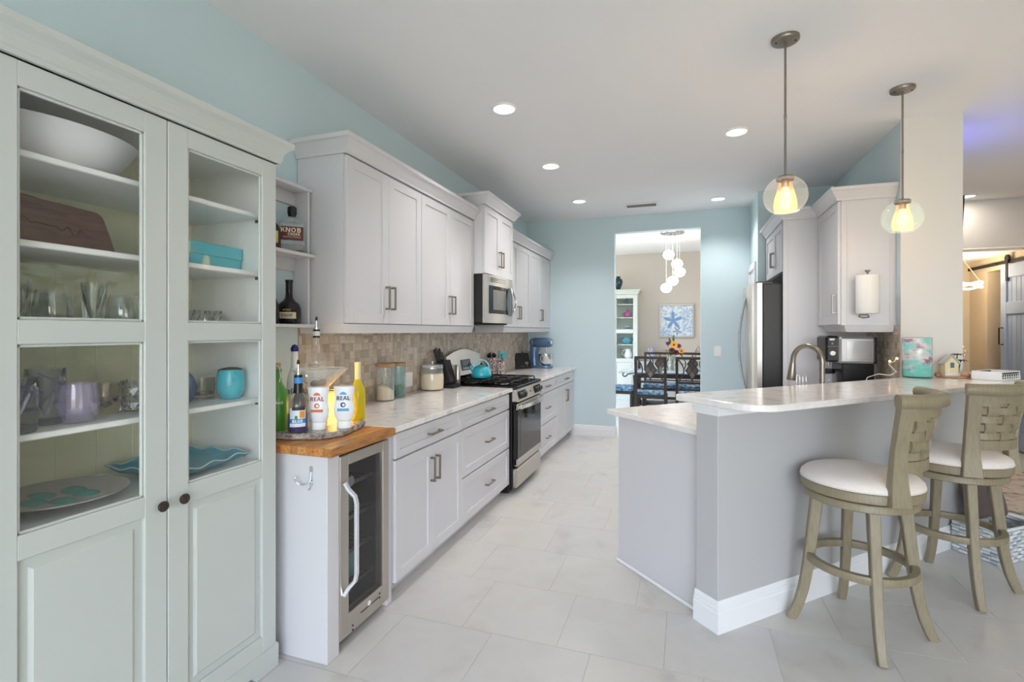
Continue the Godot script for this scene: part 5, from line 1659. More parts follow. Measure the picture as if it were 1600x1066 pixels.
		obj("print_band", B.new().box(Vector3(-0.026, 0.083, z - 0.006), Vector3(0.026, 0.095, z + 0.0006)), mat(q[3], 0.5), t)
	t = bottle("bottle of yellow liqueur with a cream neck, at the far end of the stone slab", Vector3(-1.605, ty, -2.195), [[0, 0], [0.036, 0], [0.039, 0.004], [0.039, 0.14], [0.034, 0.165], [0.02, 0.19], [0.015, 0.215], [0.0145, 0.27], [0, 0.27]], mat(c8(206, 188, 30), 0.08))
	obj("neck_wrap", B.new().lathe(v2([[0.017, 0.2], [0.0155, 0.22], [0.0155, 0.282], [0.0175, 0.284], [0.0175, 0.298], [0, 0.3]]), 20), mat(c8(226, 214, 160), 0.45), t)

func build_counter_things() -> void:
	var y := 0.9145
	var rng := RandomNumberGenerator.new()
	rng.seed = 3
	var wood := textured(noise_tex([c8(150, 112, 76), c8(186, 148, 106), c8(170, 130, 92)], [0.0, 0.5, 1.0], 0.02, 15, 128), 0.5, Vector3(10, 3, 10), false)
	# flour canister
	var t := thing("canister", "tall glass canister of flour with a wooden lid", "canister", Vector3(-1.985, y, -3.03))
	var cg := clear(c8(216, 226, 226, 0.14))
	obj("jar", B.new().lathe(v2([[0, 0.002], [0.058, 0.002], [0.062, 0.006], [0.062, 0.235], [0.059, 0.236]]), 36), cg, t)
	var fl := B.new()
	for k in 24:
		for j in 6:
			var q := []
			for e in [[0, 0], [1, 0], [1, 1], [0, 1]]:
				var a: float = TAU * (k + e[0]) / 24.0
				var r: float = 0.058 * (j + e[1]) / 6.0
				var hh: float = 0.095 + 0.35 * r * cos(a - 2.2) + 0.008 * sin(r * 90.0)
				q.append(Vector3(cos(a) * r, hh, sin(a) * r))
			fl.face(q, Vector3.UP)
		var a0 := TAU * k / 24.0
		var a1 := TAU * (k + 1) / 24.0
		fl.face([Vector3(cos(a0) * 0.058, 0.007, sin(a0) * 0.058), Vector3(cos(a1) * 0.058, 0.007, sin(a1) * 0.058), Vector3(cos(a1) * 0.058, 0.095 + 0.0203 * cos(a1 - 2.2) + 0.008 * sin(5.22), sin(a1) * 0.058), Vector3(cos(a0) * 0.058, 0.095 + 0.0203 * cos(a0 - 2.2) + 0.008 * sin(5.22), sin(a0) * 0.058)], Vector3(cos(a0), 0, sin(a0)))
	obj("flour", fl, mat(c8(228, 214, 192), 0.95), t)
	obj("lid", B.new().lathe(v2([[0, 0.232], [0.056, 0.232], [0.066, 0.237], [0.068, 0.242], [0.068, 0.256], [0.065, 0.26], [0, 0.26]]), 36), wood, t)
	# second canister, tea
	t = thing("canister", "glass canister of green tea leaves behind the flour canister", "canister", Vector3(-1.995, y, -3.215))
	obj("jar", B.new().lathe(v2([[0, 0.002], [0.05, 0.002], [0.054, 0.006], [0.054, 0.232], [0.05, 0.233]]), 36), clear(c8(128, 186, 190, 0.4)), t)
	obj("lid", B.new().lathe(v2([[0, 0.23], [0.05, 0.23], [0.057, 0.234], [0.057, 0.25], [0.053, 0.254], [0, 0.254]]), 36), wood, t)
	var lv := B.new()
	for k in 150:
		var a := rng.randf() * TAU
		var r := sqrt(rng.randf()) * 0.045
		var p := Vector3(cos(a) * r, 0.012 + rng.randf() * 0.075, sin(a) * r)
		var bs := Basis(Vector3(rng.randf() - 0.5, rng.randf() - 0.5, rng.randf() - 0.5).normalized(), rng.randf() * 3.0)
		lv.box(Vector3(-0.011, -0.002, -0.004), Vector3(0.011, 0.002, 0.004), 0.0, Transform3D(bs, p))
	obj("tea_leaves", lv, mat(c8(136, 140, 70), 0.9), t).set_meta("kind", "stuff")
	# outlet plate
	t = thing("wall_outlet", "white double outlet plate on the mosaic behind the canisters", "outlet", Vector3(LW + 0.0105, 1.018, -3.466), PI / 2)
	obj("plate", B.new().box(Vector3(-0.062, -0.057, 0), Vector3(0.062, 0.057, 0.005), 0.002), M.white, t)
	for x in [-0.025, 0.025]:
		obj("socket", B.new().box(Vector3(x - 0.016, -0.033, 0.005), Vector3(x + 0.016, 0.033, 0.0065), 0.001), M.white, t)
	# rice jar
	t = thing("glass_jar", "round glass jar of rice with a clip lid beside the knife block", "jar", Vector3(-1.968, y, -3.69))
	obj("jar", B.new().lathe(v2([[0, 0.003], [0.08, 0.003], [0.092, 0.012], [0.097, 0.05], [0.096, 0.11], [0.088, 0.165], [0.084, 0.185]]), 40), cg, t)
	obj("rice", B.new().lathe(v2([[0, 0.006], [0.078, 0.006], [0.089, 0.014], [0.094, 0.05], [0.093, 0.11], [0.088, 0.135], [0.03, 0.14], [0, 0.136]]), 40), textured(noise_tex([c8(206, 186, 152), c8(236, 222, 194), c8(222, 204, 172)], [0.0, 0.5, 1.0], 0.2, 19, 128), 0.9, Vector3.ONE * 12.0, false), t)
	obj("lid", B.new().lathe(v2([[0.088, 0.186], [0.09, 0.19], [0.09, 0.205], [0.084, 0.211], [0.03, 0.214], [0, 0.214]]), 40), clear(c8(226, 232, 232, 0.35)), t)
	obj("clip_band", B.new().lathe(v2([[0.088, 0.18], [0.0905, 0.181], [0.0905, 0.187], [0.088, 0.188]]), 40), M.chrome, t)
	obj("knob", B.new().lathe(v2([[0, 0.213], [0.01, 0.213], [0.008, 0.222], [0.018, 0.229], [0.018, 0.236], [0.01, 0.242], [0, 0.243]]), 20), M.chrome, t)
	# knife block
	t = thing("knife_block", "black knife block full of black handled knives", "knife block", Vector3(-1.915, y, -3.905), PI / 2)
	var tilt := Transform3D(Basis(Vector3.RIGHT, -0.3), Vector3(0, 0.03, -0.02))
	obj("block", B.new().box(Vector3(-0.06, 0, -0.04), Vector3(0.06, 0.03, 0.07), 0.004).box(Vector3(-0.06, 0.0, -0.03), Vector3(0.06, 0.2, 0.06), 0.005, tilt), M.black_matte, t)
	for k in 6:
		var hx := -0.045 + 0.03 * (k % 4)
		var hz := -0.012 if k < 4 else 0.03
		var ln := [0.115, 0.125, 0.105, 0.12, 0.085, 0.08][k] as float
		var kf := Transform3D(Basis(), Vector3(hx, 0.2, hz))
		var o := obj("knife_handle", B.new().box(Vector3(-0.008, 0.003, -0.012), Vector3(0.008, ln, 0.012), 0.005, tilt * kf), M.black, t)
		obj("rivets", B.new().box(Vector3(-0.0085, ln * 0.3, -0.002), Vector3(0.0085, ln * 0.34, 0.002), 0, tilt * kf).box(Vector3(-0.0085, ln * 0.65, -0.002), Vector3(0.0085, ln * 0.69, 0.002), 0, tilt * kf), M.chrome, o)
	# pair of mills
	for k in 2:
		t = thing("pepper_mill", ["brushed steel spice mill nearer the range edge, in front of its twin", "brushed steel spice mill beside the knife block, behind its twin"][1 - k], "mill", Vector3(-1.93 + 0.055 * k, y, -3.985))
		obj("body", B.new().lathe(v2([[0, 0.0], [0.022, 0.0], [0.023, 0.003], [0.023, 0.062], [0, 0.062]]), 24), clear(c8(120, 116, 112, 0.6), 0.05), t)
		obj("top", B.new().lathe(v2([[0, 0.062], [0.024, 0.062], [0.0245, 0.065], [0.0245, 0.185], [0.022, 0.19], [0, 0.19]]), 24), M.steel, t)
	# kettle on the rear burner
	var kt := mat(c8(30, 176, 196), 0.15)
	kt.clearcoat_enabled = true
	t = thing("kettle", "bright turquoise whistling kettle on the gas range", "kettle", Vector3(-1.80, 0.9655, -4.345), 3.53)
	obj("body", B.new().lathe(v2([[0, 0], [0.088, 0], [0.094, 0.006], [0.095, 0.03], [0.09, 0.062], [0.075, 0.09], [0.05, 0.108], [0.03, 0.113], [0, 0.113]]), 40), kt, t)
	obj("lid", B.new().lathe(v2([[0, 0.112], [0.034, 0.112], [0.034, 0.116], [0.014, 0.121], [0, 0.122]]), 28), kt, t)
	obj("lid_knob", B.new().lathe(v2([[0, 0.12], [0.006, 0.12], [0.011, 0.13], [0.008, 0.138], [0, 0.139]]), 16), M.black, t)
	obj("spout", B.new().tube([Vector3(0.06, 0.06, 0), Vector3(0.09, 0.085, 0), Vector3(0.108, 0.115, 0)], [0.026, 0.02, 0.014], 16), kt, t)
	obj("whistle", B.new().lathe(v2([[0, 0], [0.017, 0], [0.018, 0.01], [0.015, 0.022], [0, 0.025]]), 16, Transform3D(Basis(Vector3.FORWARD, 0.5), Vector3(0.106, 0.112, 0))), M.black, t)
	var hp := []
	for k in 15:
		var a := PI * (1.02 - 1.0 * k / 14.0)
		hp.append(Vector3(0.072 * cos(a), 0.085 + 0.082 * sin(a), 0))
	obj("handle", B.new().sweep(v2([[-0.011, -0.006], [0.011, -0.006], [0.011, 0.006], [-0.011, 0.006]]), hp, Vector3.BACK), kt, t)
	# utensil crocks
	var pt := noise_tex([c8(40, 32, 36), c8(70, 52, 58), c8(234, 214, 214), c8(238, 224, 222)], [0.0, 0.36, 0.42, 1.0], 0.045, 23, 256, 0.0, FastNoiseLite.TYPE_CELLULAR, 1)
	var cm := textured(pt, 0.35, Vector3.ONE * 6.0, false)
	for q in [[-2.0, -5.12, 0.052, 0.195, "tall pale crock with dark pattern and black wire utensils, beside the range"], [-1.93, -5.19, 0.055, 0.155, "shorter pale crock with dark pattern holding turquoise spatulas"]]:
		t = thing("utensil_crock", q[4], "utensil holder", Vector3(q[0], y, q[1]))
		var r: float = q[2]
		var hh: float = q[3]
		obj("crock", B.new().lathe(v2(glass_profile([[r * 0.95, 0], [r, 0.004], [r, hh]], 0.004, 0.006)), 32), cm, t)
		obj("rim", B.new().lathe(v2([[r - 0.005, hh], [r - 0.004, hh + 0.003], [r, hh + 0.003], [r + 0.001, hh]]), 32), M.bronze, t)
	var base := Vector3(-1.93, y + 0.012, -5.19)
	for q in [[0.012, 0.01, 0.05, -0.02, 0.235, c8(40, 176, 190), "turquoise spatula leaning right in the shorter crock", 0.5], [-0.015, -0.01, -0.012, -0.012, 0.25, c8(122, 196, 204), "pale turquoise spatula standing behind in the shorter crock", -0.5], [0.02, -0.02, 0.026, -0.03, 0.215, c8(24, 110, 128), "dark teal spoon in the shorter crock", 0.9]]:
		var p0 := Vector3(q[0], 0, q[1])
		var p1 := Vector3(q[2], q[4], q[3])
		t = thing("spatula", q[6], "spatula", base)
		var m := mat(q[5], 0.4)
		obj("handle", B.new().tube([p0, p0.lerp(p1, 0.72)], 0.005, 8), wood if q[7] > 0.0 else m, t)
		var dn := (p1 - p0).normalized()
		var sd := Vector3(cos(q[7]), 0, -sin(q[7]))
		obj("blade", B.new().sweep(v2([[-0.022, -0.003], [0.022, -0.003], [0.022, 0.003], [-0.022, 0.003]]), [p0.lerp(p1, 0.7), p0.lerp(p1, 0.78), p0.lerp(p1, 1.0), p0.lerp(p1, 1.04)], sd, [0.4, 0.95, 1.05, 0.7]), m, t)
		var _u := dn
	base = Vector3(-2.0, y + 0.012, -5.12)
	for k in 3:
		t = thing("whisk" if k == 0 else "ladle", ["black wire whisk in the tall crock", "black ladle hooked over the tall crock's left side", "black slotted spoon in the tall crock, nearest the wall"][k], "utensil", base)
		var o := Vector3([0.0, -0.018, 0.018][k], 0, [0.01, 0.015, -0.015][k])
		obj("handle", B.new().tube([o, o + Vector3(0, 0.19, 0)], 0.005, 8), M.black, t)
		var wb := B.new()
		if k == 0:
			for j in 4:
				var lp := []
				for e in 11:
					var a := PI * e / 10.0
					lp.append(o + Vector3(cos(j * PI / 4) * 0.02 * sin(a), 0.19 + 0.055 * (1.0 - cos(a)) / 2.0 * 1.0, sin(j * PI / 4) * 0.02 * sin(a)))
				wb.tube(lp, 0.0018, 5)
		else:
			wb.lathe(v2([[0, 0], [0.016, 0.004], [0.024, 0.014], [0.025, 0.02], [0.022, 0.016], [0.012, 0.008], [0, 0.004]]), 18, Transform3D(Basis(Vector3.RIGHT, 1.0 if k == 1 else -1.0), o + Vector3(0, 0.2, 0)), Vector2(1, 1.2))
		obj("head", wb, M.black, t)
	# black tablet stand or slate with a pale tree emblem
	t = thing("slate_board", "black slate board with a pale tree emblem, leaning on the mosaic by the mixer", "board", Vector3(-1.975, y, -6.2), 0.95)
	var lean := Transform3D(Basis(Vector3.RIGHT, -0.22), Vector3.ZERO)
	obj("slate", B.new().box(Vector3(-0.115, 0, -0.008), Vector3(0.115, 0.205, 0.004), 0.003, lean), M.black_matte, t)
	obj("foot", B.new().box(Vector3(-0.125, 0, -0.02), Vector3(0.125, 0.014, 0.03), 0.003), M.black, t)
	obj("finial", B.new().lathe(v2([[0, 0], [0.006, 0], [0.01, 0.012], [0.006, 0.022], [0, 0.026]]), 12, Transform3D(lean.basis, lean * Vector3(0.02, 0.203, -0.002))), M.black, t)
	var tree := B.new()
	tree.box(Vector3(0.056, 0.02, 0.004), Vector3(0.064, 0.06, 0.0055), 0, lean)
	tree.lathe(v2([[0, 0.002], [0.026, 0.002], [0.028, 0]]), 14, lean * Transform3D(Basis(Vector3.RIGHT, PI / 2), Vector3(0.06, 0.07, 0.004)), Vector2(1, 0.7))
	for x in [-0.03, -0.01, 0.015]:
		tree.box(Vector3(x - 0.004, 0.018, 0.004), Vector3(x + 0.004, 0.036, 0.0055), 0, lean)
	obj("emblem", tree, mat(c8(128, 120, 112), 0.6), t)
	build_mixer()

func build_mixer() -> void:
	var bl := mat(c8(92, 124, 166), 0.22, 0.25)
	bl.clearcoat_enabled = true
	# local x points out of the column over the bowl
	var t := thing("stand_mixer", "metallic blue stand mixer with a steel bowl in the far corner", "mixer", Vector3(-1.80, 0.9145, -6.43), -0.25)
	var oval := []
	for k in 28:
		var a := TAU * k / 28
		oval.append(Vector2(0.165 * cos(a) * (1.0 if cos(a) > 0 else 0.95), 0.105 * sin(a)))
	obj("base", B.new().prism(oval, 0, 0.03, 0.009), bl, t)
	obj("column", B.new().sweep(v2([[-0.05, -0.045], [0.05, -0.045], [0.058, 0], [0.05, 0.045], [-0.05, 0.045], [-0.058, 0]]), [Vector3(-0.105, 0.02, 0), Vector3(-0.112, 0.1, 0), Vector3(-0.112, 0.19, 0), Vector3(-0.1, 0.28, 0)], Vector3.BACK, [1.1, 0.9, 0.88, 1.05], true, true), bl, t)
	var hd := []
	for p in [[0.0, 0.0], [0.045, 0.004], [0.062, 0.03], [0.066, 0.1], [0.068, 0.2], [0.064, 0.28], [0.055, 0.315], [0.05, 0.32], [0, 0.32]]:
		hd.append(p)
	var hx := Transform3D(Basis(Vector3.FORWARD, PI / 2), Vector3(-0.165, 0.335, 0))
	var head := obj("head", B.new().lathe(v2(hd), 32, hx, Vector2(0.95, 0.9)), bl, t)
	obj("chrome_band", B.new().lathe(v2([[0.0665, 0.05], [0.0685, 0.052], [0.0695, 0.06], [0.0675, 0.062]]), 32, hx, Vector2(0.955, 0.905)), M.chrome, head)
	obj("hub_cap", B.new().lathe(v2([[0.03, 0.318], [0.03, 0.328], [0.024, 0.334], [0, 0.335]]), 24, hx), M.chrome, head)
	obj("hub_screw", B.new().tube([Vector3(0.15, 0.335, 0.045), Vector3(0.16, 0.335, 0.085)], [0.006, 0.009], 10), M.black, head)
	obj("speed_lever", B.new().tube([Vector3(-0.06, 0.3, 0.055), Vector3(-0.06, 0.3, 0.085)], [0.004, 0.007], 8), M.black, head)
	obj("beater_shaft", B.new().tube([Vector3(0.075, 0.275, 0), Vector3(0.075, 0.18, 0)], 0.012, 12), M.steel, t)
	var b := B.new()
	for s in [-1, 1]:
		b.tube([Vector3(0.075, 0.19, 0), Vector3(0.075 + 0.045 * s, 0.15, 0), Vector3(0.075 + 0.04 * s, 0.08, 0), Vector3(0.075, 0.055, 0)], 0.005, 6)
	obj("beater", b, M.white, t)
	var bowl := obj("bowl", B.new().lathe(v2([[0, 0.034], [0.055, 0.034], [0.06, 0.04], [0.085, 0.06], [0.104, 0.1], [0.108, 0.185], [0.112, 0.188], [0.105, 0.185], [0.1, 0.1], [0.08, 0.062], [0, 0.045]]), 40, Transform3D(Basis(), Vector3(0.075, 0, 0))), M.chrome, t)
	obj("handle", B.new().tube([Vector3(0.075, 0.17, 0.107), Vector3(0.075, 0.165, 0.145), Vector3(0.075, 0.12, 0.15), Vector3(0.075, 0.085, 0.1)], 0.006, 8), M.chrome, bowl)
	obj("cord", B.new().tube([Vector3(-0.15, 0.2, 0.03), Vector3(-0.2, 0.22, 0.08), Vector3(-0.2, 0.12, 0.1), Vector3(-0.22, 0.005, 0.08)], 0.004, 6), M.black, t)

func build_right_things() -> void:
	# switch on the end wall
	var t := thing("light_switch", "white rocker light switch on the aqua end wall beside the opening", "switch", Vector3(0.394, 1.15, ZB + 0.0005))
	obj("plate", B.new().box(Vector3(-0.04, -0.062, 0), Vector3(0.04, 0.062, 0.006), 0.002), M.white, t)
	obj("rocker", B.new().box(Vector3(-0.017, -0.034, 0.006), Vector3(0.017, 0.034, 0.009), 0.002), M.white, t)
	# tap
	var bp := bar(1.195, -0.27)
	t = thing("tap", "brushed nickel gooseneck kitchen tap behind the raised bar", "tap", Vector3(bp.x, 0.9135, bp.y), PI / 4)
	obj("base", B.new().lathe(v2([[0, 0], [0.028, 0], [0.028, 0.008], [0.02, 0.014], [0.018, 0.06], [0, 0.06]]), 24), M.nickel, t)
	var gp := [Vector3(0, 0.05, 0), Vector3(0, 0.28, 0)]
	for k in 13:
		var a := PI * k / 12.0
		gp.append(Vector3(0, 0.3 + 0.095 * sin(a), -0.095 + 0.095 * cos(a)))
	gp.append(Vector3(0, 0.275, -0.192))
	obj("neck", B.new().tube(gp, 0.0155, 16), M.nickel, t)
	obj("spray_head", B.new().lathe(v2([[0, -0.115], [0.026, -0.115], [0.027, -0.105], [0.024, -0.07], [0.018, -0.01], [0.0165, 0.0], [0, 0.0]]), 24, Transform3D(Basis(Vector3.RIGHT, 0.1), Vector3(0, 0.285, -0.191))), M.nickel, t)
	obj("lever", B.new().tube([Vector3(0.018, 0.045, 0), Vector3(0.05, 0.055, 0), Vector3(0.1, 0.085, 0)], [0.011, 0.009, 0.007], 10), M.nickel, t)
	# two looped handles of a scourer caddy
	bp = bar(1.04, -0.3)
	t = thing("sponge_caddy", "small chrome wire caddy with two loops beside the tap", "caddy", Vector3(bp.x, 0.9135, bp.y), PI / 4)
	var b := B.new()
	for s in [-1, 1]:
		var lp := []
		for k in 13:
			var a := PI * k / 12.0
			lp.append(Vector3(0.03 * s + 0.016 * cos(a), 0.205 + 0.018 * sin(a), 0))
		lp.push_front(Vector3(0.03 * s + 0.016, 0.0, 0))
		lp.append(Vector3(0.03 * s - 0.016, 0.0, 0))
		b.tube(lp, 0.0025, 6)
	obj("loops", b, M.chrome, t)
	obj("basket", B.new().box(Vector3(-0.06, 0.0, -0.04), Vector3(0.06, 0.004, 0.04)).tube([Vector3(-0.06, 0.05, -0.04), Vector3(0.06, 0.05, -0.04), Vector3(0.06, 0.05, 0.04), Vector3(-0.06, 0.05, 0.04)], 0.0025, 6, true), M.chrome, t)
	# coffee machine
	t = thing("coffee_machine", "silver and black coffee machine under the right wall cabinet", "coffee machine", Vector3(1.26, 0.9135, -4.62), 0.08)
	obj("column", B.new().box(Vector3(-0.1, 0.0, -0.13), Vector3(0.12, 0.235, 0.09), 0.008), M.black, t)
	obj("foot", B.new().box(Vector3(-0.2, 0.0, -0.13), Vector3(0.12, 0.025, 0.1), 0.006), M.black, t)
	var oc := []
	for q in [[-0.13, 0.105], [0.115, 0.105], [0.125, 0.09], [0.125, -0.13], [-0.13, -0.13]]:
		oc.append(Vector2(q[0], q[1]))
	obj("housing", B.new().box(Vector3(-0.125, 0.235, -0.135), Vector3(0.125, 0.445, 0.105), 0.018), mat(c8(190, 190, 192), 0.28, 0.6), t)
	obj("side_inset", B.new().box(Vector3(-0.075, 0.265, 0.1045), Vector3(0.1, 0.41, 0.1065), 0.001), mat(c8(198, 198, 200), 0.22, 0.6), t)
	obj("side_band", B.new().box(Vector3(0.125, 0.235, -0.13), Vector3(0.135, 0.44, 0.1), 0.004), M.black, t)
	var cp := obj("control_panel", B.new().box(Vector3(-0.215, 0.245, -0.12), Vector3(-0.12, 0.45, 0.1), 0.014), M.black, t)
	var pk := Basis(Vector3.RIGHT, PI / 2)
	obj("dial", B.new().lathe(v2([[0, 0.018], [0.018, 0.018], [0.021, 0.014], [0.022, 0]]), 20, Transform3D(pk, Vector3(-0.172, 0.315, 0.1))), M.chrome, cp)
	obj("display", B.new().box(Vector3(-0.19, 0.415, 0.1), Vector3(-0.155, 0.43, 0.1015)), mat(c8(206, 210, 212), 0.3), cp)
	obj("line", B.new().box(Vector3(-0.21, 0.366, 0.1), Vector3(-0.125, 0.369, 0.1012)), M.steel_dark, cp)
	obj("button", B.new().lathe(v2([[0, 0.004], [0.007, 0.004], [0.008, 0]]), 14, Transform3D(pk, Vector3(-0.172, 0.39, 0.1))), M.steel_dark, cp)
	obj("filter_holder", B.new().lathe(v2([[0, 0.15], [0.05, 0.15], [0.056, 0.16], [0.056, 0.185], [0, 0.19]]), 24, Transform3D(Basis(), Vector3(-0.17, 0, -0.01))).box(Vector3(-0.2, 0.165, -0.02), Vector3(-0.06, 0.185, 0.03), 0.005), M.black, t)
	obj("carafe", B.new().lathe(v2([[0, 0.027], [0.05, 0.027], [0.06, 0.035], [0.064, 0.09], [0.056, 0.135], [0.05, 0.148]]), 28, Transform3D(Basis(), Vector3(-0.165, 0, -0.01))), clear(c8(176, 180, 196, 0.35)), t)
	obj("drip_spout", B.new().lathe(v2([[0, -0.03], [0.008, -0.03], [0.012, 0], [0, 0]]), 12, Transform3D(Basis(), Vector3(-0.16, 0.247, -0.01))), M.chrome, t)
	# plug and its flex by the backsplash
	t = thing("power_adapter", "black plug adapter lying on the worktop beside the coffee machine", "adapter", Vector3(1.44, 0.9135, -4.42))
	obj("case", B.new().box(Vector3(-0.025, 0, -0.06), Vector3(0.02, 0.045, 0.06), 0.005), M.black, t)
	# kitchen roll on the cabinet side
	t = thing("paper_towel_holder", "white paper towel roll on a chrome holder fixed to the right wall cabinet", "paper towel", Vector3(1.272, 1.53, -4.306))
	obj("roll", B.new().lathe(v2([[0.02, 0.0], [0.071, 0.0], [0.073, 0.003], [0.073, 0.277], [0.071, 0.28], [0.02, 0.28]]), 36), M.white_matte, t)
	obj("sheet_end", B.new().face([Vector3(0.0735, 0.002, 0.0), Vector3(0.076, 0.002, -0.03), Vector3(0.076, 0.278, -0.03), Vector3(0.0735, 0.278, 0.0)], Vector3(1, 0, 0)), M.white_matte, t)
	obj("rod", B.new().tube([Vector3(0, -0.012, 0), Vector3(0, 0.3, 0)], 0.005, 8), M.nickel, t)
	obj("finial", B.new().lathe(v2([[0, 0.29], [0.006, 0.29], [0.008, 0.3], [0.018, 0.312], [0.018, 0.318], [0, 0.318]]), 16), M.nickel, t)
	obj("bracket", B.new().tube([Vector3(0, -0.012, 0), Vector3(0.02, -0.026, -0.03), Vector3(0.0, -0.03, -0.084), Vector3(-0.03, -0.02, -0.084), Vector3(-0.04, -0.008, -0.03), Vector3(0, -0.012, 0)], 0.004, 6), M.nickel, t)
	# art canister
	t = thing("art_canister", "wide round canister with a marbled plum, white and turquoise glaze, on the bar", "canister", Vector3(1.502, 1.086, -4.115))
	var im := Image.create(256, 256, false, Image.FORMAT_RGB8)
	var n1 := FastNoiseLite.new()
	n1.seed = 8
	n1.frequency = 0.011
	n1.domain_warp_enabled = true
	n1.domain_warp_amplitude = 60.0
	n1.domain_warp_frequency = 0.012
	var n2 := FastNoiseLite.new()
	n2.seed = 15
	n2.frequency = 0.02
	for yy in 256:
		for xx in 256:
			var a := TAU * xx / 256.0
			var q := Vector3(cos(a) * 40.0, yy * 1.0, sin(a) * 40.0)
			var v := n1.get_noise_3dv(q)
			var w := n2.get_noise_3dv(q)
			var c := c8(222, 220, 218).lerp(c8(190, 192, 196), clampf(w + 0.5, 0, 1))
			if v > 0.12: c = c.lerp(c8(150, 100, 132), smoothstep(0.12, 0.3, v))
			if v < -0.16: c = c.lerp(c8(130, 206, 202), smoothstep(-0.16, -0.34, v) if false else clampf((-0.16 - v) / 0.18, 0, 1))
			if absf(v - 0.05) < 0.018 and w > 0.1: c = c.lerp(c8(70, 66, 72), 0.7)
			var low := clampf((yy - 150) / 60.0 + w, 0, 1)
			if cos(a - 2.1) > -0.2: c = c.lerp(c8(104, 206, 194), low * 0.9)
			im.set_pixel(xx, yy, c)
	var am := mat(Color.WHITE, 0.12)
	am.albedo_texture = ImageTexture.create_from_image(im)
	am.clearcoat_enabled = true
	var cy := B.new().lathe(v2([[0.0805, 0.008], [0.082, 0.01], [0.082, 0.266], [0.08, 0.27]]), 48)
	for k in cy.uv.size():
		cy.uv[k] = Vector2(cy.uv[k].x, 1.0 - cy.uv[k].y / 0.28)
	obj("wall", cy, am, t)
	obj("base", B.new().lathe(v2([[0, 0], [0.078, 0], [0.08, 0.004], [0.0805, 0.01], [0, 0.01]]), 40), mat(c8(24, 88, 86), 0.3), t)
	obj("lid", B.new().lathe(v2([[0, 0.272], [0.076, 0.272], [0.08, 0.27], [0.08, 0.266], [0, 0.266]]), 40), mat(c8(120, 84, 104), 0.25), t)
	# wooden slice with lit house and palms
	t = thing("wood_slice", "pale wooden slice under the little beach house on the bar", "board", Vector3(1.735, 1.086, -4.19))
	obj("slice", B.new().lathe(v2([[0, 0], [0.07, 0], [0.074, 0.003], [0.074, 0.007], [0.07, 0.01], [0, 0.01]]), 28, Transform3D.IDENTITY, Vector2(1.1, 0.9)), wood_pale(), t)
	t = thing("house_ornament", "small yellow and white beach house ornament with palm trees on the bar", "ornament", Vector3(1.715, 1.0965, -4.195), 0.3)
	var hw := PackedVector2Array()
	hw = PackedVector2Array([Vector2(-0.045, 0), Vector2(0.045, 0), Vector2(0.045, -0.085), Vector2(0.0, -0.13), Vector2(-0.045, -0.085)])
	var up := Transform3D(Basis(Vector3.RIGHT, PI / 2), Vector3.ZERO)
	obj("front", B.new().prism(Array(hw), -0.02, 0.02, 0.0015, up), mat(c8(238, 226, 180), 0.6), t)
	var rf := B.new()
	for s in [-1, 1]:
		rf.sweep(v2([[-0.026, -0.004], [0.026, -0.004], [0.026, 0.004], [-0.026, 0.004]]), [Vector3(0.0, 0.136, 0), Vector3(0.056 * s, 0.08, 0)], Vector3.BACK)
	obj("roof", rf, mat(c8(190, 190, 186), 0.6), t)
	obj("window", B.new().box(Vector3(-0.012, 0.055, 0.02), Vector3(0.014, 0.09, 0.0225), 0.002), mat(c8(96, 120, 150), 0.3), t)
	obj("door", B.new().box(Vector3(-0.034, 0.0, 0.02), Vector3(-0.016, 0.045, 0.0225), 0.002), M.white, t)
	obj("pickets", B.new().box(Vector3(-0.05, 0, 0.024), Vector3(0.05, 0.02, 0.027), 0.001), M.white, t)
	var pm := B.new()
	for q in [[0.062, 0.1, 0.0], [0.05, 0.14, -0.012]]:
		pm.tube([Vector3(q[0] - 0.005, 0, q[2]), Vector3(q[0], q[1] * 0.5, q[2]), Vector3(q[0] + 0.012, q[1], q[2])], [0.0045, 0.0035, 0.003], 6)
		for k in 7:
			var a := TAU * k / 7.0
			var d := Vector3(cos(a), 0, sin(a))
			var c := Vector3(q[0] + 0.012, q[1], q[2])
			pm.sweep(v2([[-0.006, -0.0008], [0.006, -0.0008], [0.006, 0.0008], [-0.006, 0.0008]]), [c, c + d * 0.022 + Vector3(0, 0.009, 0), c + d * 0.045 - Vector3(0, 0.004, 0)], Vector3(-d.z, 0, d.x), [0.7, 1.0, 0.2])
	obj("palm_trees", pm, mat(c8(58, 52, 44), 0.7), t)
	# shells
	for q in [[1.66, -4.2, 0.024, c8(196, 150, 120), "brown and cream seashell left of the beach house on the bar"], [1.80, -4.165, 0.03, c8(214, 160, 124), "orange conch shell right of the beach house on the bar"], [1.835, -4.19, 0.026, c8(236, 226, 214), "white seashell at the wall end's corner on the bar"]]:
		t = thing("seashell", q[4], "shell", Vector3(q[0], 1.086, q[1]), q[0] * 9.0)
		var sp := []
		var sr := []
		for k in 26:
			var u := k / 25.0
			sp.append(Vector3(-q[2] * 1.3 * u + q[2] * 0.6, q[2] * 0.62 + q[2] * 0.5 * (1.0 - u) * sin(u * 22.0) * 0.5, q[2] * 0.5 * (1.0 - u) * cos(u * 22.0)))
			sr.append(q[2] * (0.62 - 0.56 * u))
		obj("shell", B.new().tube(sp, sr, 12), mat(q[3], 0.4), t)
	# string lights against the wall end
	t = thing("string_lights", "white wired string lights with small warm bulbs at the bar's back edge", "string lights", Vector3(1.33, 1.086, -4.18))
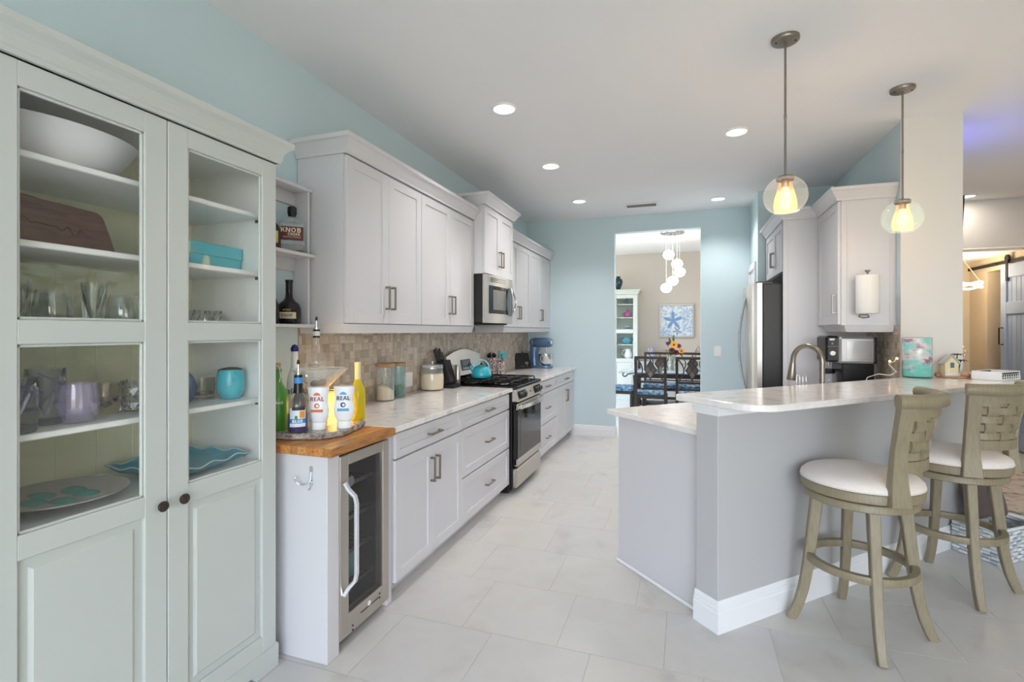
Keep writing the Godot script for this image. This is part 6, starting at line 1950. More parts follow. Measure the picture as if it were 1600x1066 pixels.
	obj("wire", B.new().tube([Vector3(-0.1, -0.165, -0.16), Vector3(-0.075, -0.02, -0.07), Vector3(-0.03, 0.012, 0.0), Vector3(0.03, 0.006, 0.03), Vector3(0.07, 0.03, 0.02), Vector3(0.05, 0.08, -0.06), Vector3(0.09, 0.1, -0.07), Vector3(0.1, 0.13, -0.07)], 0.0028, 6), M.white, t)
	for p in [Vector3(0.055, 0.1, -0.055), Vector3(0.1, 0.12, -0.06)]:
		obj("bulb", B.new().lathe(v2([[0, -0.009], [0.006, -0.006], [0.008, 0], [0.006, 0.006], [0, 0.009]]), 12, Transform3D(Basis(), p)), lamp(Color(1.0, 0.78, 0.5), 3.0), t)
	build_tray()

func wood_pale() -> StandardMaterial3D:
	return mat(c8(206, 170, 134), 0.6)

func build_tray() -> void:
	# pierced tray: a floor and walls of overlapping rings
	var t := thing("lattice_tray", "white pierced tray with a pattern of overlapping rings at the bar's far end", "tray", Vector3(1.931, 1.086, -4.122), PI / 4)
	var w := 0.25
	var d := 0.15
	obj("floor", B.new().box(Vector3(-w / 2, 0, -d / 2), Vector3(w / 2, 0.006, d / 2), 0.002), M.white, t)
	for s in [-1.0, 1.0]:
		var b := B.new()
		var bk := B.new()
		for k in 8:
			for r in [0.011, 0.022]:
				var ring := []
				for j in 13:
					var a := PI * j / 12.0
					ring.append(Vector3(-w / 2 + 0.015 + k * (w - 0.03) / 7.0 + r * cos(a), 0.008 + r * 1.5 * sin(a), s * d / 2))
				b.tube(ring, 0.0014, 5)
		b.box(Vector3(-w / 2, 0.05, s * d / 2 - 0.003), Vector3(w / 2, 0.055, s * d / 2 + 0.003), 0.001)
		b.box(Vector3(-w / 2, 0.0, s * d / 2 - 0.003), Vector3(w / 2, 0.009, s * d / 2 + 0.003), 0.001)
		obj("pierced_side", b, M.white, t)
		bk.box(Vector3(-w / 2 + 0.004, 0.006, s * (d / 2 - 0.006)), Vector3(w / 2 - 0.004, 0.05, s * (d / 2 - 0.004)))
		obj("dark_lining", bk, mat(c8(52, 40, 44), 0.7), t)
	for s in [-1.0, 1.0]:
		obj("end", B.new().box(Vector3(s * w / 2 - 0.003, 0, -d / 2), Vector3(s * w / 2 + 0.003, 0.055, d / 2), 0.001), M.white, t)

func diamond_back(t: Node3D, x: float, y: float, z: float) -> void:
	# frame of a standing diamond filled with four small panes, and curved bars either side
	var m: Material = M.dark_wood
	var w := 0.085
	var h := 0.135
	var fb := B.new()
	var p := [Vector3(x, y + h, z), Vector3(x + w, y, z), Vector3(x, y - h, z), Vector3(x - w, y, z)]
	for k in 4:
		fb.tube([p[k], p[(k + 1) % 4]], 0.009, 6)
	fb.tube([p[0].lerp(p[1], 0.5), p[2].lerp(p[3], 0.5)], 0.006, 6)
	fb.tube([p[1].lerp(p[2], 0.5), p[3].lerp(p[0], 0.5)], 0.006, 6)
	fb.tube([p[0], p[0] + Vector3(0, 0.05, 0)], 0.009, 6).tube([p[2], p[2] - Vector3(0, 0.05, 0)], 0.009, 6)
	obj("diamond", fb, m, t)
	var c := Vector3(x, y, z)
	for k in 4:
		var a: Vector3 = p[k]
		var b: Vector3 = p[(k + 1) % 4]
		var d: Vector3 = p[(k + 3) % 4]
		var q := [a, a.lerp(b, 0.5), c, a.lerp(d, 0.5)]
		var pb := B.new().face(q, Vector3(0, 0, 1))
		var q2 := []
		for e in q: q2.append(e - Vector3(0, 0, 0.003))
		pb.face(q2, Vector3(0, 0, -1))
		obj("pane", pb, mat([c8(70, 60, 56), c8(96, 86, 80), c8(120, 112, 106), c8(82, 72, 66)][k], 0.35), t)
	for s in [-1.0, 1.0]:
		var lp := []
		for k in 13:
			var u := k / 12.0
			lp.append(Vector3(x + s * (0.2 - 0.085 * sin(PI * u)), y + lerpf(0.17, -0.17, u), z))
		obj("curved_bar", B.new().tube(lp, 0.009, 6), m, t)

func dining_seat(label: String, at: Vector3, turn: float, w: float, diamonds: Array, called: String, group := "") -> Node3D:
	# faces local +z
	var t := thing(called, label, called.replace("_", " "), at, turn, group)
	var hw := w / 2
	var sec := v2([[-0.02, -0.018], [0.02, -0.018], [0.02, 0.018], [-0.02, 0.018]])
	for s in [-1.0, 1.0]:
		obj("leg", B.new().sweep(sec, [Vector3(s * (hw - 0.022), 0, -0.25), Vector3(s * (hw - 0.022), 0.25, -0.215), Vector3(s * (hw - 0.022), 0.48, -0.2), Vector3(s * (hw - 0.022), 0.75, -0.215), Vector3(s * (hw - 0.022), 1.0, -0.26)], Vector3.RIGHT), M.dark_wood, t)
		obj("leg", B.new().box(Vector3(s * (hw - 0.022) - 0.021, 0, 0.165), Vector3(s * (hw - 0.022) + 0.021, 0.43, 0.207), 0.004), M.dark_wood, t)
	obj("apron", B.new().box(Vector3(-hw + 0.02, 0.385, -0.2), Vector3(hw - 0.02, 0.43, 0.2), 0.004), M.dark_wood, t)
	obj("top_rail", B.new().box(Vector3(-hw, 0.985, -0.275), Vector3(hw, 1.025, -0.24), 0.008), M.dark_wood, t)
	obj("lower_rail", B.new().box(Vector3(-hw + 0.03, 0.62, -0.222), Vector3(hw - 0.03, 0.655, -0.195), 0.005), M.dark_wood, t)
	obj("lower_rail", B.new().box(Vector3(-hw + 0.03, 0.52, -0.217), Vector3(hw - 0.03, 0.54, -0.195), 0.004), M.dark_wood, t)
	for x in diamonds:
		diamond_back(t, x, 0.82, -0.225)
	if not M.has("seat_print"):
		M.seat_print = textured(noise_tex([c8(28, 66, 92), c8(50, 112, 146), c8(120, 160, 190), c8(206, 214, 228), c8(90, 110, 150)], [0.0, 0.35, 0.5, 0.65, 1.0], 0.02, 51, 256, 20.0), 0.8, Vector3.ONE * 2.2)
	var pr := []
	for q in [[-hw + 0.01, -0.19], [hw - 0.01, -0.19], [hw - 0.01, 0.21], [-hw + 0.01, 0.21]]:
		pr.append(Vector2(q[0], q[1]))
	obj("cushion", B.new().prism(pr, 0.43, 0.5, 0.024), M.seat_print, t)
	return t

func build_dining() -> void:
	# display cabinet with one door
	var w := 0.47
	var t := thing("glass_door_cabinet", "tall narrow white display cabinet with one glazed door in the dining room", "cabinet", Vector3(-1.295, 0, -9.66))
	var back := -0.42
	var top := 2.10
	var b := B.new()
	b.box(Vector3(0, 0.1, back), Vector3(0.018, top, -0.0225)).box(Vector3(w - 0.018, 0.1, back), Vector3(w, top, -0.0225))
	b.box(Vector3(0.018, 0.845, back), Vector3(w - 0.018, 0.866, -0.026)).box(Vector3(0.018, 0.1, back), Vector3(w - 0.018, 0.12, -0.026)).box(Vector3(0.018, top - 0.02, back), Vector3(w - 0.018, top, -0.026))
	obj("carcass", b, M.hutch, t)
	obj("back_panel", B.new().box(Vector3(0.018, 0.12, back), Vector3(w - 0.018, top - 0.02, back + 0.006)), mat(c8(214, 228, 210), 0.6), t)
	var ys := [1.92, 1.665, 1.40, 1.15]
	for y in ys:
		obj("shelf", B.new().box(Vector3(0.0185, y - 0.018, back + 0.007), Vector3(w - 0.0185, y, -0.05), 0.003), M.hutch, t)
	hutch_door(t, 0, w, [[1.43, 2.03], [0.875, 1.366]], [0.165, 0.81], 0.03, 0.832, 0.1, 2.096, M.hutch)
	obj("plinth", B.new().mould(v2([[0, 0.0], [0, 0.1], [0.004, 0.1], [0.012, 0.092], [0.012, 0.0]]), v2([[0, back], [0, -0.012], [w, -0.012], [w, back]])), M.hutch, t)
	var cr := v2([[-0.02, 0], [0.012, 0], [0.014, 0.012], [0.019, 0.03], [0.034, 0.057], [0.05, 0.07], [0.05, 0.09], [-0.02, 0.09]])
	obj("cornice", B.new().mould(cr, v2([[0, back], [0, 0.0], [w, 0.0], [w, back]]), top), M.hutch, t)
	obj("top_board", B.new().box(Vector3(0, top + 0.06, back), Vector3(w, top + 0.0895, -0.001)), M.hutch, t)
	# its contents
	var x := -1.045
	lathe_thing("vase", [[0, 0], [0.03, 0], [0.045, 0.03], [0.04, 0.07], [0.022, 0.09], [0.03, 0.105], [0, 0.106]], mat(c8(30, 70, 90), 0.25), Vector3(x, 1.9215, -9.84), "small dark blue jar on the top shelf of the dining room cabinet", "vase")
	t = thing("vase", "magenta glass vase with a narrow neck in the dining room cabinet", "vase", Vector3(x + 0.02, 1.6665, -9.84))
	obj("body", B.new().lathe(v2([[0, 0], [0.05, 0], [0.08, 0.03], [0.086, 0.06], [0.07, 0.095], [0.03, 0.12], [0.018, 0.135], [0.03, 0.16], [0, 0.158]]), 28), mat(c8(160, 38, 116), 0.12), t)
	t = thing("cup", "small blue and white patterned cup in the middle of the dining room cabinet", "cup", Vector3(x + 0.02, 1.4015, -9.84))
	obj("bowl", B.new().lathe(v2([[0, 0], [0.03, 0], [0.05, 0.04], [0.05, 0.09], [0.046, 0.09], [0.03, 0.02], [0, 0.01]]), 24), mat(c8(196, 206, 220), 0.3), t)
	obj("blue_band", B.new().lathe(v2([[0.0503, 0.045], [0.0512, 0.047], [0.0512, 0.075], [0.0503, 0.077]]), 24), mat(c8(40, 62, 110), 0.3), t)
	obj("handle", B.new().tube([Vector3(-0.045, 0.075, 0), Vector3(-0.075, 0.065, 0), Vector3(-0.07, 0.035, 0), Vector3(-0.045, 0.03, 0)], 0.006, 8), mat(c8(196, 206, 220), 0.3), t)
	t = thing("bowl", "turquoise wavy rimmed bowl in the dining room cabinet", "bowl", Vector3(x, 1.1515, -9.86))
	b = B.new()
	for k in 36:
		for j in 5:
			var q := []
			for e in [[0, 0], [1, 0], [1, 1], [0, 1]]:
				var a: float = TAU * (k + e[0]) / 36.0
				var u: float = (j + e[1]) / 5.0
				var r: float = 0.05 + 0.085 * u
				q.append(Vector3(cos(a) * r, 0.01 + 0.1 * u * u + 0.018 * u * sin(a * 5.0), sin(a) * r))
			b.face(q, Vector3(cos(TAU * (k + 0.5) / 36.0), -0.6, sin(TAU * (k + 0.5) / 36.0)))
	b.lathe(v2([[0, 0], [0.048, 0], [0.052, 0.01], [0, 0.011]]), 24)
	obj("bowl", b, mat(c8(20, 150, 170), 0.2), t)
	t = thing("pitcher", "white pitcher on the bottom glazed shelf of the dining room cabinet", "pitcher", Vector3(x + 0.03, 0.8675, -9.84))
	obj("body", B.new().lathe(v2([[0, 0], [0.05, 0], [0.08, 0.04], [0.085, 0.08], [0.06, 0.13], [0.045, 0.16], [0.055, 0.19], [0.05, 0.19], [0, 0.15]]), 28), M.white, t)
	obj("handle", B.new().tube([Vector3(-0.05, 0.17, 0), Vector3(-0.11, 0.15, 0), Vector3(-0.12, 0.09, 0), Vector3(-0.08, 0.05, 0)], 0.01, 8), M.white, t)
	t = thing("vase", "dark teal urn standing on top of the dining room cabinet", "vase", Vector3(-1.2, 2.1925, -9.82))
	obj("body", B.new().lathe(v2([[0, 0], [0.05, 0], [0.055, 0.01], [0.04, 0.03], [0.07, 0.1], [0.085, 0.16], [0.07, 0.21], [0.035, 0.235], [0.03, 0.25], [0.05, 0.265], [0, 0.262]]), 28), mat(c8(28, 62, 74), 0.25), t)
	# picture
	t = thing("framed_picture", "square picture of blue starfish in a silver grey frame on the dining room wall", "picture", Vector3(-0.138, 1.6, -10.088))
	var hw := 0.322
	var fr := B.new()
	for q in [[-hw, -hw, hw, -hw + 0.035], [-hw, hw - 0.035, hw, hw], [-hw, -hw + 0.03, -hw + 0.035, hw - 0.03], [hw - 0.035, -hw + 0.03, hw, hw - 0.03]]:
		fr.box(Vector3(q[0], q[1], 0), Vector3(q[2], q[3], 0.035), 0.006)
	obj("frame", fr, mat(c8(186, 182, 178), 0.4, 0.2), t)
	var im := Image.create(160, 160, false, Image.FORMAT_RGB8)
	var n1 := FastNoiseLite.new()
	n1.seed = 2
	n1.frequency = 0.05
	n1.domain_warp_enabled = true
	n1.domain_warp_amplitude = 18.0
	var stars := [[64, 78, 50.0, 0.35, c8(118, 156, 200)], [84, 132, 26.0, 0.9, c8(140, 160, 184)], [130, 30, 22.0, 0.1, c8(176, 196, 222)], [18, 140, 24.0, 0.6, c8(160, 184, 214)]]
	for yy in 160:
		for xx in 160:
			var v := n1.get_noise_2d(xx, yy)
			var c := c8(226, 232, 240).lerp(c8(150, 178, 212), clampf(v * 1.6 + 0.1, 0, 1))
			if xx > 105 and absf(sin(xx * 0.32 + v * 6.0 + yy * 0.06)) < 0.32 and yy > 25 and yy < 140:
				c = c8(96, 138, 190)
			if yy > 112 and xx < 60 and absf(sin(xx * 0.4 + v * 7.0)) < 0.3:
				c = c8(120, 156, 202)
			for s in stars:
				var dx: float = xx - s[0]
				var dy: float = yy - s[1]
				var a: float = atan2(dy, dx) + (s[3] as float)
				var f := pow(absf(cos(a * 2.5)), 2.2)
				var r: float = s[2] * (0.26 + 0.74 * f)
				var dd := sqrt(dx * dx + dy * dy)
				if dd < r:
					c = (s[4] as Color).lerp(c8(206, 220, 236), clampf(0.5 - (r - dd) * 0.08 + v * 0.5, 0, 0.7))
			im.set_pixel(xx, yy, c)
	var pm := mat(Color.WHITE, 0.7)
	pm.albedo_texture = ImageTexture.create_from_image(im)
	var pb := B.new()
	var q := hw - 0.03
	pb.face([Vector3(-q, -q, 0.018), Vector3(q, -q, 0.018), Vector3(q, q, 0.018), Vector3(-q, q, 0.018)], Vector3(0, 0, 1))
	for k in pb.uv.size():
		pb.uv[k] = Vector2((pb.v[k].x + q) / (2 * q), 1.0 - (pb.v[k].y + q) / (2 * q))
	obj("print", pb, pm, t)
	# pendant cluster
	t = thing("pendant_cluster", "cluster of five white glowing globes hung at staggered heights over the dining table", "chandelier", Vector3(-0.165, H, -8.0))
	obj("canopy", B.new().lathe(v2([[0, -0.03], [0.17, -0.03], [0.18, -0.02], [0.18, 0]]), 36), M.chrome, t)
	var gl := lamp(Color(1.0, 0.97, 0.92), 2.2)
	var gm: ArrayMesh = B.new().lathe(v2([[0, -0.074], [0.036, -0.068], [0.066, -0.046], [0.082, -0.016], [0.085, 0.007], [0.075, 0.039], [0.049, 0.062], [0.018, 0.073], [0, 0.074]]), 28).mesh()
	for g in [[-0.218, 2.562], [-0.097, 2.429], [-0.06, 2.292], [-0.162, 2.169], [-0.256, 2.064]]:
		var p := Vector3(g[0] + 0.165, g[1] - H, 0.05 * sin(g[1] * 20.0))
		var o := obj("globe", gm, gl, t, p)
		obj("stem", B.new().lathe(v2([[0.012, 0.07], [0.012, 0.1], [0.004, 0.108], [0, 0.108]]), 12), M.chrome, o)
		obj("cord", B.new().tube([p + Vector3(0, 0.1, 0), Vector3(p.x, -0.03, p.z)], 0.003, 6), M.white, t)
		omni(p, Color(1.0, 0.98, 0.96), 0.15, 0.05, t)
	# table
	t = thing("dining_table", "glass topped dining table with dark legs", "table", Vector3(-0.16, 0, -8.42))
	obj("glass_top", B.new().box(Vector3(-0.83, 0.745, -0.44), Vector3(0.83, 0.757, 0.44), 0.004), mat(c8(190, 214, 214, 0.35), 0.02), t)
	(t.get_child(0) as MeshInstance3D).material_override.transparency = BaseMaterial3D.TRANSPARENCY_ALPHA
	for sx in [-1, 1]:
		for sz in [-1, 1]:
			obj("leg", B.new().sweep(v2([[-0.028, -0.028], [0.028, -0.028], [0.028, 0.028], [-0.028, 0.028]]), [Vector3(0.58 * sx, 0, 0.25 * sz), Vector3(0.56 * sx, 0.35, 0.24 * sz), Vector3(0.58 * sx, 0.7, 0.25 * sz)], Vector3.BACK), M.dark_wood, t)
		obj("end_rail", B.new().box(Vector3(0.48 * sx - 0.02, 0.66, -0.25), Vector3(0.48 * sx + 0.02, 0.72, 0.25), 0.004), M.dark_wood, t)
		var sc := []
		for k in 18:
			var u := k / 17.0
			var a := 5.0 * u
			sc.append(Vector3(sx * (0.77 - 0.045 * (1.0 - u * 0.6) * cos(a)), 0.69 - 0.045 * (1.0 - u * 0.6) * sin(a), 0.0))
		sc.push_front(Vector3(sx * 0.48, 0.735, 0))
		obj("scroll_bracket", B.new().tube(sc, 0.01, 6), M.bronze, t)
	for s in [-1, 1]:
		obj("side_rail", B.new().box(Vector3(-0.5, 0.66, 0.24 * s - 0.018), Vector3(0.5, 0.72, 0.24 * s + 0.018), 0.004), M.dark_wood, t)
	obj("stretcher", B.new().box(Vector3(-0.46, 0.3, -0.02), Vector3(0.46, 0.34, 0.02), 0.004), M.dark_wood, t)
	for q2 in [[-0.62, -8.24, "at the glass table's left end behind the first chair"], [-0.12, -8.22, "in front of the flower vase"], [0.3, -8.24, "behind the second chair"]]:
		t = thing("placemat", "blue and white placemat, " + q2[2], "placemat", Vector3(q2[0], 0.7575, q2[1]))
		obj("mat", B.new().box(Vector3(-0.2, 0, -0.14), Vector3(0.2, 0.005, 0.14), 0.002), mat(c8(196, 204, 222), 0.8), t)
		obj("border", B.new().box(Vector3(-0.18, 0.005, -0.12), Vector3(0.18, 0.0062, -0.1)).box(Vector3(-0.18, 0.005, 0.1), Vector3(0.18, 0.0062, 0.12)), mat(c8(120, 136, 176), 0.8), t)
	# seats
	dining_seat("dark wood dining chair with a diamond panelled back, wholly in view at the near side", Vector3(-0.475, 0, -7.985), PI, 0.47, [0.0], "dining_chair")
	dining_seat("dark wood dining chair at the near side, cut off by the opening's right edge", Vector3(0.115, 0, -7.985), PI, 0.47, [0.0], "dining_chair")
	dining_seat("dining chair with a teal and blue cushion at the table's left end", Vector3(-0.985, 0, -8.42), PI / 2, 0.47, [0.0], "dining_chair")
	dining_seat("dark wood dining bench with two diamonds in its long back, at the table's far side", Vector3(-0.13, 0, -9.06), 0.0, 1.1, [-0.275, 0.275], "dining_bench")
	# flowers
	t = thing("flower_vase", "clear glass vase of sunflowers and burgundy blooms on the dining table", "vase", Vector3(-0.18, 0.758, -8.46))
	obj("vase", B.new().lathe(v2(glass_profile([[0.045, 0], [0.05, 0.004], [0.055, 0.1], [0.045, 0.16], [0.062, 0.24]], 0.003, 0.01)), 28), clear(c8(206, 220, 212, 0.25)), t)
	var rng := RandomNumberGenerator.new()
	rng.seed = 9
	var stm := B.new()
	for k in 9:
		var a := TAU * k / 9.0
		stm.tube([Vector3(cos(a + 2.0) * 0.03, 0.012, sin(a + 2.0) * 0.03), Vector3(cos(a) * 0.015, 0.17, sin(a) * 0.015), Vector3(cos(a) * 0.1, 0.34, sin(a) * 0.08)], 0.004, 6)
	obj("stems", stm, mat(c8(70, 96, 44), 0.7), t)
	var pet: ArrayMesh = B.new().sweep(v2([[-0.011, -0.001], [0.011, -0.001], [0.011, 0.001], [-0.011, 0.001]]), [Vector3(0.012, 0, 0), Vector3(0.035, 0.006, 0), Vector3(0.062, 0.0, 0)], Vector3.BACK, [0.8, 1.1, 0.15]).mesh()
	var heads := [[0.03, 0.42, 0.11, c8(236, 160, 24), c8(60, 34, 14), 1.15, "sunflower"], [0.14, 0.32, 0.08, c8(232, 150, 30), c8(70, 40, 16), 0.8, "sunflower"], [0.0, 0.33, 0.13, c8(92, 22, 32), c8(50, 12, 18), 0.95, "burgundy_bloom"], [0.1, 0.4, 0.0, c8(110, 26, 40), c8(50, 12, 18), 0.8, "burgundy_bloom"], [-0.06, 0.44, 0.03, c8(66, 34, 82), c8(40, 20, 50), 0.7, "purple_bloom"], [0.06, 0.3, 0.1, c8(96, 24, 30), c8(50, 12, 18), 0.8, "burgundy_bloom"]]
	for hd in heads:
		var o := obj(hd[6], B.new().lathe(v2([[0, 0.012], [0.014, 0.01], [0.02, 0.002], [0.018, -0.006], [0, -0.01]]), 16), mat(hd[4], 0.8), t, Vector3(hd[0], hd[1], hd[2]))
		o.basis = Basis(Vector3.RIGHT, 1.05) * Basis(Vector3.FORWARD, hd[0] * 2.0)
		o.scale = Vector3.ONE * (hd[5] as float)
		var pmat := mat(hd[3], 0.6)
		for k in 14:
			var pp := obj("petal", pet, pmat, o, Vector3.ZERO)
			pp.rotation = Vector3(0, TAU * k / 14.0, 0.15 if k % 2 else 0.4)
	var lf: ArrayMesh = B.new().sweep(v2([[-0.018, -0.001], [0.018, -0.001], [0.018, 0.001], [-0.018, 0.001]]), [Vector3(0, 0, 0), Vector3(0.05, 0.02, 0), Vector3(0.11, 0.0, 0), Vector3(0.14, -0.02, 0)], Vector3.BACK, [0.3, 1.1, 0.8, 0.1]).mesh()
	for q3 in [[-0.04, 0.3, 0.02, 3.0, 0.3], [-0.05, 0.38, 0.03, 2.6, 0.9], [-0.03, 0.42, 0.0, 1.9, 1.2], [0.08, 0.26, 0.06, -0.3, 0.2], [0.0, 0.27, 0.06, 3.6, 0.0], [-0.06, 0.24, 0.05, 2.9, 0.1], [0.02, 0.46, -0.02, 1.5, 1.3]]:
		var l := obj("leaf", lf, mat([c8(58, 92, 50), c8(44, 70, 44), c8(84, 112, 62)][rng.randi() % 3], 0.6), t, Vector3(q3[0], q3[1], q3[2]))
		l.rotation = Vector3(0, q3[3], q3[4])
	# sideboard under the picture with two ornaments
	t = thing("sideboard", "low pale sideboard under the starfish picture, mostly hidden by the bench", "sideboard", Vector3(-0.18, 0, -10.08))
	obj("body", B.new().box(Vector3(-0.59, 0.1, 0), Vector3(0.7, 0.8, 0.36), 0.004), M.hutch, t)
	obj("top", B.new().box(Vector3(-0.61, 0.8, -0.0), Vector3(0.72, 0.83, 0.38), 0.006), M.hutch, t)
	for k in 3:
		var dd := obj("door", B.new().box(Vector3(-0.58 + 0.43 * k, 0.12, 0.36), Vector3(-0.16 + 0.43 * k, 0.785, 0.378), 0.003), M.hutch, t)
		obj("knob", B.new().lathe(v2([[0.006, 0], [0.006, 0.012], [0.014, 0.016], [0.012, 0.024], [0, 0.025]]), 14, Transform3D(Basis(Vector3.RIGHT, PI / 2), Vector3(-0.21 + 0.43 * k, 0.5, 0.378))), M.bronze, dd)
	for x2 in [-0.57, 0.6]:
		obj("leg", B.new().box(Vector3(x2, 0, 0.02), Vector3(x2 + 0.06, 0.1, 0.34), 0.004), M.hutch, t)
	t = thing("ginger_jar", "blue and white patterned jar on the sideboard left of the sunflowers", "jar", Vector3(-0.60, 0.8315, -9.86))
	var bw := textured(noise_tex([c8(70, 84, 140), c8(120, 132, 176), c8(216, 220, 230), c8(226, 230, 238)], [0.0, 0.38, 0.5, 1.0], 0.05, 33, 128, 10.0), 0.25, Vector3.ONE * 5.0)
	obj("body", B.new().lathe(v2([[0, 0], [0.06, 0], [0.075, 0.03], [0.09, 0.1], [0.085, 0.16], [0.05, 0.2], [0.045, 0.215], [0, 0.215]]), 28), bw, t)
	obj("lid", B.new().lathe(v2([[0, 0.213], [0.055, 0.213], [0.05, 0.235], [0.02, 0.255], [0.012, 0.27], [0, 0.275]]), 24), bw, t)
	t = thing("lantern", "small open metal lantern on the sideboard at the opening's right edge", "lantern", Vector3(0.255, 0.8315, -9.86))
	b = B.new()
	for sx in [-1, 1]:
		for sz in [-1, 1]:
			b.tube([Vector3(0.05 * sx, 0, 0.05 * sz), Vector3(0.05 * sx, 0.2, 0.05 * sz), Vector3(0.012 * sx, 0.26, 0.012 * sz)], 0.006, 6)
	b.box(Vector3(-0.06, 0, -0.06), Vector3(0.06, 0.012, 0.06), 0.002).box(Vector3(-0.058, 0.195, -0.058), Vector3(0.058, 0.205, 0.058), 0.002)
	obj("frame", b, M.steel_dark, t)
	obj("candle", B.new().lathe(v2([[0, 0.012], [0.03, 0.012], [0.03, 0.1], [0, 0.1]]), 16), M.white_matte, t)
	obj("ring", B.new().tube([Vector3(-0.02, 0.27, 0), Vector3(0, 0.3, 0), Vector3(0.02, 0.27, 0)], 0.004, 6), M.steel_dark, t)

func build_living() -> void:
	# sliding door: framed planks on an overhead track along the x = 3.7 wall; local x runs towards the viewer
	var dm := mat(c8(150, 166, 192), 0.6)
	var dm2 := mat(c8(140, 157, 184), 0.6)
	var x := 3.67
	var t := thing("barn_door", "pale blue sliding barn door of upright planks in a cross railed frame", "door", Vector3(x, 0.02, -7.70), -PI / 2)
	var w := 0.98
	var h := 2.18
	for k in 9:
		var x0 := 0.1 + (w - 0.2) * k / 9.0
		obj("plank", B.new().box(Vector3(x0 + 0.0015, 0.1, -0.016), Vector3(x0 + (w - 0.2) / 9.0 - 0.0015, h - 0.1, 0.0), 0.004), dm if k % 2 else dm2, t)
	obj("stile", B.new().box(Vector3(0, 0, -0.018), Vector3(0.11, h, 0.018), 0.004), dm, t)
	obj("stile", B.new().box(Vector3(w - 0.11, 0, -0.018), Vector3(w, h, 0.018), 0.004), dm, t)
	for y in [[0, 0.2], [1.585, 1.73], [h - 0.16, h]]:
		obj("rail", B.new().box(Vector3(0.109, y[0], -0.018), Vector3(w - 0.109, y[1], 0.0175), 0.004), dm, t)
	for xx in [0.13, w - 0.13]:
		var s := obj("strap_hanger", B.new().box(Vector3(xx - 0.02, h - 0.2, 0.018), Vector3(xx + 0.02, h + 0.07, 0.025), 0.001), M.black_matte, t)
		obj("wheel", B.new().lathe(v2([[0, 0.012], [0.04, 0.012], [0.042, 0.008], [0.042, -0.01], [0, -0.01]]), 20, Transform3D(Basis(Vector3.RIGHT, PI / 2), Vector3(xx, h + 0.075, 0.012))), M.black_matte, s)
	obj("handle", B.new().tube([Vector3(0.05, 1.22, 0.018), Vector3(0.05, 1.22, 0.055), Vector3(0.05, 1.42, 0.055), Vector3(0.05, 1.42, 0.018)], 0.008, 8), M.black_matte, t)
	t = thing("door_track", "black steel rail above the blue barn door", "rail", Vector3(3.675, 2.235, 0))
	obj("rail", B.new().box(Vector3(-0.006, -0.02, -8.5 + 0.02), Vector3(0.0, 0.02, -6.3), 0.001), M.black_matte, t)
	for z in [-8.4, -7.8, -7.1, -6.5]:
		obj("standoff", B.new().lathe(v2([[0, 0.024], [0.01, 0.024], [0.01, -0.012], [0, -0.012]]), 10, Transform3D(Basis(Vector3.FORWARD, -PI / 2), Vector3(0, 0, z))), M.black_matte, t)
	# hall ring lamp
	t = thing("ring_pendant", "glowing twisted ring pendant in the hallway, cut by the white wall end", "pendant lamp", Vector3(3.28, 2.34, -7.75))
	var em := lamp(Color(1.0, 0.95, 0.88), 3.0)
	for s in [0, 1]:
		var rp := []
		for k in 40:
			var a := TAU * k / 40.0
			rp.append(Vector3(0.2 * cos(a), -0.37 + 0.035 * sin(a * 2.0 + s * PI), 0.2 * sin(a)))
		obj("light_ring", B.new().tube(rp, 0.012, 8, true), em, t)
	for a in [0.3, 2.4, 4.5]:
		obj("cable", B.new().tube([Vector3(0.2 * cos(a), -0.36, 0.2 * sin(a)), Vector3(0, 0, 0)], 0.0025, 5), mat(c8(226, 206, 170), 0.6), t)
	obj("canopy", B.new().lathe(v2([[0, -0.03], [0.06, -0.03], [0.065, 0]]), 20), M.white, t)
	omni(Vector3(0, -0.3, 0), Color(1.0, 0.9, 0.76), 0.42, 0.1, t)
	# twig lights in a vase on the hall console
	t = thing("hall_console", "narrow dark console at the end of the hallway", "table", Vector3(3.36, 0, -8.3))
	obj("top", B.new().box(Vector3(-0.3, 0.68, -0.15), Vector3(0.3, 0.72, 0.15), 0.004), M.dark_wood, t)
	for sx in [-1, 1]:
		obj("leg", B.new().box(Vector3(0.26 * sx - 0.02, 0, -0.12), Vector3(0.26 * sx + 0.02, 0.68, 0.12), 0.003), M.dark_wood, t)
	t = thing("twig_vase", "dark vase of bare twigs with tiny warm lights in the hallway", "vase", Vector3(3.42, 0.7215, -8.28))
	obj("vase", B.new().lathe(v2([[0, 0], [0.05, 0], [0.06, 0.05], [0.04, 0.2], [0.05, 0.24], [0, 0.2]]), 20), mat(c8(60, 52, 54), 0.4), t)
	var rng := RandomNumberGenerator.new()
	rng.seed = 31
	var tw := B.new()
	var lights := []
	for k in 14:
		var a := rng.randf() * TAU
		var e := Vector3(cos(a) * rng.randf_range(0.04, 0.16), rng.randf_range(0.36, 0.52), sin(a) * 0.1)
		var mid := e * 0.5 + Vector3(cos(a + 1.0) * 0.02, 0.06, 0)
		tw.tube([Vector3(0, 0.15, 0), mid, e], [0.004, 0.003, 0.0015], 5)
		lights.append(e)
		lights.append(mid)
	obj("twigs", tw, mat(c8(96, 70, 46), 0.8), t)
	var lm := lamp(Color(1.0, 0.85, 0.55), 4.0)
	for p in lights:
		obj("tiny_bulb", B.new().lathe(v2([[0, -0.006], [0.006, 0], [0, 0.006]]), 6, Transform3D(Basis(), p)), lm, t)
	# room beyond the sliding door
	var b := B.new()
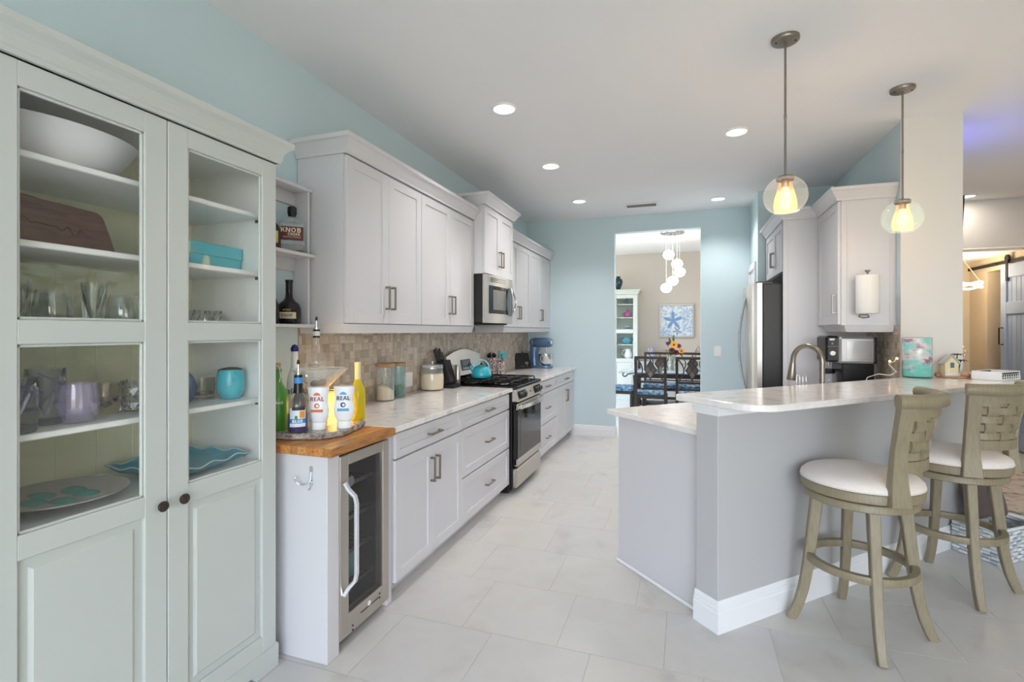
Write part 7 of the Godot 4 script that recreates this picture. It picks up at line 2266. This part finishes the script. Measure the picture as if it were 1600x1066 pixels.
	b.box(Vector3(5.2, 0, -7.2), Vector3(5.3, 2.6, -11.05)).box(Vector3(5.2, 0, -11.42), Vector3(5.3, 2.6, -12.0)).box(Vector3(5.2, 0, -11.05), Vector3(5.3, 0.85, -11.42)).box(Vector3(5.2, 2.0, -11.05), Vector3(5.3, 2.6, -11.42))
	b.box(Vector3(3.84, 0, -12.0), Vector3(5.3, 2.6, -12.1)).box(Vector3(3.84, 0, -7.1), Vector3(5.3, 2.6, -7.2)).box(Vector3(3.84, 2.6, -7.1), Vector3(5.3, 2.7, -12.1)).box(Vector3(3.7, 0, -10.4), Vector3(3.84, 2.6, -12.1))
	struct("wall_study", b, M.brown_wall, null, "brown wall of the room beyond the barn door")
	struct("floor_study", B.new().box(Vector3(3.84, -0.1, -7.1), Vector3(5.3, 0.0, -12.1)), M.beige)
	b = B.new()
	for q in [[-11.05, -11.08, 0.85, 2.0], [-11.39, -11.42, 0.85, 2.0], [-11.08, -11.39, 0.85, 0.88], [-11.08, -11.39, 1.97, 2.0], [-11.08, -11.39, 1.4, 1.42]]:
		b.box(Vector3(5.17, q[2], q[0]), Vector3(5.22, q[3], q[1]))
	struct("window_1", b, M.white, null, "bright window of the room beyond the barn door")
	t = thing("curtain", "olive green curtain beside the far window beyond the barn door", "curtain", Vector3(5.12, 0, -10.9))
	var cp := []
	for k in 13:
		cp.append(Vector3(0.03 * sin(k * 1.6), 0, -0.1 + 0.2 * k / 12.0))
	b = B.new()
	for k in 12:
		var up := Vector3(0, 2.1, 0)
		b.face([cp[k], cp[k + 1], cp[k + 1] + up, cp[k] + up], Vector3(-1, 0, 0))
		b.face([cp[k] + Vector3(0.004, 0, 0), cp[k + 1] + Vector3(0.004, 0, 0), cp[k + 1] + up + Vector3(0.004, 0, 0), cp[k] + up + Vector3(0.004, 0, 0)], Vector3(1, 0, 0))
	obj("drape", b, mat(c8(120, 130, 100), 0.9), t)
	t = thing("potted_plant", "leafy dark plant in a white pot below the far window", "plant", Vector3(5.0, 0, -11.2))
	obj("pot", B.new().lathe(v2([[0, 0], [0.08, 0], [0.11, 0.6], [0.1, 0.6], [0, 0.56]]), 20), M.white, t)
	rng.seed = 40
	var lf: ArrayMesh = B.new().sweep(v2([[-0.035, -0.001], [0.035, -0.001], [0.035, 0.001], [-0.035, 0.001]]), [Vector3(0, 0, 0), Vector3(0.06, 0.06, 0), Vector3(0.14, 0.09, 0), Vector3(0.2, 0.06, 0)], Vector3.BACK, [0.2, 1.0, 0.8, 0.1]).mesh()
	for k in 16:
		var l := obj("leaf", lf, mat([c8(50, 78, 46), c8(70, 96, 60), c8(38, 60, 38)][k % 3], 0.6), t, Vector3(0, 0.56 + 0.02 * k, 0))
		l.rotation = Vector3(0, k * 2.4, 0.4 + 0.03 * k)
	# screen on the far side of the wall end, tilted forwards
	t = thing("wall_tv", "thin black edge of a wall mounted screen tilting out past the white wall end", "tv", Vector3(1.8305, 1.95, -4.85))
	var tl := Transform3D(Basis(Vector3.FORWARD, -0.0) * Basis(Vector3(0, 0, 1), -0.05), Vector3(0.008, 0, 0))
	obj("screen", B.new().box(Vector3(0, 0.08, -0.55), Vector3(0.03, 0.42, 0.45), 0.004, tl), M.black, t)
	obj("bracket", B.new().box(Vector3(0.0, 0.2, -0.15), Vector3(0.02, 0.35, 0.1), 0.002), M.black_matte, t)
	var bl := Color(0.42, 0.45, 1.0)
	obj("light_strip", B.new().box(Vector3(0.003, 0.4, -0.5), Vector3(0.008, 0.41, 0.4)), lamp(bl, 2.0), t)
	omni(Vector3(0.05, 0.5, 0.0), bl, 0.16, 0.1, t)
	# media console beyond the bar end
	t = thing("media_console", "white media console with dark top and base lines beyond the bar", "console", Vector3(1.86, 0, -5.6))
	obj("body", B.new().box(Vector3(0, 0.72, -0.9), Vector3(0.3, 0.9, 0.6), 0.003), M.white, t)
	obj("top", B.new().box(Vector3(-0.01, 0.9, -0.92), Vector3(0.32, 0.925, 0.62), 0.003), M.dark_wood, t)
	obj("base", B.new().box(Vector3(0, 0.69, -0.9), Vector3(0.31, 0.72, 0.6), 0.003), M.dark_wood, t)
	for z in [-0.85, 0.55]:
		obj("leg", B.new().box(Vector3(0.02, 0, z - 0.03), Vector3(0.28, 0.69, z + 0.03), 0.003), M.dark_wood, t)
	# basket and cushion behind the second stool
	t = thing("woven_basket", "white and grey woven basket on the floor behind the farther stool", "basket", Vector3(1.845, 0, -3.965), PI / 4 - 0.12)
	var bw := [mat(c8(214, 218, 220), 0.8), mat(c8(178, 186, 192), 0.8)]
	var wv := [B.new(), B.new()]
	var L := 0.36
	var D := 0.24
	for j in 9:
		var y := 0.012 + j * 0.021
		for side in 4:
			var n := 9 if side % 2 == 0 else 6
			for k in n:
				var u := (k + 0.5) / n - 0.5
				var ln := (L if side % 2 == 0 else D) / n
				var p: Vector3 = [Vector3(u * L, y, D / 2), Vector3(L / 2, y, -u * D), Vector3(-u * L, y, -D / 2), Vector3(-L / 2, y, u * D)][side]
				var xf := Transform3D(Basis(Vector3.UP, side * PI / 2), p)
				var o := 0.006 if (k + j) % 2 else 0.0
				wv[(k * 2 + j * 3 + side) % 5 / 3].box(Vector3(-ln * 0.52, -0.009, -0.006 + o), Vector3(ln * 0.52, 0.009, 0.006 + o), 0.0035, xf)
	for k in 2:
		obj("weave", wv[k], bw[k], t)
	obj("floor_board", B.new().box(Vector3(-L / 2, 0, -D / 2), Vector3(L / 2, 0.008, D / 2)), bw[1], t)
	obj("rim", B.new().tube([Vector3(-L / 2, 0.2, -D / 2), Vector3(L / 2, 0.2, -D / 2), Vector3(L / 2, 0.2, D / 2), Vector3(-L / 2, 0.2, D / 2)], 0.011, 8, true), bw[0], t)
	t = thing("cushion", "dark brown velvet cushion stuffed in the white basket", "cushion", Vector3(1.835, 0.21, -3.975), PI / 4 - 0.12)
	var cb := B.new()
	var n := 14
	var gr := []
	for s in [1.0, -1.0]:
		gr = []
		for i in n + 1:
			var row := []
			for j in n + 1:
				var u := lerpf(-1, 1, float(i) / n)
				var v := lerpf(-1, 1, float(j) / n)
				var th := pow((1.0 - u * u) * (1.0 - v * v), 0.4) * 0.07
				row.append(Vector3(u * (0.17 - 0.015 * (1.0 - v * v)), 0.125 + v * (0.125 - 0.012 * (1.0 - u * u)), s * th))
			gr.append(row)
		for i in n:
			for j in n:
				cb.face([gr[i][j], gr[i + 1][j], gr[i + 1][j + 1], gr[i][j + 1]], Vector3(0, 0, s))
	var vel := mat(c8(84, 72, 70), 0.85)
	vel.rim_enabled = true
	vel.rim = 0.5
	var co := obj("pillow", cb, vel, t)
	co.rotation.x = -0.3
	t = thing("lace_cloth", "white lace edged cloth hanging over the basket's right corner", "cloth", Vector3(1.98, 0.0, -3.99), PI / 4 - 0.12)
	b = B.new()
	for k in 10:
		var u0 := k / 10.0
		var u1 := (k + 1) / 10.0
		var f := func(u: float) -> Vector3:
			return Vector3(0.02 + 0.05 * smoothstep(0.2, 0.5, u), 0.225 + 0.015 * sin(PI * minf(u * 2.0, 1.0)) - 0.12 * smoothstep(0.4, 1.0, u), 0.02)
		b.face([f.call(u0) + Vector3(0, 0, -0.08), f.call(u1) + Vector3(0, 0, -0.08), f.call(u1) + Vector3(0, 0, 0.08), f.call(u0) + Vector3(0, 0, 0.08)], Vector3(0.5, 1, 0))
	for k in 8:
		var c := Vector3(0.071, 0.105, -0.05 + k * 0.02)
		var ring := []
		for j in 10:
			ring.append(c + Vector3(0, 0.008 * sin(TAU * j / 10), 0.008 * cos(TAU * j / 10)))
		b.tube(ring, 0.002, 4, true)
	obj("cloth", b, M.white_matte, t)
	# rug
	t = thing("area_rug", "beige and charcoal patterned area rug in the living room", "rug", Vector3(2.93, 0.0005, -5.1))
	var rt := textured(noise_tex([c8(84, 76, 72), c8(196, 176, 156), c8(216, 196, 172), c8(150, 134, 120)], [0.0, 0.36, 0.7, 1.0], 0.02, 71, 256, 40.0), 0.95, Vector3.ONE * 1.2)
	obj("pile", B.new().box(Vector3(-0.7, 0, -1.2), Vector3(0.7, 0.012, 1.0), 0.004), rt, t)
	obj("binding", B.new().box(Vector3(-0.72, 0, 1.0), Vector3(0.72, 0.011, 1.02), 0.003).box(Vector3(-0.72, 0, -1.2), Vector3(-0.7, 0.011, 1.0), 0.003), mat(c8(96, 78, 68), 0.9), t)

	# greenery outside the living room windows
	t = thing("hedge", "leafy green hedge outside the living room windows", "hedge", Vector3(4.7, 0, -1.8))
	var bark := B.new()
	for k in 12:
		bark.tube([Vector3(0, 0, -4.4 + 0.8 * k), Vector3(0.1 * sin(k * 2.0), 1.2, -4.4 + 0.8 * k + 0.1), Vector3(-0.1, 2.4, -4.5 + 0.8 * k)], [0.05, 0.035, 0.015], 6)
	tag(obj("garden_fence", B.new().box(Vector3(5.35, 0, -6.6), Vector3(5.4, 3.6, 3.2)), mat(c8(226, 224, 204), 0.9)), "plain tall garden fence behind the hedge outside the living room windows", "fence")
	obj("trunks", bark, mat(c8(92, 76, 60), 0.9), t).set_meta("kind", "stuff")
	for c in 2:
		var mm := MultiMesh.new()
		mm.transform_format = MultiMesh.TRANSFORM_3D
		mm.mesh = B.new().sweep(v2([[-0.03, -0.001], [0.03, -0.001], [0.03, 0.001], [-0.03, 0.001]]), [Vector3(0, 0, 0), Vector3(0.05, 0.012, 0), Vector3(0.12, 0.0, 0)], Vector3.BACK, [0.4, 1.0, 0.15]).mesh()
		mm.instance_count = 1500
		for k in 1500:
			var p := Vector3(rng.randf_range(-0.45, 0.4), rng.randf_range(0.05, 2.9), rng.randf_range(-4.6, 4.6))
			p.x += 0.15 * sin(p.z * 2.2) + 0.1 * sin(p.y * 3.0)
			mm.set_instance_transform(k, Transform3D(Basis.from_euler(Vector3(rng.randf() * TAU, rng.randf() * TAU, rng.randf_range(-0.8, 0.8))).scaled(Vector3.ONE * rng.randf_range(0.9, 1.7)), p))
		var mi := MultiMeshInstance3D.new()
		mi.name = "leaves"
		mi.multimesh = mm
		var gm := mat([c8(126, 152, 88), c8(104, 134, 76)][c], 0.6)
		gm.backlight_enabled = true
		gm.backlight = c8(90, 120, 40)
		mi.material_override = gm
		mi.set_meta("kind", "stuff")
		t.add_child(mi, true)
